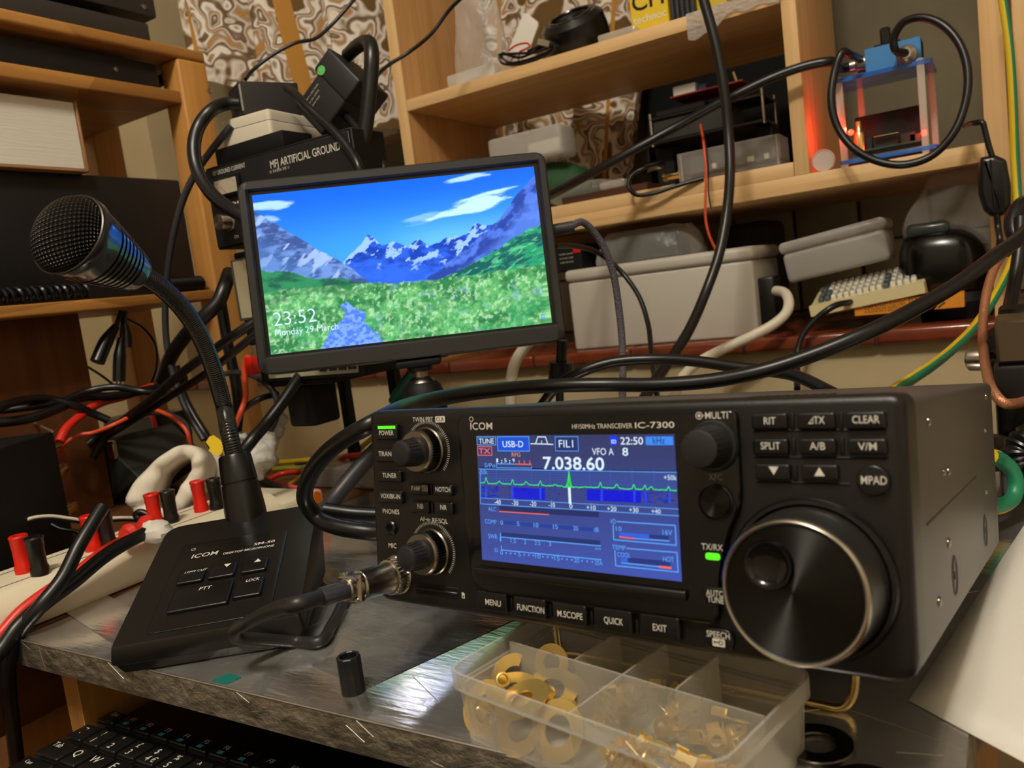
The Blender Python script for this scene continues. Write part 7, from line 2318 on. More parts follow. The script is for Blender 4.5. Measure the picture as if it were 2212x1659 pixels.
for j in range(NB):
    for k in range(NA):
        k2 = (k + 1) % NA
        Fb.append([j * NA + k, (j + 1) * NA + k, (j + 1) * NA + k2, j * NA + k2])
Fb.append(list(range(NB * NA, NB * NA + NA))[::-1])
MB().add(Vb, Fb).build('bag_film', [M_BAG], dv_, sharp=180)
# black box with print at the left end of the lid
kF = wall_frame(at_y(1205, 560, YG + 0.03).x - 0.06, YG + 0.022, ht)
kk = thing('black_carton', 'black carton with small print beside the bagged device', 'carton', kF)
kw = kF.hit(1262, 560)[0]
MB().box2((0, 0.0003, -0.08), (kw - 0.004, dh * 0.85, 0), 0.001, 1).build('carton_box', [M_BLK_MATT], kk)
mb = MB()
a0 = kF.hit(1208, 548)[0]
for k in range(3):
    mb.greek(a0, a0 + 0.022, kF.hit(1220, 549 + 9 * k)[1], 0.0022, 0, 0.0003)
a, b = kF.hit(1246, 541)
mb.quad2(a - 0.006, b - 0.003, a + 0.006, b + 0.003, 0.0003, 1)
mb.build('print', [M_WHITE_DIM, M_RED], kk)
# small black cube with a bright socket
bxb = sbox('black_block', 'small black block with a bright socket right of the grey enclosure', 'block', (1629, 630), (1650, 600), (1672, 630), (1650, 652), YG + 0.02, 0.04, M_BLK_SATIN, 0.002, SZ)
sbox('dark_parcel', 'dark parcel standing behind the grey enclosure lid at its right', 'parcel', (1560, 500), (1600, 482), (1668, 560), (1650, 600), YG + 0.16, 0.10, mat('dark_parcel_wrap', '#14120f', 0.7), 0.01, SZ)
# translucent box on a vintage keyboard
yv = YS - 0.012
vA, vB = at_y(1747, 662, yv), at_y(1995, 608, yv)
vd = (vB - vA).normalized()
vw = (vB - vA).length
VF = Frame(vA, vd, (0, 1, 0), vd.cross(Vector((0, 1, 0))))
vk = thing('vintage_keyboard', 'small cream computer keyboard with white and grey keys tilted on the orange carton', 'keyboard', VF)
VT = 0.016; VDp = 0.105; rise = 0.016
prof = [(0.0, -0.013), (0.0, -0.001), (0.004, 0.0), (0.018, 0.0005), (VDp - 0.015, rise), (VDp, rise + 0.001), (VDp, rise - 0.018), (0.02, -0.016)]
KM = Matrix(((0, 0, 1, 0), (1, 0, 0, 0), (0, 1, 0, 0), (0, 0, 0, 1)))
MB().prism(prof, 0, vw, 0, KM, 0.0015).build('keyboard_case', [mat('yellowed_cream_plastic', '#d3c596', 0.45)], vk)
M_VKW = mat('white_key_plastic', '#d8d3c4', 0.4); M_VKG = mat('grey_key_plastic', '#4e5656', 0.45)
kp = vw * 0.88 / 15
def vkey(mtl):
    return MB().prism(rounded(rect(-kp / 2 + 0.0008, -0.0078, kp / 2 - 0.0008, 0.0078), 0.0015), 0, 0.006, 0, None, 0.002).build('key', [mtl], vk)
pk_w, pk_g = vkey(M_VKW), vkey(M_VKG)
first = {True: pk_g, False: pk_w}; used_k = {True: False, False: False}
slk = math.atan2(rise, VDp - 0.033)
for r_ in range(4):
    for c_ in range(15):
        grey = (c_ < 1 + (r_ < 2)) or (c_ == 10 and r_ < 3) or (c_ == 14 and r_ > 0)
        o = first[grey]
        if used_k[grey]:
            o = o.copy(); COL.objects.link(o)
        used_k[grey] = True
        dd = 0.026 + r_ * 0.0175
        o.location = (vw * 0.06 + (c_ + 0.5) * kp, dd, 0.0005 + rise * (dd - 0.018) / (VDp - 0.033))
        o.rotation_euler = (slk, 0, 0)
# a block of print-outs carries its low left end
MB().box2((0.004, 0.03, -0.0175), (vw - 0.006, 0.09, -0.0125), 0.001, 1).build('base_tray', [M_BLK_MATT], vk)
qa, qb = at_y(1695, 597, yv + 0.05), at_y(1925, 540, yv + 0.05)
tb = thing('parts_box', 'milky translucent lidded box lying on the cream keyboard', 'box', ((qa.x + qb.x) / 2, yv + 0.09, (qa.z + qb.z) / 2))
ang = -math.atan2(qb.z - qa.z, qb.x - qa.x)
bl_ = (qb - qa).length
TBm = Matrix.Rotation(ang, 4, 'Y')
lz = max(0.0, 0.0)
mb = MB().box((0, 0, 0.0085), (bl_ * 0.96, 0.085, 0.038), 0.006, 3, 0, TBm)
mb.build('box_body', [M_FROST_BG], tb)
MB().box((0, 0, 0.0345), (bl_, 0.090, 0.0145), 0.006, 3, 0, TBm).build('lid', [M_FROST_BG], tb)
# black rounded camera bag / helmet shape
hc = at_y(2040, 555, YS + 0.05)
hbx = thing('web_camera', 'glossy black rounded camera body beside the milky box', 'camera', (hc.x, YS + 0.07, SZ))
rx = (at_y(2140, 560, YS + 0.05).x - at_y(1935, 560, YS + 0.05).x) / 2
zt2 = at_y(2050, 478, YS + 0.05).z
rz = (zt2 - SZ - 0.028) / 2
mb = MB().ball((0, 0, 0), 1.0, 40, 24)
def sup_(v, e): return math.copysign(abs(v) ** e, v)
mb.v = [(rx * sup_(v[0], 0.62), 0.058 * sup_(v[1], 0.62), 0.022 + rz + (rz + 0.004) * sup_(v[2], 0.62) - 0.012 * (v[0] > 0) * v[0]) for v in mb.v]
mb.build('camera_body', [mat('black_camera_body', '#070707', 0.22)], hbx)
MB().lathe([(0.034, 0), (0.040, 0.02), (0.036, 0.030), (0, 0.030)][::1], 36, 0, Matrix.Translation((rx * 0.25, -0.02, 0.0))).build('foot', [M_BLK_MATT], hbx)
mb = MB().box((-rx * 0.28, -0.004, 0.022 + rz * 2.0), (rx * 0.95, 0.09, 0.016), 0.007, 4)  # grey put in for the light on the black top flaps
mb.build('glossy_top', [mat('grey_lit_cover', '#3b4242', 0.18)], hbx)
# orange carton with recycling marks
oF = wall_frame(at_y(1845, 668, YG - 0.004).x, YG - 0.004, SZ)
oc_ = thing('orange_carton', 'flat orange carton with grey recycling marks under the cream keyboard', 'carton', oF)
ow = oF.hit(2083, 640)[0]
o1 = (oF.hit(1846, 657)[1] + oF.hit(2080, 627)[1]) / 2; o0 = (oF.hit(1846, 690)[1] + oF.hit(2083, 657)[1]) / 2
o0 = max(o0, 0.0005)
MB().box2((0, o0, -0.06), (ow, o1, 0), 0.0006, 1).build('carton_box', [mat('orange_carton_print', '#d98a1c', 0.5)], oc_)
mb = MB()
for k in range(4): mb.greek(ow * 0.10, ow * (0.48), o0 + (o1 - o0) * (0.25 + 0.17 * k), 0.0022, 0, 0.0003)
def circ(x, y, r_, w_, a0=0, a1=2 * PI, n=20):
    P = [(x + r_ * math.cos(a0 + (a1 - a0) * k / n), y + r_ * math.sin(a0 + (a1 - a0) * k / n)) for k in range(n + 1)]
    mb.line(P, w_, 1, 0.0003)
om = (o0 + o1) / 2
circ(ow * 0.685, om, 0.0085, 0.0022, 0.3, 2.9); circ(ow * 0.685, om, 0.0085, 0.0022, 3.5, 6.0); circ(ow * 0.685, om, 0.005, 0.002, 0.0, 2.2); circ(ow * 0.685, om, 0.005, 0.002, 3.2, 5.4)
mb.line([(ow * 0.52, om - 0.007), (ow * 0.52, om + 0.007), (ow * 0.545, om + 0.007), (ow * 0.545, om - 0.007), (ow * 0.52, om - 0.007)], 0.0009, 1, 0.0003)
mb.line([(ow * 0.575, om - 0.006), (ow * 0.62, om + 0.007)], 0.001, 1, 0.0003); mb.line([(ow * 0.575, om + 0.007), (ow * 0.62, om - 0.006)], 0.001, 1, 0.0003)
mb.line([(ow * 0.575, om - 0.008), (ow * 0.62, om - 0.008)], 0.0018, 1, 0.0003)
for k in range(3):
    t = 2 * PI * k / 3 + 0.5
    mb.line([(ow * 0.775 + 0.006 * math.cos(t), om + 0.006 * math.sin(t)), (ow * 0.775 + 0.006 * math.cos(t + 1.4), om + 0.006 * math.sin(t + 1.4))], 0.002, 1, 0.0003)
mb.build('printed_marks', [mat('brown_print', '#8d5a1a', 0.5), mat('dark_print', '#4a3a26', 0.5)], oc_)
sbox('dark_book', 'thin dark book lying under the black camera at the right of the orange carton', 'book', (1985, 630), (2050, 617), (2112, 650), (2050, 650), YG + 0.06, 0.08, mat('dark_book_cover', '#17120f', 0.6), 0.001, SZ)
# smoky plastic bag hanging under the shelf
hg = MB()
NA, NB = 22, 14
hx0 = at_y(2068, 400, YS + 0.02)
Vb, Fb = [], []
for j in range(NB + 1):
    t = j / NB
    w_ = 0.030 + 0.014 * math.sin(t * 2.6) + 0.01 * t
    for k in range(NA):
        a = 2 * PI * k / NA
        Vb.append((hx0.x - 0.008 * t + w_ * math.cos(a) * (1 + 0.1 * math.sin(3 * a + 7 * t)), YS + 0.045 + 0.018 * math.sin(a) * (1 + 0.15 * math.sin(4 * a + 5 * t)), zl0 - 0.002 - 0.085 * t))
for j in range(NB):
    for k in range(NA):
        k2 = (k + 1) % NA
        Fb.append([j * NA + k, (j + 1) * NA + k, (j + 1) * NA + k2, j * NA + k2])
Fb.append(list(range(NA)))
tag(hg.add(Vb, Fb).build('plastic_bag', M_SMOKE, sharp=180), 'smoky clear plastic bag hanging under the lower shelf by the right upright', 'bag')
# in-line supply block hanging on its lead
ib = thing('inline_adapter', 'black in-line power block hanging on its lead before the right upright', 'adapter', wall_frame(*at_y(2148, 465, YS - 0.05)))
iF = wall_frame(*at_y(2148, 465, YS - 0.05))
pb = [iF.hit(*p) for p in ((2117, 340), (2150, 334), (2174, 345), (2184, 400), (2184, 445), (2168, 466), (2140, 468), (2124, 455), (2113, 420), (2112, 370))]
MB().prism(rounded(pb, 0.003), -0.018, 0.004, 0, None, 0.006, 4, both=True).build('housing', [M_BLK_SATIN], ib)
pr = [iF.hit(*p) for p in ((2140, 345), (2144, 400), (2148, 450))]
MB().tube([(a, b, 0.0035) for a, b in pr], 0.0012, 8, 0, 6).build('moulded_ridge', [M_BLK_SATIN], ib)

# ---- far right: black aerial tuner with bright connector, on the desk behind the radio
fF = wall_frame(at_y(2148, 880, 0.68).x, 0.68, ZT)
ft = thing('switching_unit', 'black unit with a round knob at the right edge behind the radio', 'unit', fF)
fp_ = [fF.hit(*p) for p in ((2120, 745), (2212, 690), (2300, 690), (2300, 900), (2170, 885), (2140, 830))]
MB().prism(fp_, -0.08, 0, 0, None, 0.003).build('housing', [M_BLK_MATT], ft)
a, b = fF.hit(2172, 780)
MB().lathe([(0.012, 0), (0.012, 0.004), (0.009, 0.006), (0.006, 0.012), (0, 0.012)], 24, 0, Matrix.Translation((a, b, 0))).build('knob', [M_BLK_GLOSS], ft)
a, b = fF.hit(2112, 785)
MB().lathe([(0.008, 0), (0.009, 0.002), (0.009, 0.014), (0.007, 0.016), (0, 0.016)], 30, 0, Matrix.Translation((a + 0.008, b, -0.02)) @ Matrix.Rotation(-PI / 2 - 0.3, 4, 'Y')).build('aerial_socket', [M_STEEL], ft)
mb = MB()
mm = Matrix.Rotation(1.1, 4, 'Z')
a, b = fF.hit(2142, 808); mb.greek(-0.006, 0.006, 0, 0.003, 0, 0.0004, Matrix.Translation((a, b, 0)) @ mm)
a, b = fF.hit(2150, 828); mb.greek(-0.006, 0.006, 0, 0.003, 0, 0.0004, Matrix.Translation((a, b, 0)) @ mm)
mb.build('white_print', [M_WHITE_DIM], ft)
MB().box2((fF.hit(2165, 860)[0], 0.0, -0.07), (fF.hit(2165, 860)[0] + 0.05, 0.12, -0.02), 0.002, 1).build('foot', [M_BLK_MATT], ft)
fo = [at_y(*p, 0.62) for p in ((2152, 905), (2230, 905), (2230, 1110), (2158, 1110))]
bk2 = thing('relay_box', 'black box on the foil behind the radio at the right edge', 'box', (fo[0].x, 0.62, ZT))
MB().box2((0, 0, 0), (0.06, 0.06, 0.09), 0.003, 2).build('box_shell', [M_BLK_SATIN], bk2)
tag(MB().box2((fo[0].x + 0.002, 0.625, ZT + 0.0905), (fo[0].x + 0.06, 0.675, ZT + 0.12), 0.002, 1).build('brown_pack', mat('brown_clear_pack', '#4a3c2a', 0.3)), 'brown pack lying on the black box at the right edge', 'pack')
# ------------------------------------------------------------------ cables
M_BRAID = mat('grey_braided_sleeve', '#56525a', 0.6, bump=((700,) * 3, 0.9, 0.002))
M_WCAB = mat('white_cable_sheath', '#d2c9b6', 0.4)
# over the radio
cable('coax_cable', 'thick black coax running from the right edge over the radio to its left side', 'cable',
      [(2260, 430, .74), (2212, 505, .70), (2150, 552, .66), (2070, 612, .63), (1980, 665, .60), (1870, 720, .57), (1750, 768, .555), (1650, 800, .545), (1540, 822, .54), (1420, 831, .535), (1300, 831, .53), (1180, 834, .51), (1080, 842, .47), (980, 855, .43), (900, 872, .39), (845, 893, .345), (800, 917, .325), (745, 948, .325), (695, 990, .33), (664, 1040, .335), (660, 1082, .34), (685, 1118, .345), (730, 1138, .345), (790, 1148, .35), (850, 1152, .36)], 0.0052, M_CABLE)
cable('coax_cable', 'black coax arching low behind the radio from the plug under the monitor', 'cable',
      [(1150, 905, .60), (1200, 838, .60), (1250, 806, .60), (1320, 783, .61), (1410, 776, .62), (1500, 780, .62), (1590, 793, .615), (1660, 801, .61), (1720, 812, .60), (1800, 850, .58)], 0.0046, M_CABLE)
cable('coax_cable', 'thick black coax hanging from above before the upper shelf down behind the radio', 'cable',
      [(1505, -60, .94), (1520, 0, .94), (1545, 90, .94), (1562, 180, .94), (1573, 280, .94), (1577, 370, .93), (1570, 460, .92), (1553, 550, .90), (1525, 630, .88), (1490, 710, .84), (1450, 775, .80), (1410, 830, .75), (1370, 900, .70)], 0.0058, M_CABLE)
l0 = lft + Vector((-0.02, 0, 0))
cable('coax_cable', 'black coax crossing before the shelf from the monitor to the blue filter box', 'cable',
      [at_y(1170, 430, .80), at_y(1230, 400, .88), at_y(1330, 345, .95), at_y(1450, 280, .985), at_y(1570, 215, .99), at_y(1680, 163, 1.0), at_y(1750, 140, 1.005), at_y(1795, 133, 1.01), l0 + Vector((-0.006, -0.0, 0.0)), l0 + Vector((0.006, 0, 0))], 0.0056, M_CABLE, 'w')
cable('aerial_lead', 'black lead looping in a big ring before the blue acrylic computer case', 'cable',
      [lft + Vector((-0.006, -0.012, 0.004)), at_y(1836, 118, 1.0), at_y(1820, 112, .99), at_y(1802, 160, .985), at_y(1796, 225, .98), at_y(1812, 280, .978), at_y(1846, 322, .975), at_y(1895, 348, .975), at_y(1950, 356, .975), at_y(2010, 338, .978), at_y(2058, 290, .98), at_y(2086, 220, .985), at_y(2090, 150, .99), at_y(2070, 90, .995), at_y(2030, 50, 1.0), at_y(1985, 38, 1.005), at_y(1950, 50, 1.01), at_y(1931, 82, 1.015), at_y(1934, 108, 1.018), bncp], 0.0043, M_CABLE, 'w')
cable('thin_wire', 'thin orange wire hanging before the lower shelf beside the thick coax', 'wire',
      [(1513, 270, 1.085), (1520, 310, 1.01), (1525, 370, 1.0), (1524, 430, 1.0), (1524, 470, 1.0), (1531, 505, 1.0), (1546, 540, 1.005)], 0.0016, M_ORANGE)
cable('thin_wire', 'thin black wire hanging beside the orange wire before the lower shelf', 'wire',
      [(1522, 300, 1.02), (1530, 360, 1.015), (1531, 420, 1.012), (1536, 450, 1.01)], 0.0010, M_CABLE)
cable('braided_cable', 'grey braided cable plugged into the right side of the monitor', 'cable',
      [NF.w(ox1 - 0.002, 0.075, -0.012), NF.w(ox1 + 0.014, 0.076, -0.012), at_y(1258, 480, .61), at_y(1296, 520, .625), at_y(1322, 580, .635), at_y(1336, 660, .64), at_y(1344, 740, .64), at_y(1345, 830, .63), at_y(1343, 900, .62)], 0.0031, M_BRAID, 'w')
MB_ = MB().tube([NF.w(ox1 - 0.001, 0.075, -0.012), NF.w(ox1 + 0.018, 0.0762, -0.012)], 0.0048, 12, 0, 1, smooth=False)
tag(MB_.build('cable_boot', M_CABLE_GREY), 'grey plug boot in the right side of the monitor', 'plug')
cable('thin_cable', 'thin black cable curving over the grey enclosure and down behind the radio', 'cable',
      [(1200, 532, .80), (1240, 532, .84), (1290, 545, .88), (1340, 585, .90), (1380, 640, .89), (1400, 700, .87), (1406, 750, .84), (1412, 800, .80), (1420, 860, .74)], 0.0030, M_CABLE)
cable('white_cable', 'white cable bending down from beside the grey enclosure', 'cable',
      [(1676, 628, 1.035), (1694, 632, 1.02), (1704, 652, 1.0), (1698, 676, .985), (1672, 700, .975), (1620, 728, .965), (1560, 755, .955), (1510, 782, .93), (1475, 815, .88), (1450, 870, .80)], 0.0062, M_WCAB)
cable('white_cable', 'short white cable dropping from under the monitor behind the radio', 'cable',
      [(1160, 720, .82), (1132, 752, .82), (1112, 785, .82), (1104, 825, .82), (1102, 880, .80)], 0.0068, M_WCAB)
# plug under the monitor
pu = at_y(1212, 740, .66)
pt_ = thing('power_plug', 'black ribbed plug standing under the right corner of the monitor', 'plug', (at_y(1210, 815, .66)))
PTm = Matrix.Translation(-at_y(1210, 815, .66))
MB().tube([PTm @ at_y(1214, 735, .66), PTm @ at_y(1212, 785, .66)], 0.0052, 12, 0, 1, smooth=False).build('strain_relief', [M_BLK_SATIN], pt_)
MB().tube([PTm @ at_y(1212, 782, .66), PTm @ at_y(1210, 830, .66)], 0.0125, 14, 0, 12, rf=lambda t: 1.0 if int(t * 12) % 2 else 0.93, smooth=False).build('plug_body', [M_BLK_SATIN], pt_)
MB().tube([PTm @ at_y(1210, 830, .66), PTm @ at_y(1209, 860, .655), PTm @ Vector((at_y(1205, 880, .65).x, .65, ZT + 0.004))], 0.004, 10, 0, 4).build('cord', [M_CABLE], pt_)
cable('thin_cable', 'thin black cable dropping over the tile edge under the orange carton', 'cable',
      [(1838, 652, 1.02), (1800, 662, .99), (1760, 692, .985), (1732, 728, .98), (1723, 760, .975), (1722, 795, .965), (1722, 840, .93)], 0.0036, M_CABLE)
# yellow and green earth wire at the right
def striped(name, label, pts, r, mats, ph=0.0):
    P = [p if isinstance(p, Vector) else at_y(*p) for p in pts]
    o = MB().tube(P, r, 12, 0, 6, mif=lambda t, a: 1 if ((a + ph) % 1.0 < 0.42) else 0).build(name, mats)
    return tag(o, label, 'wire')
striped('earth_wire', 'yellow and green earth wire hanging down the right upright to the radio', [(2163, -20, .985), (2180, 100, .985), (2188, 220, .985), (2192, 340, .985), (2198, 430, .98), (2205, 500, .97), (2188, 560, .95), (2155, 630, .90), (2110, 700, .84), (2060, 752, .77), (2010, 792, .70), (1960, 825, .64), (1925, 850, .60), (1890, 900, .58)], 0.0042, [M_YELLOW, M_GREEN], 0.62)
striped('earth_wire', 'short loop of yellow and green wire behind the right side of the radio', [(2140, 985, .55), (2160, 992, .56), (2185, 1015, .565), (2195, 1045, .565), (2188, 1075, .56), (2165, 1092, .55), (2140, 1098, .54)], 0.0046, [M_YELLOW, M_GREEN])
cable('copper_braid', 'coppery braided lead hanging before the black unit at the right edge', 'cable',
      [(2169, 545, .80), (2150, 575, .78), (2132, 630, .75), (2124, 690, .72), (2124, 750, .68), (2132, 805, .64), (2145, 845, .61), (2168, 870, .60), (2195, 872, .61), (2225, 862, .63)], 0.0035, M_COPPER)
cable('thick_cable', 'black sleeved cable joint at the right edge above the copper braid', 'cable', [(2167, 548, .80), (2185, 530, .80), (2212, 505, .81), (2250, 480, .82)], 0.0052, M_CABLE)
cable('thick_cable', 'black cable hanging down before the right upright to the black unit', 'cable', [(2205, 470, .86), (2202, 540, .85), (2190, 620, .83), (2178, 680, .80), (2166, 740, .74), (2150, 800, .70)], 0.0056, M_CABLE)
cable('thick_cable', 'black cable arching at the right edge beside the yellow and green wire', 'cable', [(2240, 430, .90), (2205, 445, .88), (2190, 470, .87), (2194, 510, .86), (2230, 540, .86)], 0.0075, M_CABLE)
cable('power_lead', 'lead of the in-line power block bent over the end of the shelf', 'cable', [(2085, 272, 1.045), (2105, 266, .985), (2122, 265, .98), (2127, 280, .98), (2135, 312, .98), (2143, 338, .98)], 0.0030, M_CABLE)
cable('power_lead', 'lead hanging out of the bottom of the in-line power block', 'cable', [(2153, 462, .98), (2156, 490, .98), (2160, 520, .97), (2150, 560, .99)], 0.0032, M_CABLE)
cable('ribbed_hose', 'black ribbed cable boot at the right edge over the black box', 'cable', [(2260, 930, .60), (2222, 958, .59), (2200, 985, .585), (2212, 1020, .58)], 0.012, M_BLK_SATIN, rf=lambda t: 1.0 if int(t * 14) % 2 else 0.84, sub=8)
cable('black_cable', 'black cable lying behind the radio case at the right edge', 'cable', [(2150, 1010, .60), (2150, 960, .61), (2172, 965, .60), (2205, 1000, .585), (2250, 1040, .57)], 0.0065, M_CABLE)
# aerial plug lead on the lower shelf
cable('aerial_lead', 'short black lead with a gold plug curling on the front of the lower shelf', 'cable',
      [at_y(1432, 358, YL + 0.02), at_y(1395, 362, 1.02), at_y(1366, 378, 1.012), at_y(1357, 400, 1.008), at_y(1372, 420, 1.008), at_y(1410, 418, 1.012), at_y(1460, 402, 1.02), at_y(1520, 385, 1.03)], 0.0028, M_CABLE, 'w')
pa0, pa1 = at_y(1392, 366, 1.022), at_y(1428, 356, YL + 0.018)
tag(MB().tube([pa0, pa1], 0.0062, 12, 0, 6, rf=lambda t: 0.8 + 0.2 * t, smooth=False).build('cable_boot', M_BLK_SATIN), 'black boot of the aerial lead before the clear acrylic case', 'plug')
# ---- over the left side
cable('black_cable', 'black cable looping left of the device stack from the cream enclosure to the monitor', 'cable',
      [(520, 224, .56), (490, 224, .55), (455, 240, .53), (430, 272, .52), (419, 315, .51), (424, 360, .505), (444, 402, .50), (474, 435, .495), (515, 462, .49), (545, 480, .49)], 0.0062, M_CABLE)
cable('grey_cable', 'thin grey lit cable hanging in a long bow left of the monitor', 'cable',
      [(500, 272, .55), (462, 318, .54), (425, 370, .53), (396, 430, .525), (374, 510, .52), (362, 590, .52), (357, 660, .52), (360, 740, .52), (372, 800, .52), (400, 880, .52), (440, 950, .52)], 0.0034, M_CABLE_GREY)
cable('thin_wire', 'thin black wire rising across the patterned curtain left of the wooden shelf', 'wire',
      [(530, 172, .66), (548, 150, .68), (590, 118, .70), (640, 92, .72), (680, 84, .74), (715, 55, .76), (760, 5, .78), (790, -30, .80)], 0.0021, M_CABLE)
cable('thin_wire', 'thin black wire swinging across the left upright of the wooden shelf', 'wire',
      [(805, 185, .86), (818, 160, .88), (840, 140, .90), (880, 115, .92), (930, 75, .93), (968, 25, .94), (990, 2, .94), (1030, -30, .95)], 0.0026, M_CABLE)
cable('thick_cable', 'thick black cable arching out of the leaning adapter down behind the monitor', 'cable',
      [(752, 118, .62), (775, 98, .60), (797, 92, .585), (803, 115, .575), (800, 180, .57), (792, 260, .565), (780, 330, .56), (772, 380, .56)], 0.0066, M_CABLE)
cable('black_cable', 'black cable crossing the cream enclosure from the curtain to the monitor', 'cable',
      [(620, 190, .575), (640, 205, .56), (660, 228, .548), (690, 255, .545), (725, 288, .54), (755, 325, .535), (774, 358, .53), (780, 385, .53)], 0.0040, M_CABLE)
cable('black_cable', 'black cable lying on the cream enclosure behind the crossing one', 'cable',
      [(700, 240, .62), (728, 236, .61), (755, 258, .60), (790, 300, .59), (815, 335, .58), (830, 365, .58)], 0.0042, M_CABLE)
cable('black_cable', 'thick black cable bending left from the device stack toward the shelf post', 'cable',
      [(495, 590, .56), (485, 620, .54), (470, 655, .53), (440, 685, .52), (405, 720, .52), (370, 770, .52), (350, 820, .53)], 0.0072, M_CABLE)
cable('black_cable', 'black cable running from under the monitor to the wires on the far left', 'cable',
      [(560, 690, .50), (520, 715, .49), (470, 750, .49), (400, 800, .49), (330, 860, .49), (270, 905, .49), (215, 940, .49), (190, 960, .48)], 0.0044, M_CABLE)
cable('black_cable', 'second black cable running below the first from monitor to far left', 'cable',
      [(575, 700, .52), (530, 740, .51), (455, 800, .50), (380, 848, .50), (310, 893, .50), (260, 925, .49), (225, 950, .49), (200, 990, .48)], 0.0038, M_CABLE)
cable('black_cable', 'black cable hanging straight down before the beech post', 'cable',
      [(475, 640, .60), (483, 690, .60), (495, 760, .60), (508, 820, .60), (515, 880, .60), (510, 940, .60)], 0.0062, M_CABLE)
cable('black_cable', 'black cable dropping from under the monitor behind the microphone neck', 'cable',
      [(660, 790, .56), (640, 825, .54), (610, 870, .52), (575, 915, .50), (545, 950, .48), (520, 985, .47), (500, 1040, .47)], 0.0056, M_CABLE)
cable('thin_cable', 'thin black cable arching below the monitor corner and down to the white bag', 'cable',
      [(480, 808, .58), (520, 805, .56), (560, 818, .55), (590, 845, .55), (600, 880, .55), (590, 920, .56), (560, 960, .56)], 0.0030, M_CABLE_GREY)
cable('red_wire', 'red wire with a red plug hanging below the left corner of the monitor', 'wire',
      [(536, 770, .53), (528, 790, .53), (530, 830, .53), (530, 860, .53), (520, 890, .52), (505, 930, .52)], 0.0028, M_ORANGE)
rp = at_y(545, 790, .53)
tag(MB().box(tuple(rp), (0.011, 0.012, 0.018), 0.003, 2).build('red_plug', M_RED), 'red plug hanging at the lower left corner of the monitor', 'plug')
cable('thin_cable', 'thin black cable curling below the red wire to the beech post', 'cable', [(600, 850, .56), (560, 862, .54), (525, 885, .53), (505, 920, .53), (495, 960, .53)], 0.0032, M_CABLE)
cable('black_cable', 'black cable in a low arch on the far left above the metal box', 'cable',
      [(-40, 905, .35), (0, 880, .37), (50, 865, .40), (105, 862, .43), (160, 876, .45), (205, 895, .47), (235, 908, .48)], 0.0042, M_CABLE)
cable('black_cable', 'black cable behind the low arch on the far left', 'cable',
      [(-30, 890, .38), (60, 880, .41), (130, 868, .44), (190, 845, .47), (250, 836, .49), (310, 846, .51), (370, 850, .52)], 0.0038, M_CABLE)
cable('black_cable', 'thick black cable among the tangle under the hanging audio plugs', 'cable',
      [(-20, 915, .37), (60, 905, .40), (120, 885, .43), (180, 858, .47), (240, 856, .50), (300, 846, .53), (350, 835, .54), (400, 815, .55)], 0.0048, M_CABLE)
cable('red_cable', 'thick red cable rising from the metal box among the black cables', 'cable',
      [(128, 955, .42), (140, 930, .43), (165, 905, .45), (195, 882, .47), (230, 866, .50), (262, 858, .52), (300, 845, .54), (330, 835, .56)], 0.0044, M_REDWIRE)
cable('orange_wire', 'thin orange wire looping over the slanted power unit', 'wire', [(143, 985, .45), (130, 975, .44), (145, 955, .44), (170, 940, .45), (200, 935, .46), (240, 920, .47), (280, 900, .49), (310, 880, .51)], 0.0021, M_ORANGE)
cable('orange_wire', 'orange wire arching down behind the white cloth loop', 'wire', [(300, 893, .54), (325, 884, .54), (360, 895, .54), (390, 915, .54), (405, 935, .54), (412, 965, .54)], 0.0023, M_ORANGE)
cable('grey_wire', 'thin grey wire arching beside the orange wire behind the cloth loop', 'wire', [(320, 893, .55), (360, 893, .55), (395, 910, .55), (410, 930, .55), (405, 955, .55), (400, 980, .55)], 0.0026, M_CABLE_GREY)
cable('red_wire', 'red wire running down behind the slanted power unit', 'wire', [(325, 890, .57), (335, 920, .57), (338, 955, .57), (340, 1000, .57)], 0.0030, M_REDWIRE)
cable('thin_wire', 'thin dark wire drooping before the brown side panel on the left', 'wire', [(185, 790, .52), (220, 812, .52), (250, 835, .52), (275, 850, .52)], 0.0014, M_CABLE)
cable('thin_wire', 'thin brown wire hanging in a bow right of the audio plugs', 'wire', [(276, 690, .58), (310, 710, .58), (335, 745, .58), (338, 790, .58), (325, 830, .58)], 0.0016, M_CABLE)
cable('black_cable', 'black cable leaning beside the neck of the microphone to the yellow flag', 'cable', [(380, 790, .60), (395, 850, .60), (420, 900, .60), (445, 940, .60), (465, 975, .60)], 0.0046, M_CABLE)
cable('thin_wire', 'thin black wire hanging down the pale wall in the left unit', 'wire', [(212, 285, 1.012), (240, 325, 1.012), (262, 360, 1.012), (275, 392, 1.012), (290, 440, 1.012)], 0.0022, M_CABLE)
usb = at_y(243, 972, .50)
tag(MB().box(tuple(usb), (0.012, 0.005, 0.020), 0.0006, 1, 0, None).build('usb_plug', M_STEEL), 'bright metal USB plug between the slanted power unit and the adapter', 'plug')
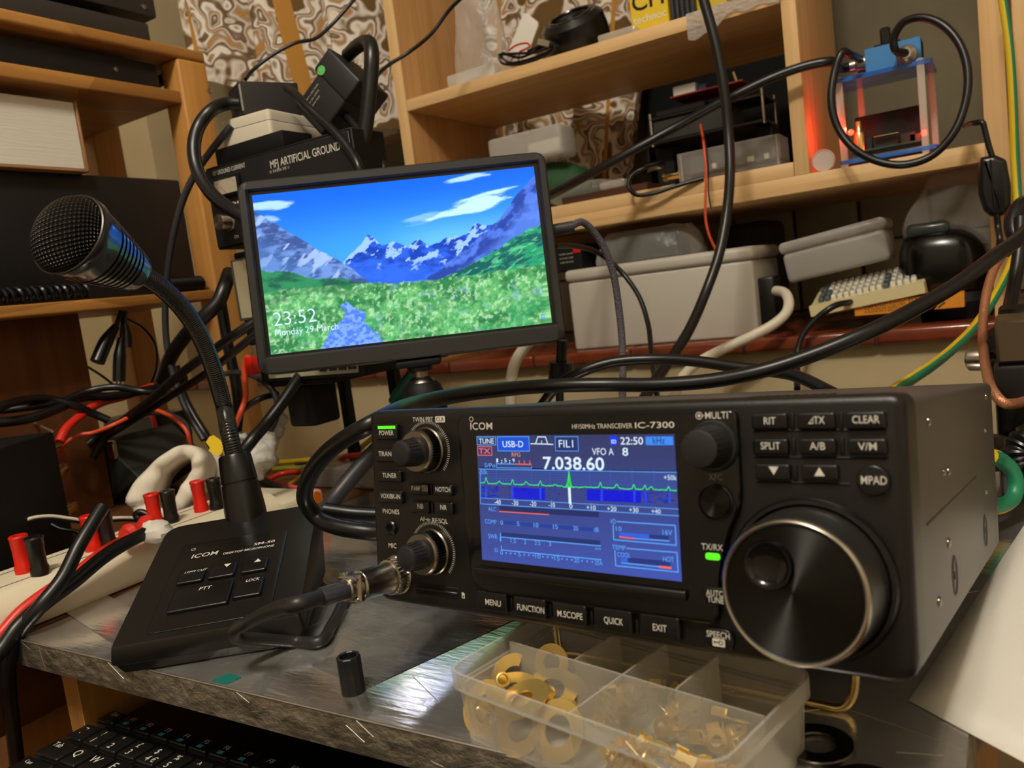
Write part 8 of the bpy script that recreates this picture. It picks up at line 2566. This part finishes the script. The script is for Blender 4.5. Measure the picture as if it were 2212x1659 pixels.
# wires on the terminal strip
ZS = SZ1
cable('power_wire', 'red power wire bending along the terminal strip to the left edge', 'wire',
      [at_x(-40, 1410, -.556), at_x(0, 1372, -.557), at_x(45, 1322, -.557), at_x(100, 1280, -.557), at_x(165, 1238, -.557), at_x(225, 1192, -.558), at_x(270, 1166, -.560), at_x(305, 1146, -.562)], 0.0042, M_REDWIRE, 'w')
cable('power_wire', 'black power wire lying against the red one along the terminal strip', 'wire',
      [at_x(-40, 1450, -.548), at_x(5, 1400, -.548), at_x(40, 1352, -.548), at_x(100, 1300, -.549), at_x(160, 1256, -.549), at_x(220, 1206, -.550), at_x(270, 1174, -.553), at_x(312, 1153, -.557)], 0.0050, M_CABLE, 'w')
cable('black_cable', 'black cable hanging over the front corner of the desk at the left', 'cable',
      [at_x(222, 1095, -.548), at_x(200, 1130, -.545), at_x(170, 1180, -.542), at_x(135, 1250, -.540), at_x(85, 1312, -.541), at_x(42, 1365, -.550), at_x(20, 1420, -.556), at_x(20, 1500, -.562), at_x(28, 1570, -.572), at_x(38, 1660, -.585), at_x(46, 1760, -.60)], 0.0048, M_CABLE, 'w')
rr_cl = at_d(318, 1143, .73)
tag(MB().tube([at_x(270, 1160, -.563), at_x(302, 1145, -.566), at_x(326, 1132, -.572)], 0.0085, 10, 0, 3, rf=lambda t: 0.8 + 0.25 * math.sin(t * 9)).build('red_sleeve', M_REDWIRE), 'crumpled red sleeve on the wires behind the microphone base', 'sleeve')
tag(MB().ball(tuple(at_x(335, 1148, -.556)), 0.012, 14, 10, 0, None, (1.2, 0.9, 0.7), 0.12, 3).build('tape_wad', M_WHITE_PL), 'wad of white tape on the wires at the back corner of the microphone base', 'tape')
for nm, lab, m, dy in (('thin_wire', 'thin white wire swinging from the first red post to behind the microphone', M_WCAB, 0), ('thin_wire', 'thin black wire swinging beside the white one to behind the microphone', M_CABLE, 4)):
    cable(nm, lab, 'wire', [at_d(20, 1165 + dy, .665), at_d(30, 1142 + dy, .668), at_d(60, 1122 + dy, .67), at_d(105, 1115 + dy, .68), at_d(150, 1120 + dy, .69), at_d(190, 1125 + dy, .70), at_d(250, 1119 + dy, .71), at_d(320, 1121 + dy, .73), at_d(385, 1129 + dy, .73), at_d(425, 1131 + dy, .73)], 0.0016, m, 'w')
tag(MB().tube([at_d(14, 1172, .665), at_d(26, 1146, .668)], 0.0042, 10, 0, 1, smooth=False).build('marker_sleeve', M_WHITE_PL), 'white marker sleeve on the wire above the first red post', 'sleeve')
cable('red_wire', 'short red wire bending into the first red post', 'wire', [at_d(15, 1172, .665), at_d(17, 1190, .662), at_d(27, 1208, .66), at_d(40, 1219, .668)], 0.0034, M_REDWIRE, 'w')
cable('black_wire', 'short black wire wrapped round the foot of the first pair of posts', 'wire', [at_d(28, 1185, .66), at_d(30, 1202, .655), at_d(45, 1216, .655), at_d(70, 1220, .66), at_d(92, 1216, .665)], 0.0024, M_CABLE, 'w')
cable('black_wire', 'black wire looping before the third pair of posts', 'wire', [at_d(360, 1140, .70), at_d(330, 1118, .70), at_d(302, 1106, .70), at_d(294, 1112, .70), at_d(300, 1120, .70)], 0.0030, M_CABLE, 'w')
cable('thin_wire', 'thin black wire running to the second pair of posts', 'wire', [at_d(55, 1145, .69), at_d(100, 1130, .70), at_d(130, 1142, .70), at_d(170, 1150, .70), at_d(195, 1165, .70)], 0.0016, M_CABLE, 'w')
# clutter between microphone and radio
def zc(px, py, h): return at_z(px, py, ZT + h)
YW = 0.655
cable('yellow_wire', 'yellow wire stretched along the back of the clutter left of the radio, upper one', 'wire', [(590, 1000, YW), (640, 996, YW), (700, 990, YW), (745, 986, YW), (775, 970, YW), (800, 950, YW), (840, 915, YW)], 0.0030, M_YELLOW)
cable('yellow_wire', 'olive yellow wire under the bright yellow one left of the radio', 'wire', [(592, 1013, .64), (640, 1011, .64), (690, 1008, .64), (716, 1004, .64), (730, 1010, .63)], 0.0030, mat('olive_wire_sheath', '#8f8a20', 0.45))
cable('yellow_wire', 'yellow wire slanting down to the cream socket strip left of the radio', 'wire', [(612, 1056, .57), (635, 1040, .59), (655, 1026, .61), (690, 1012, .63)], 0.0022, M_YELLOW)
cable('red_wire', 'red wire bending twice on its way behind the radio', 'wire', [(580, 1036, .60), (610, 1023, .62), (680, 1019, .62), (740, 1018, .62), (752, 1012, .62), (733, 997, .63), (742, 988, .63), (790, 980, .62), (830, 968, .62)], 0.0028, M_REDWIRE)
cable('pink_wire', 'pinkish red wire lying low left of the radio', 'wire', [(575, 1040, .58), (605, 1046, .58), (640, 1054, .57), (690, 1062, .56)], 0.0028, mat('pink_wire_sheath', '#d05050', 0.45))
cable('blue_wire', 'short blue wire among the yellow wires left of the radio', 'wire', [(640, 1004, .665), (670, 992, .67), (700, 982, .67), (725, 992, .665)], 0.0034, M_BLUE)
cable('black_cable', 'black cable from behind the microphone neck down to the looped coax', 'cable', [at_y(540, 1020, .60), at_y(570, 1040, .58), at_y(620, 1065, .56), at_y(680, 1092, .54), at_y(740, 1112, .52), at_y(800, 1125, .50)], 0.0050, M_CABLE_GREY, 'w')
cable('thick_cable', 'thick dark cable slanting up behind the looped coax left of the radio', 'cable', [at_y(690, 1120, .46), at_y(720, 1080, .48), at_y(760, 1030, .50), at_y(800, 985, .52), at_y(840, 945, .54)], 0.0072, M_CABLE_GREY, 'w')
cable('black_cable', 'black cable lying on the desk left of the radio below the looped coax', 'cable', [at_y(700, 1100, .40), at_y(760, 1108, .41), at_y(830, 1112, .42)], 0.0050, M_CABLE, 'w')
op_ = at_z(664, 1080, ZT + 0.012)
tag(MB().tube([op_ + Vector((-0.010, 0, -0.002)), op_ + Vector((0.010, 0.004, 0.002))], 0.0075, 14, 0, 4, rf=lambda t: 1.0 - 0.25 * t * t, smooth=False).build('orange_bung', mat('orange_plastic', '#e8740c', 0.4)), 'orange plastic bung lying by the looped coax left of the radio', 'bung')
tr0 = at_z(720, 1075, ZT)
tag(MB().box2((tr0.x - 0.075, tr0.y + 0.03, ZT), (tr0.x + 0.09, tr0.y + 0.12, ZT + 0.022), 0.004, 2).build('clear_tray', sheer('grey_tray_plastic', '#8f8982', 0.5, 0.12)), 'greyish clear tray of wires standing between microphone and radio', 'tray')
tp0 = at_z(590, 1100, ZT)
tag(MB().box2((tp0.x - 0.06, tp0.y - 0.03, ZT), (tp0.x + 0.05, tp0.y + 0.02, ZT + 0.016), 0.003, 2).build('socket_strip', M_CREAM), 'cream socket strip behind the microphone base', 'socket strip')
# green clip by the ball head
cable('green_lead', 'green crocodile clip boot hanging left of the ball head', 'clip', [at_y(892, 800, .64), at_y(880, 820, .64), at_y(862, 848, .64), at_y(848, 868, .64)], 0.0052, mat('dark_green_rubber', '#115a46', 0.5), 'w', rf=lambda t: 0.7 + 0.5 * math.sin(t * 2.6))
cable('yellow_lead', 'thin yellow lead below the green clip boot', 'wire', [at_y(849, 866, .64), at_y(842, 885, .64), at_y(838, 910, .64)], 0.0022, M_YELLOW, 'w')
